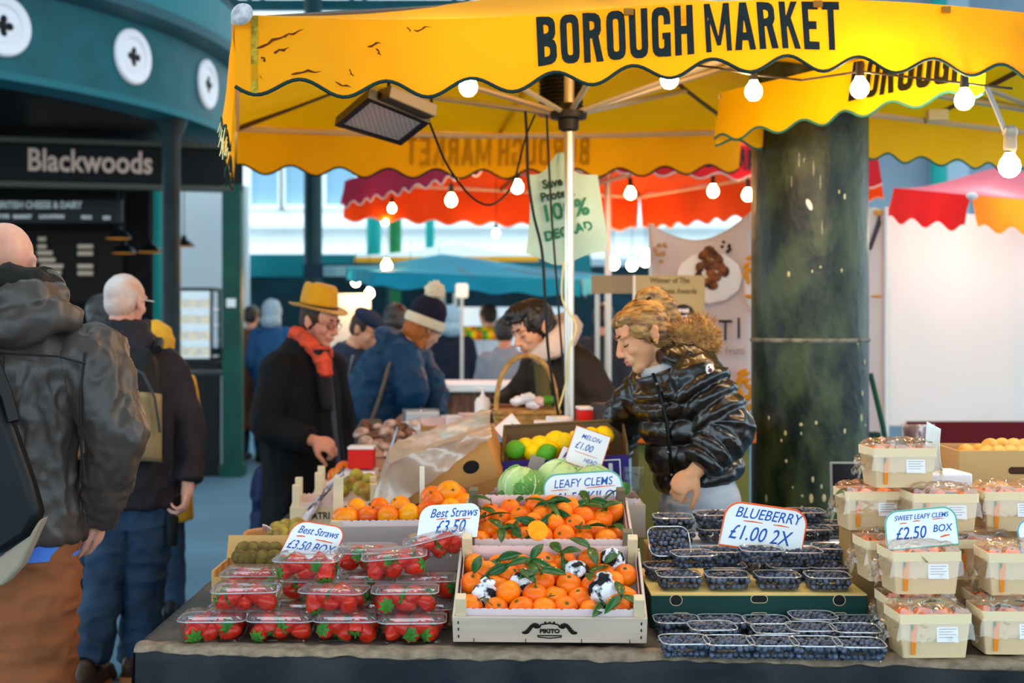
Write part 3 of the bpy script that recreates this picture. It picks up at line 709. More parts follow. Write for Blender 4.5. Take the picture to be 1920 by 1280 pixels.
def face_bits(t, C, M, m_hair, s=1.0, look_down=True, brow=.0045, lip=None):
    q = lambda x, y, z: C + M @ (V((x, y, z))*s)
    for k in (-1, 1):
        obj('eyebrow', MB().tube([q(k*.013,.0915,.0265), q(k*.03,.0915,.0315), q(k*.049,.075,.027)], [brow*.8*s, brow*s, brow*.4*s], 6), m_hair, t)
        if look_down:
            obj('eyelashes', MB().tube([q(k*.017,.0845,-.005), q(k*.031,.0885,-.0085), q(k*.046,.077,-.004)], [.0012*s,.0022*s,.0014*s], 5), mat('lash_dark', '231712', .7), t)
        else:
            ev = obj('eye', MB().ell(q(k*.031,.0795,.0), (.0125*s,.0085*s,.0065*s), M, 12, 8), mat('eye_white', 'e4ddd6', .3), t)
            obj('iris', MB().ell(q(k*.031,.0865,-.001), (.0052*s,.003*s,.0055*s), M, 10, 6), mat('iris_brown', '2c1c12', .2), ev)
            obj('eyelashes', MB().tube([q(k*.016,.0855,.004), q(k*.031,.089,.0075), q(k*.047,.0775,.004)], [.0012*s,.002*s,.0014*s], 5), mat('lash_dark', '231712', .7), t)
    if lip:
        b = MB(); b.ell(q(0,.0925,-.0583), (.021*s,.0095*s,.0052*s), M, 14, 8); b.ell(q(0,.0905,-.069), (.018*s,.0095*s,.0062*s), M, 14, 8)
        obj('lips', b, mat('lip_'+lip, lip, .45), t)
def hand(b, W, d, n, curl=.5, side=1, s=1.0, thumb=.6, spread=.1):
    """wrist W, d = direction to the knuckles, n = back-of-hand normal, side = +1 when the thumb is on the d x n side"""
    x, y, z = basis(d, n); d = z; n = x; t = d.cross(n)*side      # t points to the thumb side
    pm = axes(t, d, n)
    K = W + d*.088*s
    b.limb([W-d*.015, W+d*.02*s], [.027*s, .027*s]); b.ell(W+d*.052*s, (.041*s,.05*s,.0165*s), pm, 16, 10)
    L = [.040,.045,.042,.033]; off = [.030,.010,-.010,-.029]; back = [.0,.006,.002,-.010]
    for i in range(4):
        p = K + t*off[i]*s + d*(back[i]-.012)*s; a = 0; pts = [p]; dd = d + t*spread*(1.5-i)*.4
        rr = (.0092,.0096,.0092,.008)[i]
        for j, l in enumerate((L[i], L[i]*.68, L[i]*.5)):
            a += curl*(.9,1.15,.8)[j]*(1+.06*i)
            p = p + (dd.normalized()*math.cos(a) - n*math.sin(a))*l*s; pts.append(p)
        b.limb(pts, [rr*1.08*s, rr*s, rr*.92*s, rr*.8*s], 10)
    p = W + d*.022*s + t*.026*s; v1 = (d*.55+t*.75-n*.35*thumb).normalized(); v2 = (d*.85+t*.3-n*.55*thumb).normalized()
    b.limb([p, p+v1*.04*s, p+v1*.04*s+v2*.032*s, p+v1*.04*s+v2*.032*s+(v2-n*.3*thumb).normalized()*.026*s], [.0165*s,.0125*s,.0105*s,.0085*s], 10)
def ring(c, rx, ry, xd, n=20, up=None, sq=1.0):
    xd = V(xd).normalized(); u = V(up).normalized() if up else V((0,0,1)); yd = u.cross(xd).normalized()
    f = lambda z: math.copysign(abs(z)**sq, z)
    return [V(c)+xd*rx*f(math.cos(2*PI*k/n))+yd*ry*f(math.sin(2*PI*k/n)) for k in range(n)]
def torso(b, rows, n=24, sq=.86):
    """rows: (centre, half width, half depth, across direction)"""
    rs = []
    for i, r in enumerate(rows):
        a = rows[max(0, i-1)][0]; c = rows[min(len(rows)-1, i+1)][0]
        rs.append(ring(r[0], r[1], r[2], r[3], n, (V(c)-V(a)) , sq))
    b.loft(rs)
def mesh_obj(nm, me, m, par=None, smooth=True):
    me.name = nm; me.materials.append(m); o = bpy.data.objects.new(nm, me); COL.objects.link(o)
    if par: o.parent = par; o.matrix_parent_inverse = world(par).inverted()
    me.polygons.foreach_set('use_smooth', [True]*len(me.polygons)); return o
def shoe(t, heel, toe, m, s=1.0, sole=None):
    d = (V(toe)-V(heel)); L = d.length; d.normalize(); x, y, z = d, V((0,0,1)).cross(d), V((0,0,1)); b = MB(); M = axes(x, y, z)
    H = V((heel.x, heel.y, 0))
    b.ell(H+x*.05+z*.06, (.065,.042,.06), M); b.ell(H+x*(L*.62)+z*.042, (L*.42,.05,.042), M); b.ell(H+x*.06+z*.105, (.05,.042,.04), M); b.box(H+x*(L*.48)+z*.015, (L*.92,.085,.03), M)
    o = mesh_obj('shoe', fuse(b, .008, 3), m, t)
    obj('sole', MB().prism([(-.01,-.03),(.0,-.04),(L*.6,-.047),(L*.9,-.035),(L*1.01,0),(L*.9,.035),(L*.6,.047),(0,.04),(-.01,.03)], .02, M, H), sole or m_black, o)
    return o
def lerp3(a, b, t): return V(a).lerp(V(b), t)
def figure(label, Hd, J, skin, vox=.006, female=False, hands=(), hs=1.0, group=None, chub=0):
    """one continuous body; J: joints in world space. returns the person object"""
    b = MB(); C, M = Hd
    head(b, C, M, hs, female, chub, J['neck'])
    ch, pv = V(J['chest']), V(J['pelvis']); sl, sr = V(J['sl']), V(J['sr']); xd = (sr-sl).normalized()
    torso(b, [(pv-V((0,0,.08)), .12,.085,xd),(pv,.145,.1,xd),(lerp3(pv,ch,.45),.12,.085,xd),(ch,.14,.1,xd),(lerp3(ch,J['neck'],.6),.12,.075,xd),(V(J['neck']),.05,.05,xd)], 20)
    for s, k in ((sl,'l'),(sr,'r')):
        b.limb([lerp3(ch, J['neck'], .6), s, J['e'+k], J['w'+k]], [.05,.05,.037,.026])
        if 'k'+k in J: b.limb([J.get('h'+k, pv), J['k'+k], J['a'+k]], [.072,.05,.035])
    for h in hands: hand(b, *h)
    return tag(mesh_obj('person', fuse(b, vox, 4, .45), skin), label, 'person', group)
def sleeve(b, S, E, W, r=(.075,.062,.05), puff=0, n=16, bands=7):
    S, E, W = V(S), V(E), V(W); pts = []; rr = []
    N = 22
    for k in range(N+1):
        u = k/N
        if u < .5: p = S.lerp(E, u*2)
        else: p = E.lerp(W, u*2-1)
        rad = r[0]+(r[1]-r[0])*u*2 if u < .5 else r[1]+(r[2]-r[1])*(u*2-1)
        if puff: rad *= 1-puff+puff*1.6*abs(math.sin(PI*u*bands))**.6
        pts.append(p); rr.append(rad)
    # round off the elbow
    q = [pts[0]]+[(pts[i-1]+pts[i]*2+pts[i+1])/4 for i in range(1, N)]+[pts[-1]]
    q = [q[0]]+[(q[i-1]+q[i]*2+q[i+1])/4 for i in range(1, N)]+[q[-1]]
    b.tube(q, rr, n); b.ell(S, r[0]*1.0, None, n, 9)
def legs(t, hips, knees, ankles, m, r=(.105,.08,.062), vox=.008, waist=None, amp=.008, seed=0, nm='trousers', hemflare=1.0):
    b = MB(); c = (V(hips[0])+V(hips[1]))/2; xd = (V(hips[1])-V(hips[0])).normalized()
    torso(b, [(c-V((0,0,.1)), .14,.1,xd),(c,.165,.115,xd),(c+V((0,0,.12)),.15,.105,xd)], 20)
    for h, k, a in zip(hips, knees, ankles):
        h, k, a = V(h), V(k), V(a)
        b.tube([h+V((0,0,.02)), h.lerp(k,.5), k, k.lerp(a,.5), a.lerp(k,.06), a], [r[0],(r[0]+r[1])/2*1.02,r[1],(r[1]+r[2])/2*1.03,r[2],r[2]*hemflare], 16); b.ell(h, r[0], None, 14, 9)
    me = wrinkle(fuse(b, vox, 3), amp, 7, (1,1,1.6), seed, True)
    return mesh_obj(nm, me, m, t)
def hair_cap(t, C, M, m, s=1.0, thick=.012, front=.05, low=-.04, vox=.006, extra=None, nm='hair', amp=.006, fr=30, frontz=.06):
    b = MB(); q = lambda x, y, z: C + M @ (V((x, y, z))*s)
    b.ell(q(0,-.02,.036), [(.076+thick)*s, (.092+thick)*s, (.082+thick)*s], M, 20, 14)
    b.ell(q(0,-.045,-.005), [(.068+thick)*s, (.06+thick)*s, (.06+thick+abs(low)*.4)*s], M, 18, 12)
    b.ell(q(0,front-.03,frontz), [(.064+thick)*s, (.05)*s, (.045+thick)*s], M, 18, 12)
    if extra: extra(b, q)
    return mesh_obj(nm, wrinkle(fuse(b, vox, 2), amp, fr, (1,1,.5), 3, True), m, t)
def jacket_torso(b, rows, sq=.86): torso(b, rows, 26, sq)
def v3(*a): return V(a)
m_skin = skin_mat('fair', 'e0a888', 'd08f70'); m_skinw = skin_mat('warm', 'dda07c', 'cc8864')
hair_d = mat('hair_dark', '1d1512', .45, spec=.6, bump=.6, bs=60)
hair_b = mat('hair_blonde', 'b38546', .42, spec=.4, col2='5a3919', vs=70, bump=.4, bs=90, stretch=(.16,1,.9), thr=(.38,.62))
hair_g = mat('hair_grey', 'c9bfba', .6, col2='c9957e', vs=9, bump=.4, bs=120)
# ===== bald man at the left, from behind
d = 3.6
C = P(12, 494, d); M = head_frame((-.12, 1, -.05), (0,0,1))
J = dict(neck=P(2,590,d+.0), chest=P(-5,720,d+.02), pelvis=P(0,1000,d+.03), sl=P(-175,652,d), sr=P(183,648,d+.02), el=P(-215,810,d), wl=P(-190,960,d+.1),
         er=P(222,812,d-.02), wr=P(182,968,d+.12), hl=P(-62,1020,d+.03), hr=P(62,1020,d+.03), kl=P(-70,1290,d+.05), kr=P(66,1290,d+.02), al=P(-75,1570,d), ar=P(62,1575,d))
p1 = figure('bald man in grey waxed jacket and rust trousers seen from behind at the frame edge', (C, M), J, skin_mat('bald', 'dc9f86', 'c98770'), .0065,
    hands=((J['wr'], (-.1,.5,-.8), (.9,0,-.2), .5, 1),))
m_wax = mat('waxed_jacket', '413630', .42, spec=.4, var=.2, vs=3, bump=.12, bs=50)
b = MB()
xr = V((1,.03,0)); c_ = lambda x, y, dd=0: P(x, y, d+dd)
torso(b, [(c_(0,1012,.02),.225,.165,xr),(c_(-3,960,.02),.225,.165,xr),(c_(-5,850,.01),.222,.158,xr),(c_(-5,760,0),.232,.155,xr),(c_(0,690,0),.25,.145,xr),(c_(3,645,0),.235,.12,xr),(c_(4,610,0),.17,.1,xr),(c_(4,575,0),.1,.085,xr)], 28)
sleeve(b, P(170,672,d), J['er'], J['wr']+V((0,-.0,.0)), (.095,.074,.058)); sleeve(b, P(-165,672,d), J['el'], J['wl'], (.095,.074,.058))
jk = mesh_obj('jacket', wrinkle(wrinkle(fuse(b, .008, 4), .015, 6.5, (1.5,1,.5), 2, True), .007, 15, (1.2,1,.7), 4, True), m_wax, p1)
m_hood = mat('hood_black', '17130f', .7, bump=.3, bs=40)
b = MB()
for k in range(13):
    a = PI*k/12; pass
b.tube([P(-95,545,d-.02), P(-50,585,d-.1), P(10,560,d-.13), P(60,560,d-.12), P(100,556,d-.04), P(92,530,d+.05)], [.045,.06,.05,.055,.045,.04], 14)
b.tube([P(-95,600,d-.02), P(-40,612,d-.12), P(30,610,d-.14), P(95,590,d-.1), P(135,600,d-.02)], [.05,.065,.06,.055,.04], 14)
hd = mesh_obj('hood', wrinkle(fuse(b, .008, 3), .01, 9, (1,1,1), 5, True), m_wax, p1)
b = MB(); b.tube([P(-80,520,d), P(-40,540,d-.09), P(10,524,d-.13), P(60,532,d-.1), P(97,540,d-.01), P(80,515,d+.06)], [.035,.05,.046,.045,.034,.03], 14)
b.ell(P(10,555,d-.08), (.12,.06,.045)); mesh_obj('hood_lining', wrinkle(fuse(b, .008, 3), .007, 12, (1,1,1), 8, True), m_hood, hd)
obj('yoke_seam', MB().tube([P(-190,655,d-.12), P(-120,662,d-.165), P(-10,662,d-.17), P(110,668,d-.16), P(160,682,d-.11)], .0035, 5), mat('seam_dark', '1f1d1c', .6), jk)
obj('vent_seam', MB().tube([P(8,668,d-.17), P(4,760,d-.165), P(0,860,d-.165), P(0,1000,d-.155)], .003, 5), mat('seam_dark', '1f1d1c', .6), jk)
obj('arm_seam', MB().tube([P(160,660,d-.11), P(150,740,d-.11), P(152,830,d-.1), P(158,900,d-.09)], .004, 5), mat('seam_dark', '1f1d1c', .6), jk)
b = MB(); torso(b, [(c_(2,1040,.02),.215,.15,xr),(c_(0,1000,.02),.215,.152,xr)], 24)
obj('shirt_tail', b, mat('shirt_blue', '4a74c8', .8), p1)
tr = legs(p1, (J['hl'], J['hr']), (J['kl'], J['kr']), (J['al'], J['ar']), mat('rust_corduroy', '8a4f2e', .85, var=.12, vs=5, bump=.15, bs=120), (.128,.102,.088), .009, amp=.014, seed=1)
for k in ('l','r'):
    a = J['a'+k]; shoe(p1, V((a.x, a.y-.08, 0)), V((a.x+.0, a.y+.2, 0)), mat('shoe_brown', '3a2418', .5))
# bag hanging at his side
bg = thing('shoulder_bag', 'black shoulder bag with beige flap hanging beside the rust trousers', 'bag', P(20, 950, 3.38))
out = [(-60,760),(8,730),(40,800),(75,900),(92,960),(70,1000),(18,1035),(-60,1030)]
b = MB(); b.prism([((x-10)*3.38/F, (900-y)*3.38/F) for x, y in out], .07, axes(V((1,0,0)), V((0,0,1)), V((0,-1,0))), P(10,900,3.42))
obj('bag_body', b, mat('bag_black', '0e0e10', .45), bg, bev=.02)
b = MB(); b.prism([((x-10)*3.38/F, (900-y)*3.38/F) for x, y in [(15,1040),(95,965),(84,990),(55,1055),(22,1092),(-60,1100),(-60,1042)]], .06, axes(V((1,0,0)), V((0,0,1)), V((0,-1,0))), P(10,900,3.43))
obj('beige_base', b, mat('bag_beige', '9c8c78', .8), bg, bev=.012)
obj('strap', MB().tube([P(-70,600,3.42), P(-20,660,3.4), P(10,735,3.38), P(25,790,3.37)], .018, 8), mat('bag_black', '0e0e10', .45), bg)
b = MB(); b.tube([P(-70,1040,3.36), P(-10,1060,3.35), P(16,1105,3.34), P(22,1160,3.34)], [.05,.05,.035,.025], 12)
pass
# ===== grey haired man with a rucksack
d = 5.5
C = P(236, 566, d); M = head_frame((.28, 1, -.1), (0,0,1))
J = dict(neck=P(236,625,d+.02), chest=P(245,720,d), pelvis=P(258,930,d), sl=P(172,672,d-.02), sr=P(318,678,d+.04), el=P(165,800,d-.05), wl=P(178,900,d+.05),
         er=P(352,800,d+.02), wr=P(352,915,d-.05), hl=P(222,945,d), hr=P(284,945,d), kl=P(196,1095,d-.02), kr=P(272,1095,d+.02), al=P(168,1238,d-.12), ar=P(256,1240,d+.08))
p2 = figure('grey-haired man in dark jacket and jeans with a black and beige rucksack, from behind', (C, M), J, skin_mat('rosy', 'dba490', 'c8866f'), .006,
    hands=((J['wr'], (-.12,-.1,-1), (1,.1,0), .75, -1), (J['wl'], (.1,.2,-1), (-1,0,0), .6, 1)))
hair_cap(p2, C, M, hair_g, 1.0, .001, .0, -.03, amp=.002, frontz=.04)
obj('glasses_arm', MB().tube([C+M@V((.079,-.01,.01)), C+M@V((.079,.09,.012))], .0025, 6), mat('frame_clear', 'd8d0c8', .3), p2)
m_nav = mat('dark_parka', '211c22', .7, var=.2, vs=4, bump=.2, bs=40)
b = MB(); xr = V((1,.1,0)); c_ = lambda x, y, dd=0: P(x, y, d+dd)
torso(b, [(c_(256,948),.185,.15,xr),(c_(255,900),.185,.15,xr),(c_(250,800),.19,.145,xr),(c_(247,725),.2,.145,xr),(c_(243,675),.19,.13,xr),(c_(240,648),.14,.105,xr),(c_(238,622),.098,.095,xr),(c_(238,600),.092,.09,xr)], 26)
sleeve(b, P(312,692,d+.03), J['er'], J['wr']+V((0,0,.03)), (.088,.075,.06)); sleeve(b, P(178,690,d-.02), J['el'], J['wl'], (.088,.075,.06))
mesh_obj('jacket', wrinkle(fuse(b, .008, 4), .009, 8, (1.2,1,.7), 9, True), m_nav, p2)
m_jean = mat('dark_denim', '24384f', .85, var=.25, vs=5, bump=.15, bs=150)
legs(p2, (J['hl'], J['hr']), (J['kl'], J['kr']), (J['al'], J['ar']), m_jean, (.105,.083,.078), .008, amp=.011, seed=4, nm='jeans', hemflare=1.1)
for k in ('l','r'):
    a = J['a'+k]; shoe(p2, V((a.x-.01, a.y-.1, 0)), V((a.x+.03, a.y+.19, 0)), mat('shoe_brown2', '3b2a1f', .5), sole=mat('sole_tan', 'a56a35', .7))
rk = thing('rucksack', 'black rucksack with beige panel on the grey-haired man', 'rucksack', P(252, 760, 5.27))
b = MB(); q = lambda x, y, dd: P(x, y, 5.26+dd)
b.loft([ring(q(250,868,.06),.10,.06,(1,.1,0),20,None,.7), ring(q(251,855,.03),.125,.09,(1,.1,0),20,None,.7), ring(q(250,780,.02),.125,.1,(1,.1,0),20,None,.7), ring(q(246,700,.05),.12,.085,(1,.1,0),20,None,.7), ring(q(246,660,.08),.10,.06,(1,.1,0),20,None,.7), ring(q(246,650,.09),.05,.03,(1,.1,0),20,None,.7)])
obj('pack_body', b, mat('pack_black', '101114', .6), rk, sub=1)
b = MB()
for side, m_, y0, y1, x0, x1 in ((0,None,735,862,228,300),):
    b.grid(lambda u, v: P(x0+(x1-x0)*u-8*v*(1-u), y0+(y1-y0)*v+14*(u-.5)**2, 5.15+.07*(2*u-1)**2+.05*v*v*v), 14, 12)
obj('beige_panel', b, mat('pack_beige', '8d7a58', .8, var=.15, vs=10), rk, solid=.02)
obj('zip', MB().tube([P(240,684,5.19), P(268,700,5.15), P(290,745,5.14), P(300,810,5.17)], .006, 6), mat('zip_grey', '34363b', .5), rk)
for x in (205, 295): obj('strap', MB().tube([P(x,655,5.37), P(x+4,640,5.47), P(x+2,655,5.56)], .02, 8), mat('pack_black', '101114', .6), rk)
um = thing('folded_umbrella', 'short black folded umbrella hanging by the man in jeans', 'umbrella', P(322, 985, 5.45))
obj('furled_canopy', MB().lathe([(0,-.085),(.022,-.085),(.026,-.06),(.03,.03),(.022,.085),(0,.09)], 12, P(322,985,5.45)), mat('pack_black', '101114', .6), um)
obj('wrist_loop', MB().tube([P(322,948,5.45), P(328,930,5.44), P(338,925,5.44)], .004, 5), m_black, um)
# ===== generic standing passer-by
def passer(label, px, ytop, d, height, yaw, coat, hairm=None, hood=None, trousers=None, female=False, coat_len=.55, group=None, lean=0, hat=None, vox=.012, dz=0):
    x0 = (px-960)*d/F; k = height/1.75; fw = V((math.sin(yaw), math.cos(yaw), 0)); rt = V((fw.y, -fw.x, 0))
    zt_ = height if ytop is None else CH+(HZ-ytop)*d/F
    k = zt_/1.75; o = V((x0, d, 0)); L_ = lambda r, f, z: o+rt*r*k+fw*(f+lean*max(0, z-.9))*k+V((0,0,z*k))
    C = L_(0,.01,1.635); M = head_frame(fw-V((0,0,.12)), (0,0,1))
    J = dict(neck=L_(0,-.02,1.47), chest=L_(0,0,1.25), pelvis=L_(0,0,.95), sl=L_(-.17,0,1.4), sr=L_(.17,0,1.4), el=L_(-.23,-.02,1.12), er=L_(.23,-.02,1.12), wl=L_(-.2,.1,.9), wr=L_(.2,.1,.9),
             hl=L_(-.09,0,.9), hr=L_(.09,0,.9), kl=L_(-.1,.02,.5), kr=L_(.1,-.02,.5), al=L_(-.1,-.02,.09), ar=L_(.1,.02,.09))
    p = figure(label, (C, M), J, m_skin, vox, female, hands=((J['wl'], fw*.2-V((0,0,1)), -rt, .6, 1), (J['wr'], fw*.2-V((0,0,1)), rt, .6, -1)), group=group, hs=k)
    b = MB(); zb = .95-coat_len+.2
    torso(b, [(L_(0,0,zb),.21*k,.15*k,rt),(L_(0,0,.95),.2*k,.14*k,rt),(L_(0,0,1.1),.19*k,.135*k,rt),(L_(0,0,1.28),.205*k,.135*k,rt),(L_(0,0,1.4),.185*k,.115*k,rt),(L_(0,0,1.47),.11*k,.085*k,rt),(L_(0,-.01,1.51),.075*k,.075*k,rt)], 20)
    for s in 'lr': sleeve(b, J['s'+s], J['e'+s], J['w'+s], (.075*k,.065*k,.052*k), n=10)
    mesh_obj('coat', wrinkle(fuse(b, vox, 3), .008, 8, (1,1,.7), px, True), coat, p)
    legs(p, (J['hl'],J['hr']), (J['kl'],J['kr']), (J['al'],J['ar']), trousers or m_jean, (.095*k,.075*k,.065*k), .014, amp=.006, seed=px)
    for s in 'lr': a = J['a'+s]; shoe(p, V((a.x,a.y,0))-fw*.08, V((a.x,a.y,0))+fw*.17, m_black)
    if hairm: hair_cap(p, C, M, hairm, k, .012, .03, -.05, .01, amp=.004)
    if hood:
        b = MB(); q = lambda x, y, z: C+M@(V((x,y,z))*k)
        b.ell(q(0,-.03,.015), [.11*k,.115*k,.135*k], M); b.ell(q(0,-.05,-.1), [.12*k,.1*k,.08*k], M)
        mesh_obj('hood', wrinkle(fuse(b, vox, 3), .006, 12, (1,1,1), 2, True), hood, p)
    return p, C, M, L_
m_must = mat('mustard_coat', 'dca02c', .8, var=.1, vs=8, bump=.3, bs=60)
passer('person in a mustard hooded coat queueing just past the grey-haired man', 294, 612, 6.6, 1.55, .1, m_must, None, m_must, vox=.01)
passer('dark-haired person queueing between the bald man and the grey-haired man', 190, 556, 7.4, 1.7, -.1, mat('black_coat', '141416', .8), hair_d, vox=.012)
# ===== man in the yellow hat
d = 6.3
C = P(600, 603, d); M = head_frame((.84, -.5, -.26), (.05, 0, 1))
J = dict(neck=P(574,652,d+.02), chest=P(560,740,d), pelvis=P(568,905,d), sr=P(522,680,d-.17), sl=P(622,676,d+.16), er=P(497,800,d-.24), wr=P(588,826,d-.33),
         el=P(640,800,d+.2), wl=P(632,880,d+.1), hl=P(585,930,d+.09), hr=P(555,930,d-.08), kl=P(588,1050,d+.1), kr=P(556,1050,d-.08), al=P(585,1150,d+.1), ar=P(552,1152,d-.08))
hm = figure('man in mustard felt hat, orange scarf and long black coat leaning over the table', (C, M), J, skin_mat('ruddy', 'd9977c', 'c27c63'), .0055,
    hands=((J['wr'], (1,-.12,-.28), (.2,-.75,.6), .95, 1, 1.05, 1.1), (J['wl'], (.3,0,-1), (0,1,0), .6, -1)))
face_bits(hm, C, M, mat('brow_brown', '4a2f20', .7), 1.0, True)
hair_cap(hm, C, M, mat('hair_brown', '3b2a1e', .6, bump=.4, bs=80), 1, .005, .0, .0, amp=.003, frontz=.04)
obj('lips', MB().tube([C+M@V((-.02,.092,-.063)), C+M@V((0,.0985,-.0625)), C+M@V((.02,.092,-.063))], [.002,.0035,.002], 6), mat('lip_m', 'a8604f', .5), hm)
gl = MB()
for k in (-1, 1):
    gl.tube([C+M@V((k*.032+.022*math.cos(2*PI*j/16), .1-abs(k*.032+.022*math.cos(2*PI*j/16))*.12, .001+.016*math.sin(2*PI*j/16))) for j in range(16)], .0017, 5, close=True)
    gl.tube([C+M@V((k*.054,.094,.005)), C+M@V((k*.078,.06,.008)), C+M@V((k*.08,-.005,.006))], .0016, 5)
gl.tube([C+M@V((-.01,.099,.004)), C+M@V((.01,.099,.004))], .0016, 5)
obj('spectacles', gl, mat('spec_dark', '2a2422', .3), hm)
# hat: swept brim, pinched crown, dark band
hu = (M @ V((0,-.1,1))).normalized(); hf = (M @ V((0,1,.1))).normalized(); hr_ = hf.cross(hu).normalized(); hf = hu.cross(hr_); HM = axes(hr_, hf, hu); hc = C + hu*.06 - hf*.022
m_felt = mat('mustard_felt', 'cf9112', .85, var=.08, vs=10, sheen=.2)
b = MB(); N = 36; rings = []
for rr, zz in ((.78,.012),(1.0,.002),(1.3,-.004),(1.5,-.002),(1.62,.006),(1.63,.01),(1.45,.006),(1.2,.006),(.8,.02)):
    rings.append([hc+HM@V((.083*rr*math.cos(a)*(.98), .099*rr*math.sin(a), zz+.022*(abs(math.cos(a))**2)*max(0, rr-1)-.02*max(0, rr-1)*max(0, math.sin(a)))) for a in (2*PI*k/N for k in range(N))])
b.loft(rings, cap=False); hat = obj('hat', b, m_felt, hm, sub=1)
b = MB(); rings = []
for rr, zz in ((1.02,.0),(1.01,.035),(.97,.072),(.92,.104),(.84,.122),(.66,.126),(.3,.116),(.02,.112)):
    rings.append([hc+HM@V((.084*rr*math.cos(a)*(1-.16*max(0, math.sin(a))*zz/.1), .1*rr*math.sin(a), zz-.014*max(0, (zz-.05)/.05)*math.exp(-(rr*math.cos(a)/.3)**2)+.006*max(0, -math.sin(a))*zz/.1)) for a in (2*PI*k/N for k in range(N))])
b.loft(rings); obj('crown', b, m_felt, hat, sub=1)
b = MB(); b.loft([[hc+HM@V((.0865*math.cos(a), .1025*math.sin(a), z)) for a in (2*PI*k/N for k in range(N))] for z in (.004, .022)], cap=False)
obj('hat_band', b, mat('band_brown', '3a200d', .6), hat, solid=.003)
m_coat = mat('black_overcoat', '0b0a0d', .85, var=.2, vs=6)
b = MB(); xr = (V(J['sl'])-V(J['sr'])).normalized(); c_ = lambda x, y, dd=0: P(x, y, d+dd)
torso(b, [(c_(572,1010),.235,.175,xr),(c_(572,900),.225,.17,xr),(c_(566,810),.215,.165,xr),(c_(560,740),.225,.165,xr),(c_(560,695),.215,.15,xr),(c_(566,668),.16,.12,xr),(c_(571,650),.095,.1,xr),(c_(574,636,.0),.082,.09,xr)], 28)
sleeve(b, P(524,694,d-.15), J['er'], V(J['wr'])-V((.02,0,0)), (.095,.08,.064)); sleeve(b, P(618,690,d+.14), J['el'], J['wl'], (.09,.075,.06))
ck = mesh_obj('overcoat', wrinkle(fuse(b, .008, 4), .006, 6, (1.2,1.2,.6), 12, True), m_coat, hm)
b = MB(); b.grid(lambda u, v: P(585+32*u+16*v-10*u*v, 655+115*v, d-.13-.045*math.sin(PI*u)-.035*v+.03*u), 6, 8)
obj('lapel', b, mat('lapel_black', '18161a', .8), ck, solid=.012)
b = MB(); b.grid(lambda u, v: P(612+8*u+26*v, 690+260*v, d-.155+.04*u+.02*math.sin(3*v)), 4, 10)
obj('front_edge', b, mat('coat_lining', '3a3746', .6), ck, solid=.008)
m_scarf = mat('rust_scarf', 'c8482e', .9, var=.25, vs=30, bump=.3, bs=80)
b = MB(); b.tube([P(552,640,d+.04), P(556,622,d-.05), P(576,640,d-.115), P(598,662,d-.12), P(612,664,d-.02), P(600,645,d+.08), P(570,628,d+.09)], .034, 14); b.tube([P(596,655,d-.11), P(606,680,d-.15), P(612,706,d-.165)], [.034,.04,.03], 14)
mesh_obj('scarf', wrinkle(fuse(b, .007, 2), .006, 18, (1,1,1), 3, True), m_scarf, hm)
legs(hm, (J['hl'], J['hr']), (J['kl'], J['kr']), (J['al'], J['ar']), mat('black_trousers', '131318', .8), (.1,.075,.065), .012, amp=.006)
for k in 'lr': a = J['a'+k]; shoe(hm, V((a.x-.08,a.y,0)), V((a.x+.2,a.y-.05,0)), m_black)
nb = tag(mesh_obj('shopping_bag', wrinkle(fuse(MB().ell(P(498,925,6.6), (.07,.12,.16)).ell(P(500,985,6.6),(.085,.13,.14)), .01, 3), .01, 9, (1,1,1), 1, True), mat('navy_nylon', '14244a', .6)), 'navy nylon bag hanging behind the black overcoat', 'bag')
obj('strap', MB().tube([P(498,895,6.6), P(512,850,6.45), P(530,800,6.42)], .012, 6), mat('navy_nylon', '14244a', .6), nb)
# ===== flat cap man
d = 7.8
C = P(686, 619, d); M = head_frame((.8, -.45, -.42), (.15, 0, 1))
J = dict(neck=P(662,655,d+.02), chest=P(648,725,d), pelvis=P(640,850,d), sr=P(628,680,d-.17), sl=P(690,672,d+.17), er=P(622,765,d-.2), wr=P(668,800,d-.25), el=P(720,755,d+.2), wl=P(745,790,d+.1),
         hl=P(645,870,d+.09), hr=P(632,870,d-.09), kl=P(645,975,d+.1), kr=P(632,975,d-.08), al=P(640,1078,d+.1), ar=P(628,1080,d-.08))
fm = figure('man in navy flat cap and dark blue jacket bending over behind the yellow hat', (C, M), J, m_skinw, .008, hands=((J['wr'], (1,-.2,-.5), (.4,-.7,.6), .7, 1),(J['wl'], (.8,0,-.8), (.6,.3,.6), .6, -1)))
face_bits(fm, C, M, hair_d)
hair_cap(fm, C, M, mat('hair_brown', '3b2a1e', .6), 1, .004, -.01, .0, .008, amp=.004, frontz=.03)
b = MB(); q = lambda x, y, z: C+M@V((x,y,z)); b.ell(q(0,-.005,.075), (.088,.115,.05), M@Matrix.Rotation(-.12, 3, 'X'), 20, 12); b.ell(q(0,.03,.07), (.08,.085,.03), M, 18, 10); b.ell(q(0,.095,.052), (.062,.05,.01), M@Matrix.Rotation(-.25, 3, 'X'), 16, 8)
mesh_obj('flat_cap', fuse(b, .007, 3), mat('navy_wool', '1a2436', .85, var=.2, vs=40), fm)
b = MB(); xr = (V(J['sl'])-V(J['sr'])).normalized(); c_ = lambda x, y, dd=0: P(x, y, d+dd)
torso(b, [(c_(640,880),.2,.16,xr),(c_(640,820),.2,.15,xr),(c_(644,740),.21,.155,xr),(c_(650,690),.2,.14,xr),(c_(656,665),.15,.11,xr),(c_(662,648),.085,.09,xr)], 24)
sleeve(b, P(630,690,d-.16), J['er'], J['wr'], (.09,.075,.058)); sleeve(b, P(688,682,d+.16), J['el'], J['wl'], (.09,.075,.058))
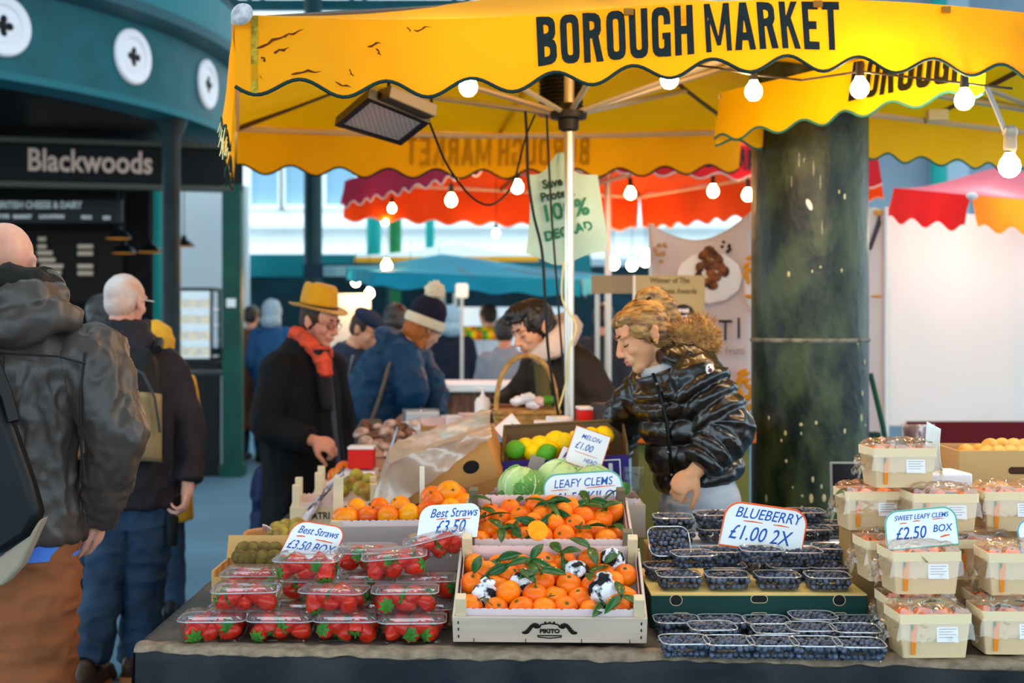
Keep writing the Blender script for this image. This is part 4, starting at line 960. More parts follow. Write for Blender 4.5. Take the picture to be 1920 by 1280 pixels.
mesh_obj('jacket', wrinkle(fuse(b, .01, 3), .009, 8, (1,1,.8), 15, True), mat('ink_jacket', '1a2438', .7, var=.25, vs=4), fm)
obj('sling_strap', MB().tube([P(662,665,d-.17), P(652,700,d-.19), P(640,745,d-.19)], .008, 6), mat('strap_grey', '6f7480', .6), fm)
legs(fm, (J['hl'], J['hr']), (J['kl'], J['kr']), (J['al'], J['ar']), m_jean, (.1,.075,.065), .014, amp=.006)
for k in 'lr': a = J['a'+k]; shoe(fm, V((a.x-.08,a.y,0)), V((a.x+.2,a.y-.05,0)), m_black)
# ===== woman in the bobble hat
d = 6.95
C = P(797, 613, d); M = head_frame((.66, .62, -.5), (.35, 0, 1))
J = dict(neck=P(772,645,d), chest=P(738,695,d), pelvis=P(690,815,d), sr=P(752,668,d-.17), sl=P(775,660,d+.18), er=P(774,738,d-.22), wr=P(763,772,d-.12), el=P(815,730,d+.2), wl=P(815,780,d+.1),
         hl=P(690,835,d+.09), hr=P(682,835,d-.09), kl=P(700,960,d+.1), kr=P(690,960,d-.08), al=P(690,1096,d+.1), ar=P(680,1098,d-.08))
bw = figure('woman in cream and navy bobble hat and blue coat stooping over the mushrooms', (C, M), J, m_skin, .008, True, hands=((J['wr'], (.05,-.1,-1), (.3,-.9,0), .5, 1), (J['wl'], (0,0,-1), (.5,.8,0), .5, -1)))
b = MB(); q = lambda x, y, z: C+M@V((x,y,z)); b.ell(q(0,-.035,-.02), (.078,.08,.11), M); b.ell(q(.03,-.005,-.11), (.05,.04,.09), M); b.ell(q(-.03,-.0,-.11), (.05,.04,.09), M)
mesh_obj('hair', wrinkle(fuse(b, .008, 2), .006, 30, (1,1,.4), 1, True), mat('hair_auburn', 'b0642c', .5, bump=.4, bs=60), bw)
m_knit = mat('navy_knit', '1d1b2c', .9, bump=.4, bs=70); m_cream = mat('cream_knit', 'e5d3b4', .9, bump=.5, bs=60)
hh = obj('hat', MB().lathe([(.098,.0),(.104,.03),(.1,.07),(.085,.105),(.055,.13),(.0,.14)], 24, q(0,-.02,.03), M @ Matrix.Rotation(.22, 3, 'X')), m_knit, bw)
obj('hat_brim', MB().lathe([(.092,-.03),(.112,-.028),(.116,.0),(.11,.022),(.098,.024)], 24, q(0,-.02,.03), M @ Matrix.Rotation(.22, 3, 'X')), m_cream, hh)
obj('pompom', mesh_obj('pompom', wrinkle(fuse(MB().ell(q(0,-.06,.195), .056), .006, 1), .012, 60, (1,1,1), 1), m_cream, hh).data, m_cream, hh) if False else mesh_obj('pompom', wrinkle(fuse(MB().ell(q(0,-.065,.19), .056), .006, 1), .012, 60, (1,1,1), 1), m_cream, hh)
b = MB(); xr = V((-.15,1,0)).normalized(); c_ = lambda x, y, dd=0: P(x, y, d+dd)
torso(b, [(c_(668,815),.2,.15,xr),(c_(682,785),.2,.165,xr),(c_(712,725),.2,.17,xr),(c_(738,685),.215,.165,xr),(c_(758,660),.18,.13,xr),(c_(772,643),.1,.09,xr)], 24)
sleeve(b, P(752,672,d-.15), J['er'], J['wr']+V((0,0,.03)), (.1,.085,.062)); sleeve(b, P(775,668,d+.16), J['el'], J['wl'], (.095,.08,.06)); b.ell(P(742,640,d-.02), (.12,.14,.06), Matrix.Rotation(.5, 3, 'Y'))
mesh_obj('coat', wrinkle(fuse(b, .009, 3), .011, 8, (1,1,1.2), 21, True), mat('petrol_coat', '123a5c', .55, var=.25, vs=4), bw)
legs(bw, (J['hl'], J['hr']), (J['kl'], J['kr']), (J['al'], J['ar']), mat('black_trousers', '131318', .8), (.1,.075,.06), .014, amp=.006)
for k in 'lr': a = J['a'+k]; shoe(bw, V((a.x-.08,a.y,0)), V((a.x+.19,a.y,0)), m_black)
sb = thing('shoulder_bag', 'taupe shoulder bag slung across the blue coat above the mushrooms', 'bag', P(694,800,6.68))
b = MB(); b.loft([ring(P(692,832,6.69),.075,.035,(1,0,0),16,None,.6), ring(P(692,810,6.68),.08,.04,(1,0,0),16,None,.6), ring(P(696,785,6.7),.05,.03,(1,0,0),16,None,.6)])
obj('bag_body', b, mat('taupe_leather', '6f6256', .6), sb); obj('strap', MB().tube([P(697,787,6.69), P(712,745,6.68), P(728,690,6.7), P(745,650,6.75)], .01, 6), mat('taupe_leather', '6f6256', .6), sb)
# ===== young stallholder bending behind the pole
d = 5.85
C = P(999, 616, d); M = head_frame((-.78, -.5, -.42), (-.25, 0, 1))
J = dict(neck=P(1035,655,d+.06), chest=P(1062,730,d+.1), pelvis=P(1090,860,d+.2), sl=P(1085,682,d-.05), sr=P(1015,672,d+.3), el=P(1128,755,d-.05), wl=P(1085,800,d-.12), er=P(975,745,d+.32), wr=P(930,770,d+.2),
         hl=P(1098,890,d+.1), hr=P(1086,890,d+.3), kl=P(1100,1020,d+.1), kr=P(1088,1020,d+.3), al=P(1110,1180,d+.1), ar=P(1100,1178,d+.3))
ym = figure('young dark-haired stallholder in brown jacket bending behind the pole', (C, M), J, mat('skin_pale', 'e2ab8a', .5, col2='d3946f', vs=8), .0055, hands=((J['wl'], (-1,-.1,-.3), (0,-.8,.5), .6, -1), (J['wr'], (-1,0,-.4), (0,.5,.7), .6, 1)))
face_bits(ym, C, M, hair_d, 1.0, True, .0055, 'b8705c')
def tuft(b, q):
    for k in range(9):
        a = -1+2*k/8; b.tube([q(a*.055,.03,.105), q(a*.066,.07,.09), q(a*.062,.094,.068+.006*math.sin(k*5))], [.022,.018,.007], 8)
    b.ell(q(0,.03,.1), (.07,.07,.035), M)
    for k in (-1,1): b.tube([q(k*.07,.03,.04), q(k*.078,.025,-.005)], [.02,.01], 8)
hair_cap(ym, C, M, hair_d, 1, .012, .03, -.06, .0055, tuft, amp=.006, fr=35)
b = MB(); xr = (V(J['sr'])-V(J['sl'])).normalized(); c_ = lambda x, y, dd=0: P(x, y, d+dd)
torso(b, [(c_(1090,890,.2),.2,.15,xr),(c_(1080,800,.16),.2,.155,xr),(c_(1066,735,.1),.215,.16,xr),(c_(1054,690,.09),.2,.14,xr),(c_(1042,665,.07),.14,.11,xr),(c_(1036,650,.06),.095,.09,xr)], 24)
sleeve(b, P(1085,692,d-.03), J['el'], J['wl'], (.1,.085,.06)); sleeve(b, P(1013,690,d+.28), J['er'], J['wr'], (.095,.08,.06))
mesh_obj('jacket', wrinkle(fuse(b, .008, 3), .008, 8, (1,1,.9), 31, True), mat('brown_jacket', '2b211b', .7, var=.25, vs=5), ym)
b = MB(); b.tube([P(1002,672,d-.1), P(1030,655,d-.12), P(1058,632,d-.06), P(1068,612,d+.08), P(1050,600,d+.2)], [.03,.05,.06,.06,.04], 14); b.ell(P(1052,640,d+.02), (.06,.09,.07))
mesh_obj('hood', wrinkle(fuse(b, .008, 3), .006, 14, (1,1,1), 3, True), mat('cream_sweat', 'd8bfb0', .9, bump=.2, bs=60), ym)
b = MB(); b.grid(lambda u, v: P(1000+38*u+14*v, 668+150*v, d-.02-.05*math.sin(PI*u)+.02*v), 8, 8)
obj('apron', b, mat('olive_apron', '5c5330', .85, var=.15, vs=8), ym, solid=.01)
legs(ym, (J['hl'], J['hr']), (J['kl'], J['kr']), (J['al'], J['ar']), m_jean, (.1,.075,.06), .014, amp=.006)
for k in 'lr': a = J['a'+k]; shoe(ym, V((a.x+.08,a.y,0)), V((a.x-.19,a.y-.05,0)), m_black)
# ===== young woman in the puffer jacket
d = 4.35
C = P(1208, 628, d); M = head_frame((-.93, -.2, -.40), (-.38, 0, 1))
J = dict(neck=P(1240,690,d+.02), chest=P(1275,770,d), pelvis=P(1310,905,d), sl=P(1312,702,d-.15), sr=P(1232,704,d+.17), el=P(1367,806,d-.2), wl=P(1303,884,d-.24), er=P(1172,780,d+.34), wr=P(1150,850,d+.42),
         hl=P(1322,945,d-.09), hr=P(1300,945,d+.09), kl=P(1330,1180,d-.09), kr=P(1308,1180,d+.09), al=P(1340,1405,d-.09), ar=P(1318,1402,d+.09))
gw = figure('young blonde woman in glossy black puffer jacket working behind the blueberries', (C, M), J, mat('skin_glow', 'e3a67c', .45, col2='d58f63', vs=7, sheen=.1), .0042, True, .97*1 if False else ((J['wl'], (-.72,-.15,-.6), (-.35,-.85,.35), .95, -1, .94, .9, .3), (J['wr'], (-.4,0,-1), (-.5,-.6,0), .5, 1, .95)))
face_bits(gw, C, M, mat('brow_blonde', '6b4526', .7), 1.0, True, .0038, 'c9746a')
def blonde(b, q):
    b.ell(q(0,-.08,.085), (.04,.035,.03), M); b.ell(q(0,.034,.07), (.060,.055,.038), M)
    for k in (-1, 1): b.ell(q(k*.064,.012,.032), (.015,.05,.04), M); b.tube([q(k*.072,.03,.03), q(k*.075,.02,-.01), q(k*.074,.012,-.035)], [.012,.008,.003], 8)
hb_ = hair_cap(gw, C, M, hair_b, 1, .006, .047, -.05, .0055, blonde, amp=.002, fr=60, frontz=.05)
b = MB(); pt = [P(1214,572,d-.01), P(1206,560,d), P(1226,552,d), P(1248,572,d), P(1262,600,d), P(1274,628,d-.03)]
b.limb(pt, [.02,.028,.03,.033,.03,.012], 12); b.limb([P(1232,575,d-.02), P(1245,612,d-.03), P(1258,640,d-.04)], [.02,.022,.008]); b.limb([P(1228,570,d+.03), P(1246,598,d+.04), P(1266,616,d+.03)], [.02,.02,.008])
mesh_obj('ponytail', wrinkle(fuse(b, .0055, 2), .005, 40, (1,1,.3), 3, True), hair_b, gw)
obj('hair_tie', MB().lathe([(.026,-.008),(.032,0),(.026,.008)], 16, P(1212,566,d-.005), axes(*basis((.8,0,-.5)))), mat('tie_dark', '241c18', .6), gw)
obj('ear_stud', MB().ell(C+M@V((-.083,.0,-.026)), .0035), mat('gold', 'd8b24a', .25, metal=1), gw)
m_puf = mat('black_puffer', '070708', .3, spec=.6, bump=.12, bs=22, coat=.12)
b = MB(); xr = (V(J['sr'])-V(J['sl'])).normalized()
rows = [(P(1316,905,d),.185,.135),(P(1300,860,d),.185,.14),(P(1288,800,d),.185,.145),(P(1274,745,d),.195,.145),(P(1262,712,d),.185,.13),(P(1250,695,d),.14,.11)]
N = 72; rs = []
for k in range(N+1):
    t_ = k/N*(len(rows)-1); i = min(int(t_), len(rows)-2); f = t_-i
    c = rows[i][0].lerp(rows[i+1][0], f); w_ = rows[i][1]*(1-f)+rows[i+1][1]*f; dp = rows[i][2]*(1-f)+rows[i+1][2]*f
    m_ = .84+.18*abs(math.sin(PI*k/N*6))**.5
    rs.append(ring(c, w_*m_, dp*m_, xr, 28, rows[min(i+1,5)][0]-rows[i][0] if i < 5 else (0,0,1), .85))
b.loft(rs)
sleeve(b, P(1308,714,d-.14), J['el'], V(J['wl'])+V((.012,0,.012)), (.096,.084,.062), .24, 18, 7); sleeve(b, P(1236,716,d+.15), J['er'], J['wr'], (.09,.078,.06), .22, 16, 7)
pj = mesh_obj('puffer_jacket', wrinkle(wrinkle(fuse(b, .006, 1), .004, 12, (1,1,1), 41, True), .0015, 34, (1,1,1), 5), m_puf, gw)
b = MB(); b.loft([ring(P(1256,716,d),.13,.105,xr,24,(-.3,0,1)), ring(P(1246,702,d),.118,.1,xr,24,(-.4,0,1)), ring(P(1240,686,d),.112,.098,xr,24,(-.5,0,1)), ring(P(1241,684,d),.098,.085,xr,24,(-.5,0,1)), ring(P(1250,704,d),.09,.08,xr,24,(-.4,0,1))], cap=False)
obj('collar', b, m_puf, pj, sub=1)
obj('collar_lining', MB().loft([ring(P(1246,694,d),.088,.078,xr,20,(-.4,0,1)), ring(P(1241,676,d),.08,.072,xr,20,(-.4,0,1))], cap=False), mat('pale_fleece', 'b9b6b6', .9), pj, solid=.01)
b = MB(); b.tube([P(1224,700,d-.13), P(1236,735,d-.155), P(1250,790,d-.16), P(1256,850,d-.16), P(1262,905,d-.15)], .0065, 6); obj('zip', b, mat('zip_black', '050505', .3, metal=.4), pj)
b = MB()
for k in range(5): u = k/4; b.ell(P(1232+28*u, 720+170*u, d-.165), .006)
obj('press_stud', b, mat('stud_steel', '77736c', .25, metal=.9), pj)
ob = obj('sleeve_badge', MB().ell(P(1331,692,d-.235), (.016,.004,.018), Matrix.Rotation(.4, 3, 'Z'), 16, 8), mat('badge_white', 'e8e2da', .6), pj)
obj('emblem', MB().ell(P(1331,694,d-.2395), (.008,.0025,.007), None, 10, 6).ell(P(1329,688,d-.2395), (.003,.0025,.004), None, 8, 6), mat('badge_red', '7c2a34', .6), ob)
# fur trimmed hood lying on her shoulders
fr_ = random.Random(11); b = MB(); m_fur = mat('fur_tan', 'b8893f', .8, col2='7a4f1f', vs=30, sheen=.3)
core = [(P(1268,640,d-.03),.045),(P(1290,624,d-.04),.06),(P(1312,622,d-.01),.068),(P(1322,640,d+.03),.06),(P(1306,648,d-.05),.058),(P(1284,650,d-.07),.045)]
for c, r in core: b.ell(c, r*.82, None, 16, 10)
for k in range(2600):
    c, r = fr_.choice(core); n = V((fr_.gauss(0,1), fr_.gauss(0,1)-.3, fr_.gauss(0,1))).normalized(); p = c+n*r*.78
    tip = p+(n+V((fr_.uniform(-.35,.35), fr_.uniform(-.3,.3), fr_.uniform(-.35,.35)))).normalized()*fr_.uniform(.014,.034)
    x, y, z = basis(n); w_ = .0022; b.add([p+x*w_, p-x*w_*.5+y*w_*.8, p-x*w_*.5-y*w_*.8, tip], [(0,1,3),(1,2,3),(2,0,3)])
obj('fur_trim', b, m_fur, pj, fix=False)
b = MB(); b.ell(P(1296,668,d-.02), (.1,.13,.045), Matrix.Rotation(.35, 3, 'Y')); b.ell(P(1270,672,d-.05), (.07,.1,.04), Matrix.Rotation(.2, 3, 'Y'))
mesh_obj('hood', wrinkle(fuse(b, .007, 3), .008, 14, (1,1,1), 3, True), m_puf, pj)
legs(gw, (J['hl'], J['hr']), (J['kl'], J['kr']), (J['al'], J['ar']), mat('pale_joggers', 'b9c0cc', .85, var=.08, vs=6), (.115,.09,.075), .008, amp=.009, seed=7)
for k in 'lr': a = J['a'+k]; shoe(gw, V((a.x+.08,a.y,0)), V((a.x-.17,a.y-.02,0)), m_white)
# ===== people farther off
m_navy = mat('navy_coat', '0e1a2c', .8, var=.15, vs=5)
p_, C_, M_, L_ = passer('person in a long navy coat walking away beyond the wicker basket', 845, 577, 12, 1.7, -.15, m_navy, None, mat('grey_blue_hood', '8fb0c4', .8), coat_len=.95)
passer('passer-by with pale hood and bright blue rucksack far down the alley', 510, 566, 14, 1.7, .05, mat('blue_jacket', '1f4f7c', .7), None, mat('pale_grey_hood', '9fb4c0', .8))
passer('passer-by in a brown coat half hidden by the green corner post', 472, 574, 14.2, 1.7, .3, mat('brown_coat', '6e4630', .8), hair_d, coat_len=.8)
passer('shopper in a white top with hair in a bun at the far produce stall', 915, 572, 13.5, 1.62, -.8, mat('white_top', 'd9e0e6', .8), mat('hair_brown', '3b2a1e', .6), female=True)
passer('shopper in a pale grey coat behind the bending stallholder', 948, 596, 9.6, 1.6, .3, mat('grey_coat', '8b9aa6', .85, var=.15, vs=5), hair_d, coat_len=.7)
passer('shopper in a dark coat between the pole and the blonde woman', 1132, 572, 10.5, 1.68, .5, mat('slate_coat', '30383f', .8), hair_d)
passer('dark-haired shopper facing away beside the bobble hat', 742, 572, 9.0, 1.68, .2, mat('teal_jacket', '1d4b66', .7), hair_d)
passer('tall shopper in a red jacket at the far meat stall', 880, 585, 15.5, 1.65, -.5, mat('red_jacket', '96273a', .8), hair_d)
# ---------------------------------------------------------------- the fruit table
TZ = .73
def fy(x): return 3.222-.162*max(0, min(1, (x+.95)/2.2))+.012*math.sin(x*3.1)
XL, XR, YB, YE, XW = -.945, 2.2, 4.06, 6.03, .14
tt = thing('trestle_table', 'long trestle table hidden under the brown and navy table covers', 'table', (.3, 3.6, 0))
wd = mat('trestle_ply', '8a6a45', .7)
obj('table_top', MB().box(((XL+XR)/2+.02, (3.26+YB)/2, TZ-.035), (XR-XL-.06, YB-3.28, .035)), wd, tt, smooth=False)
obj('wing_top', MB().box(((XL+XW)/2+.02, (YB+YE)/2+.01, TZ-.035), (XW-XL-.06, YE-YB-.02, .035)), wd, tt, smooth=False)
for x, y in ((XL+.12,3.4),(XL+.12,4.0),(.6,3.4),(.6,4.0),(2.0,3.4),(2.0,4.0),(XL+.12,5.9),(XW-.1,5.9)):
    obj('leg', MB().box((x, y, (TZ-.05)/2), (.05,.05,TZ-.05)), wd, tt, smooth=False)
clo = thing('table_cover', 'dark sheet with painted brown reflections and navy plastic skirt covering the whole fruit table', 'tablecloth', (.3, 3.6, TZ))
m_cover = mat('dark_cover_brown_reflections', '5a4b3d', .5, col2='1c2226', vs=4.5, bump=.35, bs=70, spec=.4); m_navyp = mat('navy_plastic', '060c15', .45, spec=.3, var=.3, vs=5, bump=.3, bs=12)  # brown patches put warm reflections into the dark plastic sheet's colour
def wob(x, y): return .004*noise.noise(V((x*9, y*9, 1)))+.003*noise.noise(V((x*25, y*20, 3)))
b = MB()
def topf(u, v):
    x = XL+(XR-XL)*u; y0 = fy(x)
    if v < .16:                       # the lip hanging over the front edge
        t = v/.16; ov = (.015+.009*noise.noise(V((x*6, 2, 0)))+.006*noise.noise(V((x*21, 5, 0))))
        a = t*PI/2
        return V((x, y0-.014*math.cos(a)-.004+.006*noise.noise(V((x*14,t*2,7)))*(1-t), TZ-ov*(1-t)-.0+wob(x, y0)*t+.002))
    t = (v-.16)/.84
    return V((x, y0+(YB-y0)*t, TZ+.002+wob(x, y0+(YB-y0)*t)*(1 if t < .1 else .4)))
b.grid(topf, 260, 40)
b.grid(lambda u, v: V((XL+(XW-XL)*u, YB+(YE-YB)*v, TZ+.002+.5*wob(u, v*3))), 20, 40)
obj('top_sheet', b, m_cover, clo, solid=.002)
b = MB()
b.grid(lambda u, v: topf(u, v*.21)+V((0,-.0025,.0025+.003*noise.noise(V((u*90,v*3,5))))), 420, 12)
obj('frayed_hem', b, mat('hem_brown', '85715d', .8, var=.3, vs=30, bump=.5, bs=120), clo, solid=.0015)
b = MB()
def skf(u, v):
    x = XL+(XR-XL)*u; fold = .02*math.sin(x*17+2*noise.noise(V((x*3,0,0))))+.02*noise.noise(V((x*7, v*2, 4)))+.008*noise.noise(V((x*22, v*7, 4)))
    return V((x, fy(x)-.006-.03*v**.7+fold*min(1, v*2.2+.12), TZ-.006-(TZ-.03)*v))
b.grid(skf, 240, 40)
def sks(u, v):
    y = fy(XL)-.006+(YE-fy(XL)+.0)*u; fold = .018*math.sin(y*15)+.02*noise.noise(V((y*6, v*2, 9)))
    return V((XL-.004-.02*v+fold*min(1, v*2), y, TZ-.004-(TZ-.03)*v))
b.grid(sks, 120, 24)
obj('skirt', b, m_navyp, clo)
# ---------------------------------------------------------------- wooden crates
m_pop = mat('poplar_wood', 'd6bd97', .7, var=.08, vs=3, stretch=(1,1,9), bump=.1, bs=40); m_popd = mat('grey_wood', '6f6450', .8, var=.15, vs=6)
m_pop2 = mat('pinkish_wood', 'cdb6a2', .7, var=.1, vs=2.5, stretch=(1,1,8)); m_lin = mat('liner_paper', 'e6d2d2', .7, transl=.1)
def crate(name, label, loc, W, D, H, post=.1, rz=0, rx=0, board=None, postm=None, pw=.028, liner=True, fh=None, ry=0, floor=True):
    t = local(thing(name, label, 'crate', loc, None, (rx, ry, rz))); bd = board or m_pop; fh = fh or H
    obj('front_board', MB().box((0, -D/2, fh/2), (W, .007, fh)), bd, t, smooth=False, bev=.001)
    obj('back_board', MB().box((0, D/2, H/2), (W, .007, H)), bd, t, smooth=False, bev=.001)
    for s in (-1, 1): obj('side_board', MB().box((s*(W/2-.003), 0, H/2), (.007, D-.008, H*.9)), bd, t, smooth=False, bev=.001)
    for s in (-1, 1):
        for f in (-1, 1):
            obj('corner_post', MB().box((s*(W/2-pw/2-.008), f*(D/2-pw/2-.004), post/2), (pw, pw, post)), postm or bd, t, smooth=False, bev=.002)
    if floor: obj('base_board', MB().box((0, 0, .006), (W-.01, D-.01, .008)), bd, t, smooth=False)
    if liner:
        b = MB()
        def lf(u, v, s):
            h = H*.98+.012*abs(math.sin(u*W*160))**.7*.5
            return V(((u-.5)*(W-.03), s*(D/2-.012), .014+(h)*v+.0))
        b.grid(lambda u, v: lf(u, v, 1), 60, 3)
        b.grid(lambda u, v: V(((u-.5)*(W-.03), -(D/2-.012), .014+(fh*.98+.006*abs(math.sin(u*W*160))**.7)*v)), 60, 3)
        for s in (-1, 1): b.grid(lambda u, v: V((s*(W/2-.014), (u-.5)*(D-.03), .014+H*.95*v)), 20, 3)
        obj('paper_liner', b, m_lin, t, smooth=False)
    return t
def riser(label, x, y, w, dp, z0, z1, m=None, name='carton', rx=0):
    t = thing(name, label, 'box', (x, y, z0))
    b = MB(); b.box((x, y, (z0+z1)/2), (w, dp, z1-z0)); obj('box_body', b, m or mat('carton_brown', 'a98250', .8, var=.08, vs=6), t, smooth=False, bev=.003)
    return t
# ---------------------------------------------------------------- clementines
m_clem = mat('clementine_peel', 'fb8204', .38, col2='ee5f02', vs=11, bump=.25, bs=160, coat=.15)
m_leaf = mat('citrus_leaf', '1f5a1e', .35, col2='0f3a14', vs=25, coat=.2); m_stem = mat('stem_green', '4d5a24', .7)
m_wrap = mat('printed_tissue', 'e9e6ea', .6, col2='15161c', vs=22, thr=(.46,.52), bump=.6, bs=30)
def clem_mesh():
    b = MB(); pr = []
    for k in range(17):
        a = PI*k/16; r = .0305*math.sin(a)**.93; z = -.0265*math.cos(a)
        if k > 13: z -= .0035*((k-13)/3)**2
        pr.append((max(r, .0004), z))
    b.lathe(pr, 24, cap=True); return b.mesh('clementine')
cm = clem_mesh()
def leaf_mb(b, p, d, n, L=.055, w=.014, curl=.25):
    d = V(d).normalized(); n = V(n); n = (n-d*n.dot(d)).normalized(); s = d.cross(n)
    def f(u, v):
        ww = w*(math.sin(PI*min(1, u*.97+.03))**.8)*(1-.25*u); c = (v-.5)*2
        return V(p)+d*L*u - n*L*curl*u*u + s*ww*c + n*.35*ww*abs(c)
    b.grid(f, 10, 4); return b
def clem_proto(kind):
    if kind == 'wrapped':
        t = thing('wrapped_clementine', '-', 'clementine'); obj('fruit', cm.copy(), m_clem, t)
        me = fuse(MB().lathe([(.004,-.03),(.022,-.026),(.033,-.008),(.034,.008),(.026,.024),(.014,.031),(.02,.044),(.006,.046)], 18, cap=True), .0045, 1)
        mesh_obj('tissue_wrapper', wrinkle(me, .0035, 60, (1,1,1), 4, True), m_wrap, t); return t
    t = thing('clementine', '-', 'clementine'); obj('fruit', cm.copy(), m_clem, t)
    obj('calyx', MB().lathe([(.0005,.0262),(.004,.0258),(.0048,.0248),(.002,.0235)], 7), m_stem, t)
    if kind >= 1:
        obj('stem', MB().tube([(0,0,.024),(.002,.001,.034),(.006,.002,.043)], .0014, 6), m_stem, t)
        for k in range(kind):
            a = 1.0+k*2.4; obj('leaf', leaf_mb(MB(), (.003,.001,.034), (math.cos(a), math.sin(a), .35-.2*k), (0,0,1), .058+.006*k, .0145), m_leaf, t, solid=.0008)
    return t
protos = [clem_proto(0), clem_proto(1), clem_proto(2), clem_proto(3), clem_proto('wrapped')]
used = set()
def put(pi, M, label, group=None):
    p = protos[pi]
    if pi not in used: used.add(pi); p.matrix_world = M; p['label'] = label; 
    else: p = dup(p, M, label)
    if group: p['group'] = group
    return p
def crate_M(t): return Matrix.Translation(t.location) @ t.rotation_euler.to_matrix().to_4x4()
al1 = math.radians(24); al2 = math.radians(19)
cx = P(1034, 600, 3.2).x
lc = crate('clementine_crate', 'lower wooden crate of clementines with black printed crest, tipped towards the buyer', (cx, 3.35, .804), .485, .30, .075, .125, -.03, al1, m_pop2, m_pop, .026)
uc = crate('clementine_crate', 'upper wooden crate of leafy clementines with grey posts behind the crested one', (cx+.004, 3.685, .895), .475, .29, .085, .125, -.01, al2, m_pop2, m_popd, .026)
riser('brown carton propping up the upper clementine crate', cx, 3.72, .40, .2, TZ+.004, .862)
riser('thin carton wedge under the back of the crested crate', cx, 3.45, .40, .06, TZ+.004, .825)
# crest on the lower front board
b = MB(); z0 = .037; yq = -.155
for s in (-1, 1):
    for k in range(9):
        a = .3+k*.32; b.ell((s*(.03+.0042*k), yq, z0+.006+.012*math.sin(a*1.7)), (.009-.0004*k,.0015,.0045), Matrix.Rotation(s*a, 3, 'Y'), 8, 5)
b.tube([(-.03,yq,z0+.012),(-.02,yq,z0+.02),(0,yq,z0+.024),(.02,yq,z0+.02),(.03,yq,z0+.012)], .002, 5)
for k in (-1,0,1): b.ell((k*.011, yq, z0+.0255), (.003,.0015,.0035), None, 8, 5)
b.box((0,yq,z0-.014), (.062,.0015,.0028)); b.tube([(-.03,yq,z0-.018),(0,yq,z0-.022),(.03,yq,z0-.018)], .0016, 5)
obj('crest', b, mat('stamp_black', '1b1614', .8), lc)
vs, fs = text_mesh('PIKITO', .017, .0008, 0, .95, 3); obj('lettering', MB().add([V((u, yq, z0-.006+v)) for u, v in vs], fs), mat('stamp_black', '1b1614', .8), lc, solid=.001, smooth=False)
b = MB()
for s in (-1, 1):
    for z in (.018,.04,.06): b.box((s*.228, -.154, z), (.003,.002,.008))
for x in (-.19,-.06,.08,.2): b.box((x, -.154, .006), (.0015,.002,.012))
obj('staples', b, mat('staple_dark', '2a2523', .4, metal=.6), lc, smooth=False)
rj = random.Random(21)
def fill_crate(t, which, W, D, H, nx, ny, heap):
    M = crate_M(t); n = 0
    for j in range(ny):
        for i in range(nx):
            u = (i+.5+(.25 if j % 2 else -.25))/nx-.5; v = (j+.5)/ny-.5
            x = u*(W-.065)+rj.uniform(-.007,.007); y = v*(D-.06)+rj.uniform(-.006,.006)
            z = H-.018+heap*(1-(2*u)**2)*.7+rj.uniform(-.008,.012)
            if which == 'lower': kind = rj.choices((0,1,2,3,4), (5,2,2,2,1.4))[0]
            else: kind = rj.choices((0,1,2,3), (5,3,3,2))[0]
            if j == 0 and kind == 4: kind = 0
            tilt = rj.uniform(-1.2,.5); mm = M @ Matrix.Translation((x, y, z)) @ Matrix.Rotation(rj.uniform(0, 6.28), 4, 'Z') @ Matrix.Rotation(tilt, 4, 'X') @ Matrix.Scale(rj.uniform(1.0,1.14), 4)
            look = ('bare clementine','stalked one-leaf clementine','two-leaf clementine','leafy clementine','tissue-wrapped clementine')[kind]
            put(kind, mm, '%s in the %s crate, %s from its left, %s row from the front' % (look, 'crested' if which == 'lower' else 'upper', ORD[i], ORD[j]), 'clementines in the %s crate' % which)
fill_crate(lc, 'lower', .485, .30, .075, 7, 5, .012)
fill_crate(uc, 'upper', .475, .29, .085, 7, 4, .022)
hc_ = thing('halved_clementine', 'halved clementine showing its cut face at the front of the upper crate', 'clementine', (0,0,0))
MU = crate_M(uc)
obj('peel', MB().lathe([(.0004,-.026),(.012,-.024),(.024,-.014),(.03,0),(.0285,.001)], 22), m_clem, hc_); obj('flesh', MB().lathe([(.0285,.001),(.014,.002),(.0004,.0015)], 22), mat('flesh_orange', 'ff9a1c', .25, var=.15, vs=50), hc_)
hc_.matrix_world = MU @ TRS((-.03,-.115,.118), .3, .7)
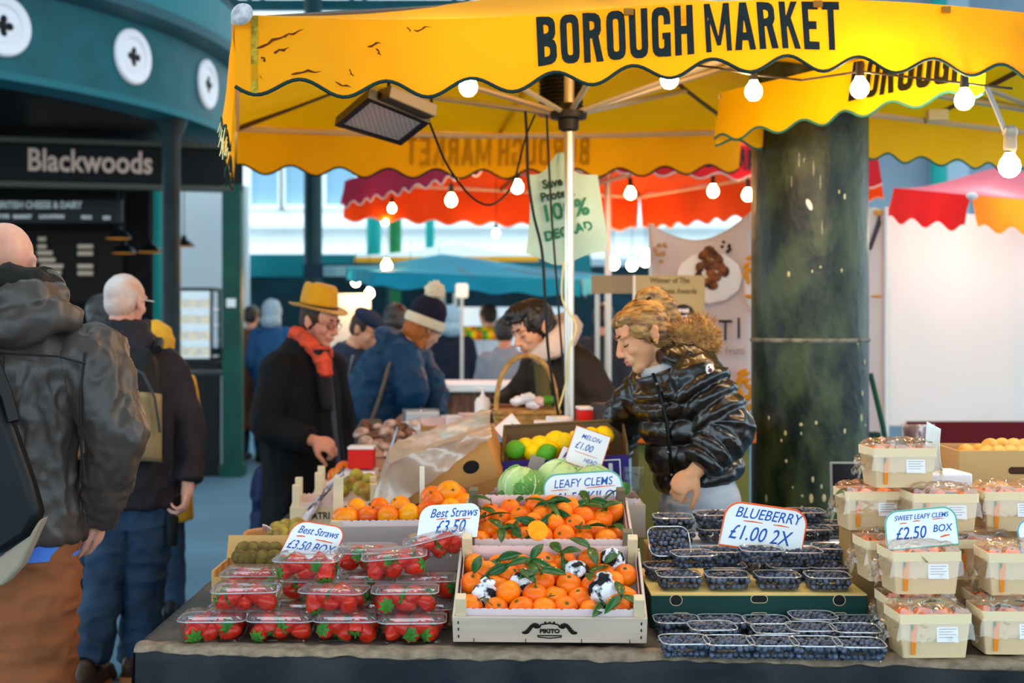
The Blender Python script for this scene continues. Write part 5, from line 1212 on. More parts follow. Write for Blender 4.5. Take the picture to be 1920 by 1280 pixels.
# ---------------------------------------------------------------- strawberries in lidded punnets
m_clr = mat('clear_punnet', 'f4f7f8', .06, clear=.97, bump=.12, bs=60); m_lid = mat('clear_lid', 'f8fafb', .05, clear=.86, spec=.66, bump=.22, bs=26)
def rr(w, dp, z, r=.02, n=5):
    pts = []
    for sx, sy, a0 in ((1,1,0),(-1,1,PI/2),(-1,-1,PI),(1,-1,1.5*PI)):
        for k in range(n+1): a = a0+PI/2*k/n; pts.append(V((sx*(w/2-r)+r*math.cos(a), sy*(dp/2-r)+r*math.sin(a), z)))
    return pts
def punnet_proto(w, dp, h, lid, label):
    t = thing('strawberry_punnet' if lid else 'blueberry_punnet', label, 'punnet')
    b = MB(); b.loft([rr(w*.80,dp*.78,.004,.015), rr(w*.86,dp*.84,.0,.018), rr(w*.88,dp*.86,.004,.02), rr(w*.93,dp*.92,h*.5,.022), rr(w*.97,dp*.965,h*.93,.024), rr(w,dp,h*.94,.026), rr(w,dp,h,.026), rr(w*.975,dp*.97,h,.024)], cap=False)
    b.f.append(tuple(range(24))); b.m.append(0)
    obj('tray', b, m_clr, t)
    obj('rim', MB().tube(rr(w,dp,h*.97,.026), .0016, 6, close=True), mat('rim_clear', 'ffffff', .1, clear=.55, spec=.85), t)
    if lid:
        b = MB(); b.loft([rr(w*1.02,dp*1.02,h*.98,.028), rr(w*1.02,dp*1.02,h*1.04,.028), rr(w*.95,dp*.94,h*1.06,.026), rr(w*.91,dp*.9,h*1.2,.026), rr(w*.86,dp*.84,h*1.235,.024)], cap=False); b.f.append(tuple(range(96,120))); b.m.append(0)
        obj('lid', b, m_lid, t)
    return t
m_sb = mat('strawberry_red', 'c92206', .32, col2='8a0d04', vs=60, kind='voronoi', thr=(.05,.3), bump=.35, bs=70, coat=.25); m_cal = mat('calyx_green', '3f7d2a', .6, var=.2, vs=30)
sbp = thing('strawberry', '-', 'strawberry')
obj('berry', MB().lathe([(.0004,-.024),(.006,-.0225),(.0125,-.014),(.0175,-.001),(.0195,.010),(.0165,.0185),(.008,.0215),(.0004,.021)], 16), m_sb, sbp)
b = MB()
for k in range(7): a = 2*PI*k/7; leaf_mb(b, (0,0,.0215), (math.cos(a), math.sin(a), .12), (0,0,1), .019, .0055, .35)
b.tube([(0,0,.02),(.002,0,.03)], .0014, 5); obj('calyx', b, m_cal, sbp, solid=.0007)
sb_used = [False]
W_, D_, H_ = .172, .118, .053
pp = punnet_proto(W_, D_, H_, True, '-'); pp_used = [False]
def strawberries(px, z, d, rz, label, rx=0, ry=0):
    p = P(px, 600, d); M = Matrix.Translation((p.x, d, z)) @ Matrix.Rotation(rz, 4, 'Z') @ Matrix.Rotation(rx, 4, 'X') @ Matrix.Rotation(ry, 4, 'Y')
    if not pp_used[0]: pp_used[0] = True; t = pp; t.matrix_world = M; t['label'] = label
    else: t = dup(pp, M, label)
    t['group'] = 'lidded strawberry punnets'
    for j in range(2):
        for i in range(3):
            for lay in (0, 1):
                if lay and (i == 2): continue
                x = (-.05+i*.049+(.024 if lay else 0))+rj.uniform(-.004,.004); y = (-.028+j*.05)+rj.uniform(-.005,.005); zz = .022+lay*.018
                mm = M @ Matrix.Translation((x, y, zz)) @ Matrix.Rotation(rj.uniform(0, 6.28), 4, 'Z') @ Matrix.Rotation(rj.choice((1.2, 1.6, 2.0, 2.6)), 4, 'X') @ Matrix.Scale(rj.uniform(1.05,1.28), 4)
                lb = 'ripe strawberry inside the '+label.replace('lidded punnet of strawberries', 'strawberry punnet')
                if not sb_used[0]: sb_used[0] = True; q = sbp; q.matrix_world = mm; q['label'] = lb
                else: q = dup(sbp, mm, lb)
                q['group'] = 'strawberries in the '+label
L1 = TZ+.006; L2 = L1+.067; L3 = L2+.067
for a in ((402,L1,3.29,.02,'lidded punnet of strawberries at the table corner, front row'),
          (530,L1,3.29,-.02,'lidded punnet of strawberries second along the front row'),
          (653,L1,3.29,.0,'lidded punnet of strawberries third along the front row'),
          (774,L1,3.275,.03,'lidded punnet of strawberries beside the crested crate, front row'),
          (455,L1,3.42,.02,'lidded punnet of strawberries behind the table corner one'),
          (575,L1,3.43,.0,'lidded punnet of strawberries behind the front row second'),
          (690,L1,3.43,.02,'lidded punnet of strawberries behind the front row third'),
          (795,L1,3.43,.0,'lidded punnet of strawberries behind the one by the crested crate'),
          (470,L1,3.56,.0,'lidded punnet of strawberries at the back of the stack, table edge'),
          (462,L2,3.32,.10,'lidded punnet of strawberries on the corner pair, second layer'),
          (627,L2,3.31,-.12,'lidded punnet of strawberries in the middle of the second layer'),
          (760,L2,3.31,.04,'lidded punnet of strawberries nearest the crested crate, second layer'),
          (475,L2,3.53,.02,'lidded punnet of strawberries at the table edge, second layer behind'),
          (590,L2,3.46,.0,'lidded punnet of strawberries under the price card'),
          (690,L2,3.47,-.1,'lidded punnet of strawberries behind the middle of the second layer'),
          (800,L2,3.46,.1,'lidded punnet of strawberries behind the second layer by the crate'),
          (577,L3,3.38,-.06,'lidded punnet of strawberries on top in front of the price card'),
          (690,L3,3.5,.0,'lidded punnet of strawberries on top behind the price card'),
          (742,L3+.005,3.40,.05,'lidded punnet of strawberries tilted on top in the middle',0,-.07),
          (822,L3+.04,3.5,.1,'lidded punnet of strawberries tilted highest against the crate',0,-.24)):
    strawberries(*a)
# ---------------------------------------------------------------- blueberries
m_bb = mat('blueberry_skin', '10131c', .38, col2='626c86', vs=60, spec=.5, thr=(.25,.62))  # pale tone is bloom, lightened to stand in for silvery highlights
def berry_mb(b, c, r, rot):
    pr = [(.0003,-.95),(.5,-.84),(.87,-.45),(1,0),(.88,.47),(.55,.8),(.36,.88),(.3,.78),(.0003,.74)]
    b.lathe([(x*r, z*r) for x, z in pr], 10, c, rot); return b
bbp = berry_mb(MB(), (0,0,0), .0075, None).mesh('blueberry'); bbp.materials.append(m_bb); bbp.polygons.foreach_set('use_smooth', [True]*len(bbp.polygons))
BW, BD, BH = .118, .104, .038
bp_ = punnet_proto(BW, BD, BH, False, '-'); bp_used = [False]; mass = MB(); bcount = [0]
def blueberries(px, z, d, rz, label, n_ind=0, rx=0, ry=0):
    p = P(px, 600, d); M = Matrix.Translation((p.x, d, z)) @ Matrix.Rotation(rz, 4, 'Z') @ Matrix.Rotation(rx, 4, 'X') @ Matrix.Rotation(ry, 4, 'Y')
    if not bp_used[0]: bp_used[0] = True; t = bp_; t.matrix_world = M; t['label'] = label
    else: t = dup(bp_, M, label)
    t['group'] = 'open blueberry punnets'; k = 0
    pts = []
    for lay in range(2):
        f = .84+.07*lay
        for j in range(6):
            for i in range(7):
                x = (i+.5+(.25 if (j+lay) % 2 else -.25))/7-.5; y = (j+.5)/6-.5
                if lay < 1 and 0 < i < 6 and 0 < j: continue      # only what shows through the sides below the top layer
                pts.append((V((x*BW*f+rj.uniform(-.002,.002), y*BD*f+rj.uniform(-.002,.002), .010+lay*.0145+(rj.uniform(-.003,.005)+.008*(1-(2*x)**2)*(1-(2*y)**2) if lay == 1 else 0))), lay))
    pts.sort(key=lambda q: (-q[1], q[0].y))
    for q, lay in pts:
        r = rj.uniform(.0076,.0096); mm = M @ Matrix.Translation(q) @ Matrix.Rotation(rj.uniform(0,6.28), 4, 'Z') @ Matrix.Rotation(rj.uniform(-1.3,1.3), 4, 'X')
        if k < n_ind:
            k += 1; bcount[0] += 1
            o = bpy.data.objects.new('blueberry', bbp); COL.objects.link(o); o.matrix_world = mm @ Matrix.Scale(r/.0075, 4)
            tag(o, 'blueberry in the '+label.replace('of blueberries ', ''), 'blueberry', 'blueberries in the '+label)
        else: berry_mb(mass, mm.translation, r, mm.to_3x3())
T1 = TZ+.006
gz = .826
for a in ((1283,T1,3.12,.03,'open punnet of blueberries at the front beside the crested crate',50),
          (1366,T1,3.11,.0,'open punnet of blueberries second in the front row',40),
          (1448,T1,3.105,.0,'open punnet of blueberries in the middle of the front row',50),
          (1529,T1,3.1,-.02,'open punnet of blueberries fourth in the front row',30),
          (1611,T1,3.09,-.04,'open punnet of blueberries front row, beside the wooden punnets',30),
          (1268,T1,3.335,.0,'open punnet of blueberries behind the front one by the crested crate',0),
          (1352,T1,3.335,.0,'open punnet of blueberries second in the row behind the front',0),
          (1437,T1,3.325,.0,'open punnet of blueberries against the green box, middle',0),
          (1455,T1,3.225,.0,'open punnet of blueberries in the second row behind the middle front one',0),
          (1612,T1,3.325,.0,'open punnet of blueberries against the green box corner',0),
          (1335,T1+.006,3.235,.05,'open punnet of blueberries behind the gap of first and second front ones',50),
          (1520,T1+.006,3.225,.02,'open punnet of blueberries in the second row behind the fourth front one',50),
          (1604,T1+.006,3.21,-.04,'open punnet of blueberries in the second row beside the wooden punnets',0),
          (1524,T1+.01,3.332,.03,'open punnet of blueberries against the green box behind the fourth front one',0),
          (1272,gz,3.475,.02,'open punnet of blueberries on the green box, end by the crate',0),
          (1363,gz,3.47,.0,'open punnet of blueberries on the green box, second along',0),
          (1457,gz,3.47,.0,'open punnet of blueberries on the green box, third along',0),
          (1551,gz,3.46,-.03,'open punnet of blueberries on the green box, far end',0),
          (1248,gz,3.6,.1,'open punnet of blueberries in the green box second row by the crate',0),
          (1358,gz,3.6,.0,'open punnet of blueberries in the green box second row, before the sign edge',0),
          (1424,gz,3.7,.0,'open punnet of blueberries in the green box back row, middle',0),
          (1478,gz,3.6,.0,'open punnet of blueberries in the green box second row, under the sign',0),
          (1552,gz,3.6,.0,'open punnet of blueberries in the green box second row, far end',0),
          (1300,gz+.042,3.55,.15,'open punnet of blueberries stacked second tier by the tilted one',0),
          (1352,gz+.042,3.61,.0,'open punnet of blueberries stacked second tier under the topmost',0),
          (1500,gz+.042,3.6,.0,'open punnet of blueberries stacked second tier under the sign',0),
          (1562,gz+.042,3.66,-.1,'open punnet of blueberries stacked second tier, far end',0),
          (1428,gz+.06,3.52,.0,'open punnet of blueberries topmost, directly before the blueberry sign',0)):
    blueberries(*a)
blueberries(1252, gz+.07, 3.66, .05, 'open punnet of blueberries tilted up beside the crate post', 0, .75)
gb = thing('green_carton', 'dark green cardboard carton with punched holes under the upper blueberries', 'box', (P(1421,600,3.4).x, 3.58, TZ))
gx = P(1422, 600, 3.4).x; m_grn = mat('dark_green_print', '0b3530', .5, var=.08, vs=5); m_card = mat('card_buff', 'd8b76e', .75)
obj('carton_body', MB().box((gx, 3.57, TZ+.048), (.575, .36, .085)), m_grn, gb, smooth=False, bev=.003)
obj('card_top', MB().box((gx, 3.57, .822), (.572, .357, .004)), m_card, gb, smooth=False)
def slot(pts, z, w, h, x, half=False):
    r = h/2; o = []
    for k in range(13):
        a = PI*k/12; o.append((w/2-r+r*math.cos(a-PI/2), r*math.sin(a-PI/2)))
    for k in range(13):
        a = PI*k/12; o.append((-w/2+r+r*math.cos(a+PI/2), r*math.sin(a+PI/2)))
    return o
Mx = axes(V((1,0,0)), V((0,0,1)), V((0,-1,0)))
for dx, z, w_, h_ in ((-.22,TZ+.079,.03,.026),(.0,TZ+.082,.042,.018),(.212,TZ+.079,.03,.026),(-.207,TZ+.038,.042,.013),(.0,TZ+.038,.042,.013),(.21,TZ+.038,.042,.013)):
    c = V((gx+dx, 3.3895, z)); o_ = slot(None, 0, w_+.004, h_+.004, 0)
    e_ = obj('hole_edge', MB().prism(o_, .0012, Mx, c), mat('card_edge', 'cdb48a', .8), gb, smooth=False); obj('hole', MB().prism(slot(None,0,w_,h_,0), .0014, Mx, c+V((0,-.0004,0))), m_black, e_, smooth=False)
bt = riser('pale blue tray holding the back blueberries behind the green carton', P(1465,600,3.8).x, 3.90, .56, .24, TZ+.005, .885, mat('tray_blue', 'b9c3d6', .6), 'blueberry_tray')
rz_ = .892
for a in ((1262,.885,3.83,.1,'open punnet of blueberries at the back beside the clementine post'),(1345,rz_,3.84,.0,'open punnet of blueberries at the back below the blonde woman'),(1520,rz_,3.84,.0,'open punnet of blueberries at the back right of the sign'),(1572,rz_,3.93,-.05,'open punnet of blueberries at the back by the black screen'),
          (1262,.928,3.83,.0,'half-empty punnet of blueberries topmost by the clementine post'),(1340,rz_+.042,3.85,.1,'open punnet of blueberries topmost below the blonde woman'),(1405,rz_,3.96,.0,'open punnet of blueberries behind the sign top edge'),(1508,rz_+.042,3.9,.0,'open punnet of blueberries topmost right of the sign')):
    blueberries(*a)
riser('small carton under the back corner punnets beside the clementine post', P(1258,600,3.84).x, 3.85, .15, .14, TZ+.005, .88)
sm = obj('blueberry_mass', mass, m_bb, None, fix=False); tag(sm, 'all the smaller blueberries filling the open punnets', 'blueberries', None, 'stuff')
# ---------------------------------------------------------------- price signs
m_sign = mat('sign_card', 'f1f1f0', .5); m_sb_ = mat('sign_blue_ink', '1352a8', .5); m_so = mat('sign_orange_ink', 'f05a1e', .5); m_sr = mat('sign_red_ink', 'd8281e', .5); m_sg = mat('sign_teal_edge', '5fae9f', .5)
def arch(w, h, r=.35, n=8):
    o = [(-w/2,-h/2),(w/2,-h/2)]; rr_ = r*h
    for k in range(n+1): a = PI/2*k/n; o.append((w/2-rr_+rr_*math.cos(a), h/2-rr_+rr_*math.sin(a)))
    for k in range(n+1): a = PI/2+PI/2*k/n; o.append((-w/2+rr_+rr_*math.cos(a), h/2-rr_+rr_*math.sin(a)))
    return o
def sign(label, c, w, h, roll, lines, under, edge=None, lean=12, shape='arch', skew=0, yaw=0, stick=True):
    t = local(thing('price_sign', label, 'sign', c, None, None))
    M = (Matrix.Rotation(yaw, 3, 'Z') @ Matrix.Rotation(math.radians(-lean), 3, 'X') @ Matrix.Rotation(-math.radians(roll), 3, 'Y')) @ Mx
    o = arch(w, h) if shape == 'arch' else [(-w/2,-h/2),(w/2,-h/2),(w/2,h/2),(-w/2,h/2)]
    o = [(u+skew*v, v) for u, v in o]
    obj('card', MB().prism(o, .003, M), m_sign, t, smooth=False)
    if edge: obj('painted_edge', MB().tube([M @ V((u*.985, v*.98, .0032)) for u, v in o], .0022*max(.8, w/.2), 5, close=True), edge, t)
    b = MB()
    for s, u, v, sz, sx in lines:
        vs, fs = text_mesh(s, sz, sz*.005, .25, sx, 3); b.add([M @ V((u+x+skew*(v+y), v+y, .0036)) for x, y in vs], fs)
    obj('lettering', b, m_sb_, t, smooth=False, solid=.0008)
    if under:
        for u0, v0, u1, v1, r in under:
            b = MB(); b.tube([M @ V((u0, v0, .0036)), M @ V(((u0+u1)/2, (v0+v1)/2+.0008, .0038)), M @ V((u1, v1, .0036))], [r*.6, r, r*.5], 6)
            obj('underline', b, m_so, t)
    if stick: obj('holder', MB().tube([M @ V((0, -h*.4, -.004)), M @ V((0, -h*.5-.05, -.004))], .003, 6), m_clr, t)
    return t
sign('orange-edged card lettered Best Straws, 3.50 a box, above the strawberries', P(588,1015,3.6), .15, .105, -9,
     [('Best Straws', .002, .018, .03, .8), ('£3.50 BOX', -.002, -.028, .036, .78)], [(-.05,.008,-.025,.01,.0022),(.005,.006,.055,.004,.002)], m_so, 14, skew=.25)
sign('white card lettered Best Straws, 3.50, tucked behind the crate post', P(842,977,3.5), .165, .092, 3,
     [('Best Straws', .01, .012, .034, .8), ('£3.50', .004, -.03, .048, .75)], [(-.035,.006,-.005,.008,.0016),(.015,.003,.06,.005,.0016),(-.03,-.039,.03,-.041,.0016)], None, 10, skew=.18)
sign('teal-edged card lettered Leafy Clems by the kilo behind the upper crate', P(1094,925,3.95), .245, .13, 4,
     [('LEAFY CLEMS', .0, .022, .036, .85), ('£1.50 KILO', .0, -.026, .046, .85)], [(-.1,.015,-.045,.015,.0016),(.01,.016,.1,.018,.0016),(.02,-.034,.09,-.034,.0016)], m_sg, 10)
sign('orange-edged card lettered Blueberry on the upper blueberry punnets', P(1432,990,3.62), .235, .128, -8,
     [('BLUEBERRY', .005, .022, .042, .86), ('£1.00 2X', -.01, -.04, .058, .8)], [(-.06,.013,-.005,.013,.002),(.025,.013,.07,.012,.002)], m_so, 10, skew=.08)
sign('teal-edged card lettered Sweet Leafy Clems, 2.50 a box', P(1727,990,3.27), .185, .098, 5,
     [('SWEET LEAFY CLEMS', .002, .024, .0175, .85), ('£2.50', -.03, -.024, .044, .8), ('BOX', .052, -.012, .026, .9)], [(-.055,.016,-.035,.016,.0014),(-.02,.019,0,.019,.0014),(.03,.02,.06,.02,.0014),(.045,-.026,.07,-.022,.0022)], m_sg, 8, skew=.03)
sign('blue-edged card cut off by the frame beside the wooden punnets', P(1945,1005,3.3), .1, .09, 6, [('CLEMS', -.0, .0, .03, .85)], None, mat('sign_blue_edge', '3e9fd0', .5), 8)
sign('orange-edged card with a 1.00 price leaning on the citrus box', P(1102,842,4.30), .125, .13, -19,
     [('MELON', .0, .03, .022, .9), ('£1.00', -.015, -.008, .034, .8), ('HEAD', .02, -.045, .02, .85)], [(-.04,-.02,.04,-.02,.0012)], m_so, 14, shape='rect')
sign('smaller orange-edged card half behind the 1.00 price on the citrus box', P(1078,868,4.315), .12, .08, -24, [('MINI', -.02, .0, .034, .8)], None, m_so, 14, shape='rect')
sign('diamond-set orange-edged card among the packets by the brown box', P(957,805,5.3), .1, .1, 40, [('£5', 0, -.02, .05, .8)], None, m_so, 10, shape='rect')
# ---------------------------------------------------------------- mango tray beside the upper crate
mt = crate('fruit_crate', 'pinkish wooden crate of red and orange mangoes behind the strawberries', (P(752,600,3.92).x, 3.98, .80), .44, .30, .135, .15, .07, .0, mat('pink_grey_wood', 'b7a5a0', .75, var=.07, vs=3, stretch=(1,1,8)), m_pop, .03)
obj('end_post', MB().box((-.195, -.06, .2), (.03,.012,.14)), m_pop, mt, smooth=False)
obj('tall_post', MB().box((.06, .135, .2), (.016,.012,.16)), mat('post_white', 'e6dcc6', .7), mt, smooth=False)
riser('brown carton holding up the mango crate', P(752,600,3.95).x, 4.0, .4, .26, TZ+.005, .797)
m_mo = mat('mango_orange', 'f8930a', .35, col2='e65a08', vs=9, coat=.2); m_mr = mat('mango_red', 'c92a12', .35, col2='ee7a0c', vs=8, coat=.2); m_my = mat('mango_yellow', 'fca50c', .35, col2='f08208', vs=8, coat=.2)
def fruit_me(rx, ry, rz, dim=.15):
    b = MB(); b.ell((0,0,0), (rx,ry,rz), None, 22, 14)
    for v in b.v:
        k = v.z/rz
        if k > .8: v.z -= (k-.8)*rz*dim*2
    return b
MG = fruit_me(.036,.034,.033).mesh('mango'); MG2 = fruit_me(.041,.036,.034).mesh('mango')
def fruit(name, label, cat, px, py, d, me, m, rot=(0,0,0), s=1, group=None, stalk=None):
    t = thing(name, label, cat, P(px, py, d), group); t.rotation_euler = rot; t.scale = (s,s,s); t['local'] = 1
    mm = me.copy(); mm.materials.clear(); obj('fruit_skin', mm, m, t)
    if stalk: obj('stalk', MB().lathe([(.0004,stalk-.003),(.0035,stalk),(.0045,stalk+.002),(.0004,stalk+.003)], 8), m_stem, t)
    return t
for i, (x, y, dd, m, me) in enumerate(((648,970,3.87,m_mo,MG2),(690,969,3.88,m_mr,MG),(727,967,3.875,m_mo,MG),(766,964,3.89,m_my,MG),(800,960,3.9,m_mr,MG),(845,955,3.9,m_my,MG),(668,955,3.96,m_my,MG),(710,953,3.97,m_mo,MG),(750,950,3.96,m_my,MG),(815,938,3.95,m_mr,MG),(812,932,4.0,m_mo,MG2),(842,922,3.97,m_my,MG2),(870,945,3.95,m_my,MG),(856,930,4.0,m_mo,MG))):
    fruit('mango', 'glossy %s mango, %s of the pinkish crate, %s from its free end' % ('red' if m is m_mr else 'orange' if m is m_mo else 'yellow', 'front row' if i < 6 else 'second row' if i < 9 else 'heaped end', ORD[i if i < 6 else i-6 if i < 9 else i-9]), 'fruit', x, y, dd, me, m, (.4*i, .3*i, .9*i), 1, 'mangoes in the pinkish crate', .033)
# ---------------------------------------------------------------- pale crates with pears and mushrooms by the black coat
pa = crate('fruit_crate', 'pale wooden crate stamped PAT with tall posts beside the black coat', (P(622,600,4.75).x, 4.86, .742), .33, .26, .12, .2, .12, 0, mat('pale_poplar', 'e3d2b0', .7, var=.06, vs=3, stretch=(1,1,8)), None, .028)
vs, fs = text_mesh('PATRI', .035, .001, 0, .9, 3); obj('stamp', MB().add([V((u-.06, -.1345, .075+v)) for u, v in vs], fs), mat('stamp_black', '1b1614', .8), pa, smooth=False)
pb = crate('fruit_crate', 'second pale wooden crate behind the stamped one with one tall post', (P(665,600,5.1).x, 5.24, .742), .36, .26, .12, .2, .1, 0, mat('pale_poplar', 'e3d2b0', .7), None, .03)
riser('shallow orange tray base behind the second pale crate', P(655,600,5.62).x, 5.64, .26, .2, TZ+.005, .835, m_pop2)
b = MB()
def film(u, v): 
    p = P(560+85*u, 992-108*u+14*math.sin(9*v+6*u)*.4-10*v, 4.62+.14*u+.06*v); p.z += .02*noise.noise(V((u*7, v*5, 2))); return p
b.grid(film, 24, 8); tag(obj('striped_tissue', b, mat('striped_tissue', 'cfcbd6', .5, col2='4a4650', vs=16, thr=(.45,.55)), None, solid=.002), 'crumpled grey striped tissue strip spilling over the stamped crate', 'tissue')
PR = MB().lathe([(.0004,-.04),(.02,-.036),(.034,-.02),(.036,-.004),(.028,.014),(.017,.03),(.013,.042),(.0004,.047)], 18).mesh('pear'); m_pear = mat('pear_skin', 'a9a03c', .5, col2='8a5a30', vs=14)
for i, (x, y, dd) in enumerate(((655,905,4.95),(678,915,4.9),(700,918,4.92),(670,893,5.05),(692,900,5.02),(640,918,4.95),(715,905,5.0),(690,925,4.86))):
    fruit('pear', 'green-brown pear, %s in the stamped pale crate' % ORD[i], 'fruit', x, y, dd, PR, m_pear, (.9+.5*i, .4*i, 1.1*i), .85, 'pears in the stamped crate', .047)
OR = fruit_me(.04,.04,.037).mesh('orange')
for i, (x, y, dd) in enumerate(((638,890,5.6),(655,892,5.56),(668,883,5.64),(645,880,5.68),(680,890,5.62),(628,894,5.62))):
    fruit('orange', 'shiny orange, %s in the second pale crate by the black coat' % ORD[i], 'fruit', x, y, dd, OR, m_mo, (.3*i, .5, i), 1.0, 'oranges in the second pale crate', .037)
# kiwi and pear cartons at the table edge
kt = thing('pear_carton', 'curled brown carton of pears at the edge of the table', 'box', P(528,1003,4.0))
q0_ = P(530,1010,4.0); b = MB(); 
b.loft([ring((q0_.x, 4.02, .80),.10,.085,(1,.1,0),24,None,.7), ring((q0_.x, 4.02, .885),.125,.105,(1,.1,0),24,None,.7), ring((q0_.x, 4.02, .88),.117,.097,(1,.1,0),24,None,.7), ring((q0_.x, 4.02, .812),.095,.08,(1,.1,0),24,None,.7)])
obj('carton_wall', b, mat('carton_warm', 'b98a5c', .8), kt); obj('paper_flap', MB().grid(lambda u, v: P(492+26*u, 988+10*v+20*u*u-5, 3.95+.1*v), 4, 4), m_lin, kt, solid=.003)
for i, (x, y, dd) in enumerate(((515,1000,3.97),(535,995,4.0),(555,994,4.0),(527,1004,3.94),(548,1005,3.94),(560,985,4.06),(540,986,4.08),(520,990,4.06))):
    fruit('pear', 'small russet pear, %s in the curled carton at the table edge' % ORD[i], 'fruit', x, y, dd, PR, m_pear, (1.2+.4*i, .3*i, 1.7*i), .72, 'pears in the curled carton', .047)
riser('low carton beneath the curled pear carton', q0_.x, 4.02, .2, .18, TZ+.005, .797)
kc = thing('kiwi_carton', 'open tan cardboard carton with a small white label at the table edge', 'box', P(480,1048,3.8))
k0 = P(489,600,3.8).x; b = MB()
b.box((k0,3.70,.772),(.24,.006,.07)); b.box((k0,3.90,.785),(.24,.006,.095)); b.box((k0-.12,3.8,.78),(.006,.2,.09)); b.box((k0+.12,3.8,.78),(.006,.2,.09)); b.box((k0,3.8,.74),(.236,.196,.006))
obj('carton_wall', b, mat('carton_tan', 'd2a465', .8), kc, smooth=False); obj('flap', MB().box((k0-.02,3.90,.86),(.2,.006,.07), Matrix.Rotation(-.4,3,'X')), mat('carton_tan', 'd2a465', .8), kc, smooth=False)
obj('label', MB().box((k0-.03,3.69,.79),(.07,.004,.035)), mat('label_lilac', 'c5c2d2', .6), kc, smooth=False)
KW = fruit_me(.03,.024,.024).mesh('kiwi')
for i in range(8): fruit('kiwi', 'brown kiwi, %s in the tan carton at the table edge' % ORD[i], 'fruit', 452+20*(i % 4)+4*(i//4), 1046-16*(i//4), 3.76+.07*(i//4), KW, mat('kiwi_skin', '7d6a35', .8, col2='5c4a24', vs=40), (.3*i,.4,i*1.1), 1, 'kiwis in the tan carton')
# ---------------------------------------------------------------- cabbages
cbx = crate('cabbage_crate', 'crate of pale cabbages with paper lining behind the clementines', (P(1062,600,4.1).x, 4.22, .86), .50, .30, .105, .11, .0, 0, m_pop2, None, .026)
riser('tall brown carton under the cabbage crate', P(1062,600,4.1).x, 4.22, .44, .24, TZ+.005, .857)
m_cab = mat('cabbage_leaf', '9cc878', .5, col2='c4dfa6', vs=5, bump=.25, bs=22); m_vein = mat('cabbage_vein', 'dcebc2', .5)
def cabbage(label, px, py, d, s, rot, dark=False):
    t = thing('cabbage', label, 'cabbage', P(px, py, d), 'cabbages', rot); t.scale = (s,s,s); t['local'] = 1
    b = MB(); b.ell((0,0,0), (.07,.068,.06), None, 28, 18)
    for v in b.v: v *= 1+.03*noise.noise(v*40)
    obj('heart', b, m_cab, t)
    for k in range(5):
        a = k*1.26; b = MB()
        def lf(u, v, a=a):
            th = -1.35+2.5*u; ph = a+(v-.5)*1.7*(math.cos((u-.45)*2.4))
            r = .0715+.003*math.sin(9*v+5*u)+.006*max(0, u-.8)*5*abs(v-.5)
            return V((r*math.cos(th)*math.cos(ph), r*math.cos(th)*math.sin(ph), r*.87*math.sin(th)))
        b.grid(lf, 18, 16); le = obj('leaf', b, m_cab if not dark or k % 2 else mat('cabbage_dark', '5f9a4a', .5, col2='86b866', vs=7), t, solid=.002)
        b = MB(); b.tube([lf(u/8, .5)*1.015 for u in range(8)], [.0035-.0003*u for u in range(8)], 5)
        for s_ in (-1, 1):
            for u in (.25,.45,.65): b.tube([lf(u, .5)*1.012, lf(u+.1, .5+s_*.2)*1.012, lf(u+.16, .5+s_*.36)*1.01], [.002,.0014,.0006], 4)
        obj('vein', b, m_vein, le)
    b = MB()
    for k in range(3): b.tube([V((-.02+.012*k,0,.0))+V((.02*(1-k*.25)*math.cos(f), -.0725+.012*k*.3, .016*(1-k*.25)*math.sin(f))) for f in (PI*2*j/10 for j in range(10))], .0022, 5, close=True)
    obj('furled_tip', b, mat('cabbage_dark2', '6fae52', .5), t)
cabbage('green cabbage with furled dark tip nearest the filmed carton', 978, 912, 4.12, 1.05, (.0,.3,.2), True)
cabbage('palest cabbage in the middle of the crate', 1050, 904, 4.18, 1.12, (.5,.2,.9))
cabbage('pale cabbage behind the leafy clems card', 1110, 908, 4.16, 1.0, (.1,-.2,.1))
for i, (x, y, dd) in enumerate(((976,932,4.08),(1003,931,4.07),(950,925,4.1),(1168,915,4.15))):
    fruit('avocado', 'small dark green avocado, %s before the cabbages' % ORD[i], 'fruit', x, y, dd, PR, mat('avocado_skin', '3f7a35', .4, col2='6aa04c', vs=20), (1.4, .4*i, 1.2*i), .62, 'avocados by the cabbages')
tag(obj('clear_tub', MB().loft([rr(.06,.05,0,.012), rr(.075,.06,.085,.014)], cap=False), m_clr), 'clear plastic tub standing beside the cabbage crate end', 'tub').matrix_world = TRS(P(1188,925,4.2))
# ---------------------------------------------------------------- citrus box
m_pur = mat('purple_print', '3a2a78', .5); czx = P(1064,600,4.45).x
riser('stacked brown carton under the purple citrus box', czx, 4.53, .4, .24, TZ+.005, .97)
cz = local(thing('citrus_box', 'purple printed box of lemons with a white N on its front', 'box', (czx, 4.53, 1.0), None, (.2, -.06, -.04)))
b = MB(); b.box((0,.14,.075),(.43,.006,.15)); b.box((-.213,0,.06),(.006,.28,.12)); b.box((.213,0,.075),(.006,.28,.15)); b.box((0,0,.003),(.42,.28,.006))
obj('box_wall', b, mat('carton_brown2', '7d6240', .8), cz, smooth=False); obj('printed_front', MB().box((0,-.14,.055),(.43,.006,.11)), m_pur, cz, smooth=False); b = MB(); b.tube([(-.215,-.14,.112),(-.215,.14,.152),(.215,.14,.152),(.215,-.14,.112)], .007, 6); obj('board_rim', b, mat('rim_brown', '6a5638', .8), cz)
vs, fs = text_mesh('N', .07, .004, 0, .95, 3); obj('lettering', MB().add([V((.135+u, -.1445, .032+v)) for u, v in vs], fs), m_white, cz, smooth=False)
b = MB()
for x0, z0_, w_, h_ in ((.135,.095,.1,.004),(.135,.018,.1,.004),(.085,.056,.004,.08),(.185,.056,.004,.08)): b.box((x0,-.1445,z0_),(w_,.002,h_))
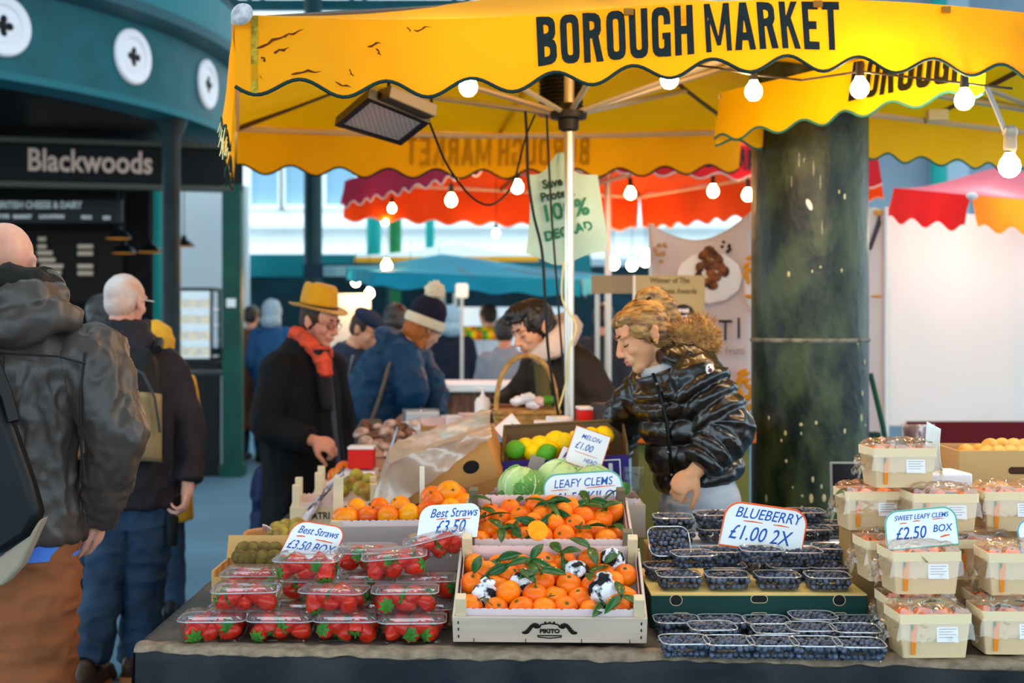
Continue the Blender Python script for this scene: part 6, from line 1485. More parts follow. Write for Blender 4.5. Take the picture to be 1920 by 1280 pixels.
obj('printed_frame', b, m_white, cz, smooth=False)
obj('grey_flap', MB().box((-.1,-.16,.1),(.05,.004,.055), Matrix.Rotation(.35,3,'Y')), mat('flap_grey', 'a89c92', .8), cz, smooth=False); obj('white_flap', MB().box((.02,-.15,.115),(.05,.004,.05), Matrix.Rotation(-.4,3,'Y')), m_white, cz, smooth=False)
LM = MB().lathe([(.0004,-.044),(.006,-.042),(.018,-.034),(.031,-.016),(.034,0),(.031,.016),(.018,.034),(.006,.043),(.0004,.046)], 20).mesh('lemon'); m_lem = mat('lemon_peel', 'fcd40a', .4, bump=.2, bs=150)
for i, (x, y, dd) in enumerate(((985,838,4.44),(1012,834,4.45),(1043,825,4.46),(1030,845,4.42),(1000,848,4.42),(1108,818,4.52),(1132,816,4.53),(1120,830,4.46),(1085,826,4.5),(1062,832,4.44))):
    fruit('lemon', 'bright lemon, %s along the purple box' % ORD[i], 'fruit', x, y, dd, LM, m_lem, (1.3+.2*i, .3*i, .8*i), 1.0, 'lemons in the purple box')
for i, (x, y, dd, s) in enumerate(((966,843,4.42,1.0),(1025,848,4.39,.9))):
    fruit('lime', 'green lime %s' % ('at the corner of the purple box' if not i else 'low among the lemons in the purple box'), 'fruit', x, y, dd, LM, mat('lime_peel', '5aa82a', .4, bump=.2, bs=150), (1.2,.5,.6+i), s, 'limes')
# ---------------------------------------------------------------- filmed carton
fc = local(thing('filmed_carton', 'tipped brown carton with a round hole wrapped in cloudy film', 'box', P(838,872,4.4), None, (.12, -.33, -.12)))
b = MB(); b.box((0,-.12,.0),(.36,.005,.14)); b.box((0,.12,.0),(.36,.005,.14)); b.box((-.178,0,0),(.005,.24,.14)); b.box((.178,0,0),(.005,.24,.14)); b.box((0,0,-.068),(.36,.24,.005))
obj('carton_wall', b, mat('carton_orange', 'c58a4c', .75, var=.08, vs=6), fc, smooth=False)
obj('punched_hole', MB().prism([(.028*math.cos(2*PI*k/20), .022*math.sin(2*PI*k/20)) for k in range(20)], .002, Mx, (.1,-.1225,-.01)), m_black, fc, smooth=False)
m_film = mat('cloudy_film', 'e6d6c2', .22, clear=.86, spec=.92, bump=.4, bs=14)
b = MB()
def ff(u, v):
    x = -.24+.45*u; n = noise.noise(V((u*6, v*5, 3)))
    if v < .35: t = v/.35; z0 = -.075+.15*u; y, z = -.150-.008*n-.01*(1-t), z0+(.1-z0)*t
    else: t = (v-.35)/.65; y, z = -.15+.3*t, .1+.03*math.sin(PI*t)+.012*n
    return V((x, y-.01*math.sin(14*u+9*v), z+.008*noise.noise(V((u*14, v*11, 8)))-(.1*(1-u/.2) if u < .2 else 0)))
b.grid(ff, 60, 40); obj('film', b, m_film, fc)
for i, (x, y, dd) in enumerate(((770,895,4.4),(800,880,4.42),(835,862,4.45),(870,845,4.45),(895,828,4.47))):
    fruit('wrapped_fruit', 'pale wrapped fruit, %s under the cloudy film' % ORD[i], 'fruit', x, y, dd, OR, mat('tissue_tan', 'd9b07a', .8, var=.15, vs=12), (i,.3,i), 1, 'wrapped fruit in the filmed carton')
riser('brown carton under the filmed carton', P(838,600,4.4).x, 4.45, .3, .2, TZ+.005, .92)
# ---------------------------------------------------------------- mushrooms and packets farther down
riser('low crate under the mushroom trays', P(745,600,5.78).x, 5.78, .42, .34, TZ+.005, .885, m_pop2)
tr_ = thing('mushroom_tray', 'shallow pinkish tray heaped with chestnut mushrooms', 'tray', (P(750,600,5.78).x, 5.78, .89))
b = MB(); c = V((P(752,600,5.78).x, 5.78, .89)); b.loft([rr(.42,.32,0,.03), rr(.44,.34,.05,.03), rr(.425,.325,.05,.03), rr(.41,.31,.01,.03)]); b.v = [v+c for v in b.v]; obj('tray_wall', b, mat('tray_pink', 'd7a694', .7), tr_)
MU_ = MB().lathe([(.0004,.032),(.018,.029),(.033,.016),(.036,.002),(.03,-.006),(.012,-.007),(.011,-.03),(.0004,-.031)], 18)
mcap = MU_.mesh('mushroom'); mm_ = [mat('mushroom_pale', 'd9c3b8', .6, col2='8a5f48', vs=16), mat('mushroom_brown', '8d6048', .6, col2='4b2f24', vs=14)]
for i in range(26):
    r_, c_i = divmod(i, 7); x = 678+23*c_i+8*(r_ % 2); y = 848-15*r_+(3 if c_i % 2 else -3)
    fruit('mushroom', 'chestnut mushroom, %s in the %s row of the heap by the blue coat' % (ORD[c_i], ORD[r_]), 'mushroom', x, y, 5.66+.085*r_, mcap, mm_[(i*7) % 3 == 0], (rj.uniform(-.6,.6), rj.uniform(-.6,.6), i), rj.uniform(.85,1.15), 'chestnut mushrooms')
def pack(name, label, px, py, d, w, dp, h, m, lidm=None, rz=0, cat='packet', group=None):
    p = P(px, py, d); t = thing(name, label, cat, p, group)
    R_ = Matrix.Rotation(rz, 3, 'Z'); obj('body', MB().box(p+V((0,dp/2,-h/2)), (w,dp,h), R_), m, t, smooth=False, bev=.006)
    if lidm: obj('lid', MB().box(p+V((0,dp/2,.004)), (w*1.03,dp*1.03,.012), R_), lidm, t, smooth=False, bev=.004)
    return t
m_redc = mat('carton_red', 'd11f14', .5); m_pk = mat('pack_white', 'e7e4ea', .4, var=.08, vs=9); m_pkp = mat('pack_pink', 'd7b4b4', .4, var=.2, vs=8); m_pkb = mat('pack_blue', '9fc4dc', .4, var=.3, vs=10)
pack('red_carton', 'red carton with white lid below the gloved hand of the black coat', 676, 842, 5.45, .11, .1, .085, m_redc, m_pk)
pack('red_carton', 'red carton with white top among the packets by the filmed carton', 832, 826, 5.6, .11, .12, .1, m_redc, m_pk, .5)
riser('pale tray under the red cartons and mushrooms', P(676,600,5.5).x, 5.5, .14, .14, TZ+.005, .908, m_pk)
riser('brown carton stack under the far packets', P(880,600,5.75).x, 5.72, .36, .36, TZ+.005, .99)
riser('taller stack under the farthest packet row', P(860,600,5.95).x, 5.96, .44, .12, TZ+.005, 1.06)
rp = random.Random(4)
for i, (x, y, dd, w_, m) in enumerate(((855,800,5.6,.12,m_pk),(885,792,5.68,.12,m_pkb),(905,805,5.6,.1,m_pk),(800,815,5.62,.11,m_pkp),(775,792,5.9,.1,m_pk),(812,783,5.93,.12,m_pkp),(850,780,5.93,.1,m_pk),(788,772,5.97,.16,mat('foil_grey', 'b9c3cc', .25, metal=.4)),(880,776,5.95,.1,m_pkp),(850,812,5.56,.1,m_pkb),(920,795,5.65,.08,m_pk),(938,808,5.6,.09,m_pkb))):
    pack('food_packet', '%s sealed packet, %s of the heap past the filmed carton' % ({m_pk:'white', m_pkp:'pinkish', m_pkb:'bluish'}.get(m, 'foil'), ORD[i]), x, y, dd, w_, .1, .05, m, m_lid if i % 2 else None, rp.uniform(-.4,.4), 'packet', 'sealed packets')
kn = tag(obj('bread_knife', MB().tube([P(722,868,5.42), P(735,835,5.42), P(745,800,5.44)], [.004,.007,.004], 6), mat('knife_steel', '8d8f97', .3, metal=.7)), 'thin grey blade standing upright in the mushroom tray', 'knife')
bo = thing('pump_bottle', 'white pump bottle with a teal base band by the brown box', 'bottle', P(905,790,5.7))
b0 = P(905,790,5.7); obj('bottle_body', MB().lathe([(0,0),(.034,0),(.036,.01),(.036,.085),(.028,.105),(.012,.112),(.012,.12),(0,.12)], 18, b0), mat('bottle_white', 'e9e3e0', .3), bo)
obj('pump', MB().tube([b0+V((0,0,.12)), b0+V((0,0,.145)), b0+V((-.03,0,.15))], .008, 8), mat('pump_white', 'f0efee', .3), bo); obj('teal_band', MB().lathe([(.0365,.004),(.0372,.006),(.0372,.022),(.0365,.024)], 18, b0), mat('band_teal', '1d8a92', .4), bo)
bx = P(935,762,5.7); wb = thing('brown_box', 'brown wooden box with honey coloured end beside the pump bottle', 'box', bx)
obj('box_body', MB().box((bx.x, 5.76, 1.11), (.17,.14,.12)), mat('box_brown', '6d3b1e', .6, var=.15, vs=6), wb, smooth=False, bev=.004); obj('honey_end', MB().box((bx.x+.105, 5.74, 1.1), (.05,.12,.1)), mat('honey_wood', 'c98f35', .6), wb, smooth=False, bev=.004)
riser('dark stand under the brown box and wicker basket', P(972,600,5.7).x, 5.72, .22, .22, TZ+.005, 1.045, mat('stand_dark', '4a3a30', .7))
# wicker basket with hoop handle
wk = thing('wicker_basket', 'wicker basket with a tall hoop handle before the bending stallholder', 'basket', P(985,760,5.55)); wc = V((P(987,600,5.6).x, 5.6, 1.05)); m_wick = mat('wicker_honey', 'c79a58', .6, bump=.5, bs=60, col2='9a6f36', vs=30)
b = MB(); b.loft([[wc+p for p in rr(.24,.18,0,.06)], [wc+p for p in rr(.28,.22,.05,.07)], [wc+p for p in rr(.30,.23,.11,.08)]], cap=True); obj('basket_body', b, m_wick, wk)
for k in range(5): obj('woven_band', MB().tube([wc+p for p in rr(.245+.012*k,.187+.01*k,.012+.022*k,.066)], .007, 6, close=True), m_wick, wk)
obj('hoop_handle', MB().tube([wc+V((-.132*math.cos(a), 0, .10+.245*math.sin(a)**.8)) for a in (PI*k/20 for k in range(21))], .011, 8), m_wick, wk)
for i, (x, y, m) in enumerate(((970,752,m_pk),(990,745,m_pk),(1010,752,m_pkp),(1000,758,m_pk),(1028,750,mat('herb_green', '4c8a2c', .7)))):
    tag(mesh_obj('wrapped_snack', wrinkle(fuse(MB().ell(P(x,y,5.57), (.035,.03,.022)), .007, 1), .008, 40, (1,1,1), i), m), '%s wrapped snack, %s in the hoop-handled basket' % ('green' if i == 4 else 'pale', ORD[i]), 'packet', 'wrapped snacks in the basket')
# things by the pole
pack('red_tray', 'red plastic tray with white band beside the pole foot', 1098, 768, 5.0, .06, .1, .04, m_redc, m_pk, .1, 'tray'); pack('red_box', 'red box under the plastic tray by the pole', 1095, 787, 4.98, .055, .1, .03, mat('box_red2', 'b81d16', .5), None, .1, 'box')
pack('dark_box', 'dark grey card box the blonde woman reaches into', 1137, 757, 4.95, .09, .1, .1, mat('box_slate', '3a3638', .6), None, .3, 'box'); pack('black_holder', 'small black clip holder behind the lemons', 1018, 795, 5.0, .045, .04, .03, m_black, None, .2, 'holder')
riser('brown carton stack behind the citrus box under the red tray', P(1122,600,5.0).x, 5.06, .18, .14, .0, 1.06)
for i, (x, y, w_, m) in enumerate(((1030,790,.12,m_pk),(1000,800,.1,m_pkb),(1050,782,.08,m_pk))): pack('paper_bundle', '%s paper bundle, %s behind the lemons' % ('bluish' if i == 1 else 'white', ORD[i]), x, y, 5.02, w_, .1, .05, m, None, .2*i, 'paper', 'paper bundles')
riser('brown carton stack behind the lemons under the paper bundles', P(1010,600,5.0).x, 5.08, .18, .14, TZ+.005, 1.03)
# ---------------------------------------------------------------- counter of the next stall
fcn = thing('far_counter', 'white-topped counter with brown glazed front across the aisle', 'counter', P(880,728,8.0)); fx_ = P(890,600,8.2).x
obj('counter_top', MB().box((fx_, 8.4, 1.12), (.95,.6,.05)), m_white, fcn, smooth=False, bev=.006); obj('counter_front', MB().box((fx_, 8.42, .55), (.9,.5,1.1)), mat('counter_umber', '7a5646', .6, var=.4, vs=9, stretch=(6,1,1)), fcn, smooth=False)
gc = thing('green_counter', 'olive green counter with orange wooden top behind the blonde woman', 'counter', P(1300,940,5.3)); gx0 = P(1296,600,5.35).x
obj('panel', MB().box((gx0, 5.42, .52), (.46,.3,1.04)), mat('olive_panel', '6f7442', .6), gc, smooth=False, bev=.004); obj('counter_top', MB().box((gx0, 5.41, 1.085), (.5,.36,.08)), mat('orange_wood', 'c0641f', .45, var=.12, vs=4), gc, smooth=False, bev=.006)
# far stalls: pale boards, tables, lights and heaps that read as soft colour
def far_table(label, px, d, w, z, m, clothm=None, name='stall_table'):
    p = P(px, 600, d); t = thing(name, label, 'table', (p.x, d, 0)); obj('table_top', MB().box((p.x, d, z), (w,.7,.05)), m, t, smooth=False)
    obj('cloth', MB().grid(lambda u, v: V((p.x+(u-.5)*w, d-.36+.03*math.sin(u*30)*v, z-.01-(z-.05)*v)), 40, 6), clothm or m, t, solid=.01)
    return t
pwb = thing('white_hoarding', 'plain white hoarding board standing behind the flat cap', 'board', (P(633,600,15.2).x, 15.2, 0)); obj('panel', MB().box((P(633,600,15.2).x, 15.2, .93), (.78,.08,1.86)), mat('pale_sheet', 'efe9e2', .8), pwb, smooth=False)
far_table('produce table piled with fruit beyond the navy coat', 905, 12.8, 1.0, .9, mat('rose_cloth', 'c07a84', .8)); far_table('stall table with blue cloth past the bending stallholder', 1090, 11.8, .9, .9, mat('sky_cloth', '9fc3d8', .8))
for i in range(14):
    x = 868+6*(i % 7)*1.7; fruit('stall_fruit', '%s fruit, %s in the far produce pile' % (('orange','green','yellow')[i % 3], ORD[i % 12] if i < 12 else ('last but one','last')[i-12]), 'fruit', x, 628-8*(i//7), 12.6+.15*(i//7), OR, (m_mo, mat('lime_peel', '5aa82a', .4), m_lem)[i % 3], (0,0,i), 1.4, 'fruit on the far produce table')
tag(obj('white_lantern', MB().box(P(866,545,11.5), (.11,.1,.13)), mat('lantern_cream', 'efe6cf', .6, emit=.35), None, bev=.02, smooth=False), 'square cream lantern on a pole by the teal umbrella', 'lantern')
tag(obj('lantern_pole', MB().tube([(P(866,545,11.5).x, 11.5, 0), (P(866,545,11.5).x, 11.5, 1.75)], .015, 8), m_steel), 'thin steel pole carrying the cream lantern', 'pole')
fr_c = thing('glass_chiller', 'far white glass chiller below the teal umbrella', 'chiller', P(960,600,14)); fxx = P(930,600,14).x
obj('cabinet_body', MB().box((fxx, 15.0, .6), (1.6,.6,1.2)), mat('chiller_white', 'd5dfe6', .4), fr_c, smooth=False, bev=.01); obj('glass_case', MB().box((fxx, 14.9, 1.45), (1.6,.5,.5)), mat('chiller_glass_glow', 'cfe2ee', .1, emit=.35), fr_c, smooth=False)  # glow added to the glass case so the far stall looks brighter
pc_ = thing('pushchair_bag', 'pink bag with a blue disc beside the bobble hat woman', 'bag', P(795,700,7.9)); q = P(795,702,7.9)
obj('bag_body', MB().box(q, (.1,.06,.11)), mat('bag_pink', 'd9568f', .6), pc_, bev=.02, smooth=False); obj('disc', MB().lathe([(0,.004),(.03,.004),(.032,0)], 18, q+V((0,-.031,0)), axes(*basis((0,-1,0)))), mat('disc_blue', '3aa0c8', .5), pc_); obj('strap', MB().tube([q+V((-.03,0,.05)), q+V((0,0,.2)), q+V((.03,0,.05))], .006, 5), mat('bag_pink', 'd9568f', .6), pc_)
ch = thing('wooden_chair', 'plain wooden chair back showing past the navy coat', 'chair', (P(905,600,9.2).x, 9.2, 0)); x0 = P(905,600,9.2).x
for sx in (-.19,.19): obj('leg', MB().box((x0+sx, 9.2, .55), (.04,.04,1.1)), mat('chair_tan', 'b08b6c', .6), ch, smooth=False); obj('leg', MB().box((x0+sx, 8.8, .22), (.04,.04,.45)), mat('chair_tan', 'b08b6c', .6), ch, smooth=False)
obj('seat', MB().box((x0, 9.0, .46), (.42,.42,.03)), mat('chair_tan', 'b08b6c', .6), ch, smooth=False); obj('backrest', MB().box((x0, 9.2, 1.03), (.42,.03,.1)), mat('chair_tan', 'b08b6c', .6), ch, smooth=False)
# ---------------------------------------------------------------- banners by the pillar
m_ban = mat('banner_pink', 'e6d2cf', .6, var=.05, vs=1.5, transl=.15)
bn = thing('food_banner', 'tall pale pink banner with dishes of nuts and big letters TI', 'banner', P(1320,600,6.4))
D = 6.45
b = MB(); b.grid(lambda u, v: P(1215+195*u+(8*math.sin(5*v) if u < .1 else 0), (418+52*math.sin(PI*u*.9)-40*u)*(1-v)+772*v, D+.05*math.sin(4*u+2*v)), 20, 20)
obj('sheet', b, m_ban, bn, solid=.006)
def spot(nm, px, py, rx, ry, m, dd=-.075, seed=0, rough=.2, lumps=0):
    b = MB(); k = D/F
    if lumps:
        r_ = random.Random(seed)
        for i in range(lumps): a = r_.uniform(0, 6.28); q = math.sqrt(r_.random()); b.ell(P(px+rx*q*math.cos(a), py+ry*q*math.sin(a), D+dd), (rx*k*.3, .006, ry*k*.26), Matrix.Rotation(a, 3, 'Y'), 8, 6)
    else: b.ell(P(px, py, D+dd), (rx*k, .004, ry*k), None, 24, 6)
    return obj(nm, b, m, bn)
spot('printed_bowl', 1330, 520, 62, 48, mat('bowl_pale', 'f1e6e2', .6)); spot('printed_bowl', 1425, 530, 30, 60, mat('bowl_pale', 'f1e6e2', .6))
spot('printed_nuts', 1335, 506, 27, 40, mat('nuts_brown', '9a5a30', .7, col2='3f2418', vs=22), -.085, 3, lumps=22); spot('printed_fruit', 1409, 520, 14, 38, mat('amber_fruit', 'e5931c', .6), -.085, 5, lumps=12)
spot('printed_anise', 1362, 460, 12, 12, mat('anise_dark', '3b2c2c', .7), -.085, 8, lumps=8); spot('printed_fruit', 1398, 730, 16, 44, mat('amber_fruit', 'e5931c', .6), -.085, 9, lumps=14); spot('printed_nuts', 1236, 470, 14, 22, mat('nuts_tan', 'b98a66', .7), -.085, 4, lumps=8)
for s, x, y, sz in (('T', 1360, 638, .15), ('I', 1385, 634, .15), ('Frutti', 1378, 664, .055)):
    vs, fs = text_mesh(s, sz, .0, 0, .8, 3); c = P(x, y, D-.085); obj('lettering', MB().add([c+V((u, 0, v)) for u, v in vs], fs), mat('banner_ink', '3a2c2c', .7) if len(s) < 2 else mat('banner_ink_pink', 'a98a88', .7), bn, smooth=False, solid=.003)
obj('pole', MB().tube([P(1222,420,D+.06), V((P(1222,600,D).x, D+.06, 0))], .014, 8), m_steel, bn)
aw = thing('award_board', 'khaki award board with a round black taste badge behind the ponytail', 'board', P(1255,580,6.0))
obj('panel', MB().box(P(1256,580,6.0), (.325,.02,.32)), mat('khaki_board', 'b3a078', .7), aw, smooth=False, bev=.003); obj('frame_strip', MB().box(P(1189,580,5.985), (.012,.02,.32)), mat('strip_white', 'e8ddd0', .6), aw, smooth=False)
obj('leg', MB().tube([P(1256,640,6.02), V((P(1256,600,6.02).x, 6.02, 0))], .015, 8), m_steel, aw)
c = P(1281,593,5.985); bd_ = obj('round_badge', MB().lathe([(0,.004),(.055,.004),(.057,0)], 28, c, axes(*basis((0,-1,0)))), mat('badge_black', '231b1c', .5), aw)
for s, x, y, sz, m in (('Winner of The', 1256, 530, .036, 'board_ink'), ('Great Taste Awards', 1256, 550, .036, 'board_ink')):
    vs, fs = text_mesh(s, sz, .0008, 0, .85, 3); c = P(x, y, 5.986); obj('lettering', MB().add([c+V((u, 0, v)) for u, v in vs], fs), mat('board_ink', '7a683f', .7), aw, smooth=False, solid=.002)
for s, y, sz in (('great', 585, .03), ('taste', 601, .05)):
    vs, fs = text_mesh(s, sz, .002, 0, .85, 3); c = P(1281, y, 5.978); obj('lettering', MB().add([c+V((u, 0, v)) for u, v in vs], fs), mat('badge_text', 'efdfe0', .6), bd_, smooth=False, solid=.002)
ab = thing('small_board', 'small tan board left of the khaki award board', 'board', P(1148,533,7)); obj('panel', MB().box(P(1148,533,7), (.23,.02,.1)), mat('tan_board', 'b09a7a', .7), ab, smooth=False); obj('leg', MB().tube([P(1120,545,7.02), V((P(1120,600,7.02).x, 7.02, 0))], .014, 8), m_steel, ab)
sbn = thing('strip_banner', 'narrow pale banner with white pole right of the pillar', 'banner', P(1646,600,6.5)); 
b = MB(); b.grid(lambda u, v: P(1618+40*u, (400-12*math.sin(PI*u))*(1-v)+868*v, 6.5), 6, 12); obj('sheet', b, m_ban, sbn, solid=.006)
obj('pole', MB().tube([P(1661,388,6.48), V((P(1661,600,6.48).x, 6.48, 0))], .012, 10), mat('pole_white', 'f0e6e6', .4), sbn)
obj('printed_dish', MB().prism([((x-1640)*6.5/F, (420-y)*6.5/F) for x, y in ((1626,470),(1650,398),(1652,420),(1634,468))], .004, Mx, P(1640,420,6.49)), mat('dish_plum', '4a3a4a', .7), sbn, smooth=False)
[obj('printed_fruit', MB().ell(P(x, y, 6.485), (.03,.004,h)), mat('fruit_orange', 'e09a4a', .7), sbn) for x, y, h in ((1648,398,.016),(1645,555,.008))]
tag(obj('green_cane', MB().tube([P(1632,700,6.2), P(1656,800,6.15), P(1668,880,6.1), V((P(1690,600,6.1).x, 6.1, .0))], .0135, 8), mat('cane_green', '0d4a36', .4)), 'dark green cane leaning beside the pillar', 'cane')
gp = tag(obj('short_post', MB().box((P(1636,600,6.3).x, 6.3, .5), (.07,.06,1.0)), mat('post_green', '123a2c', .5), None, bev=.008, smooth=False), 'short dark green post with a pale knob next to the pillar foot', 'post'); obj('knob', MB().ell(P(1636,833,6.25), .011), m_white, gp)
# white tent wall with maroon skirt
tw = thing('tent_wall', 'white tent side sheet over a maroon table skirt', 'tent', (P(1830,600,7.9).x, 7.9, 0)); xa, xb_ = P(1664,600,7.9).x, P(2120,600,7.9).x
b = MB(); b.grid(lambda u, v: V((xa+(xb_-xa)*u, 7.9+.035*noise.noise(V((u*5, v*3, 2)))+.015*math.sin(u*16+v), 2.22-1.32*v-.02*math.sin(u*3))), 40, 24); obj('sheet', b, mat('tent_white', 'faf4ec', .6, transl=.5), tw)
b = MB(); b.grid(lambda u, v: V((xa+.1+(xb_-xa)*u, 7.85+.03*math.sin(u*40)*v, .93-.9*v)), 80, 6); obj('skirt', b, mat('maroon_cloth', '5c0e16', .8), tw)
obj('pole', MB().tube([(xa, 7.92, 0), (xa, 7.92, 2.25)], .016, 10), m_steel, tw)
pbg = tag(obj('film_bundle', MB().grid(lambda u, v: P(1690+62*u-18*v*(u-.5), 795+75*v, 4.7+.05*math.sin(9*u)+.03*noise.noise(V((u*9,v*5,1)))), 20, 14), mat('mauve_film', 'b9a0a0', .25, clear=.55, spec=1.1, bump=.4, bs=20), None, solid=.003), 'crumpled mauve plastic film hanging by the green cane', 'film')
# ---------------------------------------------------------------- wooden punnets of clementines in film, at the right
m_ven = mat('veneer', 'e6c79b', .6, var=.07, vs=3, stretch=(1,1,6), transl=.12); m_wrapf = mat('clear_film', 'fff8ea', .12, clear=.92, spec=.63, bump=.6, bs=16); m_lab = mat('label_white', 'eeeaf0', .5)
VW, VD, VH = .175, .125, .105
def veneer_proto():
    t = thing('wooden_punnet', '-', 'punnet')
    b = MB(); b.loft([rr(VW*.88,VD*.86,.0,.006,2), rr(VW,VD,VH,.008,2), rr(VW*.985,VD*.98,VH,.008,2), rr(VW*.87,VD*.84,.004,.006,2)]); obj('veneer_wall', b, m_ven, t, smooth=False)
    b = MB(); b.loft([rr(VW*1.015,VD*1.02,VH*.8,.009,2), rr(VW*1.02,VD*1.025,VH*1.02,.009,2), rr(VW*1.0,VD*1.0,VH*1.02,.009,2), rr(VW*.995,VD*.995,VH*.8,.009,2)]); obj('veneer_rim', b, mat('veneer_rim', 'edd3a8', .6), t, smooth=False)
    b = MB()
    for x in (-.055,): b.prism([(x-.005,.01),(x+.004,.01),(x+.009,.082),(x-.006,.082)], .0015, Mx, (0,-VD/2*.99,0))
    obj('side_gap', b, mat('gap_orange', 'e8820f', .5, col2='2f6a2a', vs=30, thr=(.42,.5)), t, smooth=False)
    lb = obj('label', MB().box((.028,-VD/2*.975,.058), (.052,.0015,.036), Matrix.Rotation(-.085,3,'X')), m_lab, t, smooth=False)
    b = MB()
    for k in range(5): b.box((.028-.004*(k % 2),-VD/2*.975-.0012,.045+.0065*k), (.042-.008*(k % 2),.0008,.0016), Matrix.Rotation(-.085,3,'X'))
    obj('small_print', b, mat('print_grey', '8d8a98', .6), lb, smooth=False)
    b = MB()
    def wf(u, v):
        x = (u-.5)*VW*1.1; y = (v-.5)*VD*1.1; e = max(abs(u-.5), abs(v-.5))*2
        z = VH*1.08+.018*(1-e*e)+.011*noise.noise(V((u*6, v*6, 3)))+.006*noise.noise(V((u*17, v*13, 5)))
        if e > .86: z -= (e-.86)/.14*.07
        return V((x, y, z))
    b.grid(wf, 30, 24)
    for s in (-1, 1): b.grid(lambda u, v: V((s*(VW*.52+.03*v+.012*noise.noise(V((u*7, v*5, s)))), (u-.5)*VD*(1.05-.6*v), VH*.75-.05*v+.03*noise.noise(V((u*5, v*6, 9+s)))*v)), 12, 8)
    obj('film_wrap', b, m_wrapf, t); return t
vp = veneer_proto(); vp_used = [False]; clm = {}
def veneer(px, z, d, rz, label, n=6, ry=0):
    p = P(px, 600, d); M = Matrix.Translation((p.x, d, z)) @ Matrix.Rotation(rz, 4, 'Z') @ Matrix.Rotation(ry, 4, 'Y')
    if not vp_used[0]: vp_used[0] = True; vp.matrix_world = M; vp['label'] = label; vp['group'] = 'wooden punnets in film'
    else: dup(vp, M, label, 'wooden punnets in film')
    for i in range(n):
        x = -.052+.052*(i % 3)+rj.uniform(-.004,.004); y = -.026+.052*(i//3)
        put(rj.choice((0,0,1)), M @ Matrix.Translation((x, y, VH-.024+rj.uniform(-.004,.003))) @ Matrix.Rotation(rj.uniform(0,6), 4, 'Z') @ Matrix.Rotation(rj.uniform(-.9,.3), 4, 'X') @ Matrix.Scale(.88, 4), 'clementine under film in the '+label.replace(' of clementines', ''), 'clementines in the '+label)
V1 = TZ+.006; V2 = V1+.128; V3 = V2+.128
for a in ((1738,V1,3.14,.03,'wooden punnet of clementines at the front, labelled, beside the blueberries'),
          (1893,V1,3.17,-.03,'wooden punnet of clementines at the front by the frame edge'),
          (1715,V1,3.32,.0,'wooden punnet of clementines behind the front labelled one'),
          (1880,V1,3.33,.0,'wooden punnet of clementines behind the front frame-edge one'),
          (1722,V2,3.26,.05,'wooden punnet of clementines second tier, under the sweet clems card'),
          (1905,V2,3.24,-.05,'wooden punnet of clementines second tier by the frame edge'),
          (1672,V2,3.42,.05,'wooden punnet of clementines second tier behind, beside the blue tray'),
          (1830,V2,3.44,.0,'wooden punnet of clementines second tier behind, middle'),
          (1632,V3-.02,3.58,.05,'wooden punnet of clementines third tier behind the black screen foot'),
          (1760,V3-.01,3.46,.0,'wooden punnet of clementines third tier behind the sweet clems card'),
          (1890,V3-.01,3.5,.0,'wooden punnet of clementines third tier by the frame edge'),
          (1682,V3+.105,3.52,.08,'wooden punnet of clementines topmost, beside the white paper tag')):
    veneer(*a)
riser('brown carton under the third tier of wooden punnets', P(1640,600,3.58).x, 3.60, .16, .12, TZ+.005, V3-.024)
riser('brown carton under the rear wooden punnets', P(1840,600,3.6).x, 3.62, .3, .14, TZ+.005, V3-.03)
# black screen, paper tag, cardboard boxes
sc_ = local(thing('black_screen', 'flat black screen in a pale frame standing behind the wooden punnets', 'screen', P(1625,905,3.95), None, (-.1,0,.0)))
obj('bezel', MB().box((0,0,0), (.225,.016,.13)), mat('bezel_grey', '8d8a84', .4), sc_, smooth=False, bev=.004); obj('display', MB().box((0,-.009,-.002), (.213,.004,.12)), mat('screen_dark', '16161c', .25), sc_, smooth=False)
obj('foot', MB().box((0,.03,-.1), (.12,.1,.08)), m_black, sc_, smooth=False)
riser('carton stand under the black screen', P(1625,600,3.97).x, 3.99, .18, .12, TZ+.005, .905)
pt = tag(obj('paper_tag', MB().grid(lambda u, v: P(1738+(26*u-8*math.sin(PI*v*.7)+10*v), 790+(14*u*(1-v))+92*v, 3.52+.02*math.sin(3*u)), 6, 12), mat('tag_white', 'f3eee6', .6, transl=.1), None, solid=.0015), 'curled white paper tag sticking up between punnet and cardboard box', 'tag')
wc_ = pack('white_carton', 'white carton printed with a small carrot behind the topmost punnet', 1776, 888, 3.66, .14, .14, .09, m_pk, None, .1, 'box'); c = P(1768,925,3.645)
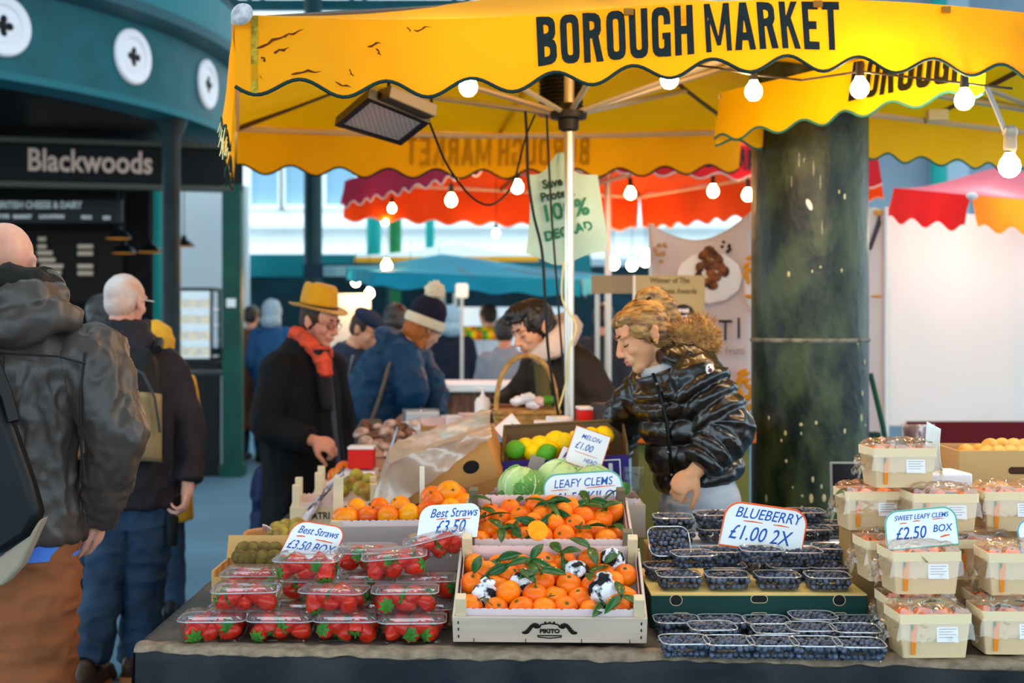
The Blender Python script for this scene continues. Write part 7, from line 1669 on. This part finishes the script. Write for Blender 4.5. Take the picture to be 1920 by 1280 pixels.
obj('carrot_print', MB().ell(c, (.006,.002,.014), Matrix.Rotation(.8,3,'Y')), m_mo, wc_); obj('leaf_print', MB().ell(c+V((.014,0,.014)), (.003,.002,.012), Matrix.Rotation(.8,3,'Y')), m_leaf, wc_)
riser('brown carton under the white printed carton', P(1790,600,3.7).x, 3.74, .2, .12, TZ+.005, 1.015)
cbx_ = thing('cardboard_box', 'tan cardboard box with a hand slot, full of papery yellow fruit', 'box', P(1880,880,3.95)); q = P(1895,878,3.95)
b = MB(); b.box((q.x,3.92,1.08),(.34,.006,.14)); b.box((q.x,4.16,1.08),(.34,.006,.14)); b.box((q.x-.168,4.04,1.08),(.006,.24,.14)); b.box((q.x+.168,4.04,1.08),(.006,.24,.14)); b.box((q.x,4.04,1.013),(.335,.235,.006)); obj('carton_wall', b, mat('carton_tan2', 'd0a068', .75), cbx_, smooth=False)
obj('hand_slot', MB().prism(slot(None,0,.07,.022,0), .002, Mx, (q.x+.015,3.917,1.09)), mat('slot_dark', '4a2a18', .8), cbx_, smooth=False); riser('carton stack under the tan cardboard box', q.x, 4.04, .3, .2, TZ+.005, 1.005)
PH = fruit_me(.024,.024,.026).mesh('physalis'); m_phy = mat('papery_husk', 'eec16a', .6, col2='d9973a', vs=18, transl=.2)
for i in range(12): fruit('papery_fruit', 'papery yellow fruit, %s on the tan cardboard box' % ORD[i], 'fruit', 1806+22*(i % 6)+6*(i//6), 856-12*(i//6)-(6 if i % 6 > 1 else -4), 3.96+.06*(i//6), PH, m_phy, (i*.7,.3*i,i), 1.15, 'papery fruit in the tan box')
ofb = local(thing('card_flap', 'loose folded cardboard flap on the wooden punnets near the tan box', 'cardboard', P(1868,925,3.62), None, (.3,-.25,.5))); obj('panel', MB().box((0,0,0), (.13,.1,.004)), mat('carton_tan2', 'd0a068', .75), ofb, smooth=False); obj('fold', MB().box((.05,-.04,.02), (.1,.004,.05), Matrix.Rotation(.3,3,'Y')), mat('carton_tan2', 'd0a068', .75), ofb, smooth=False)
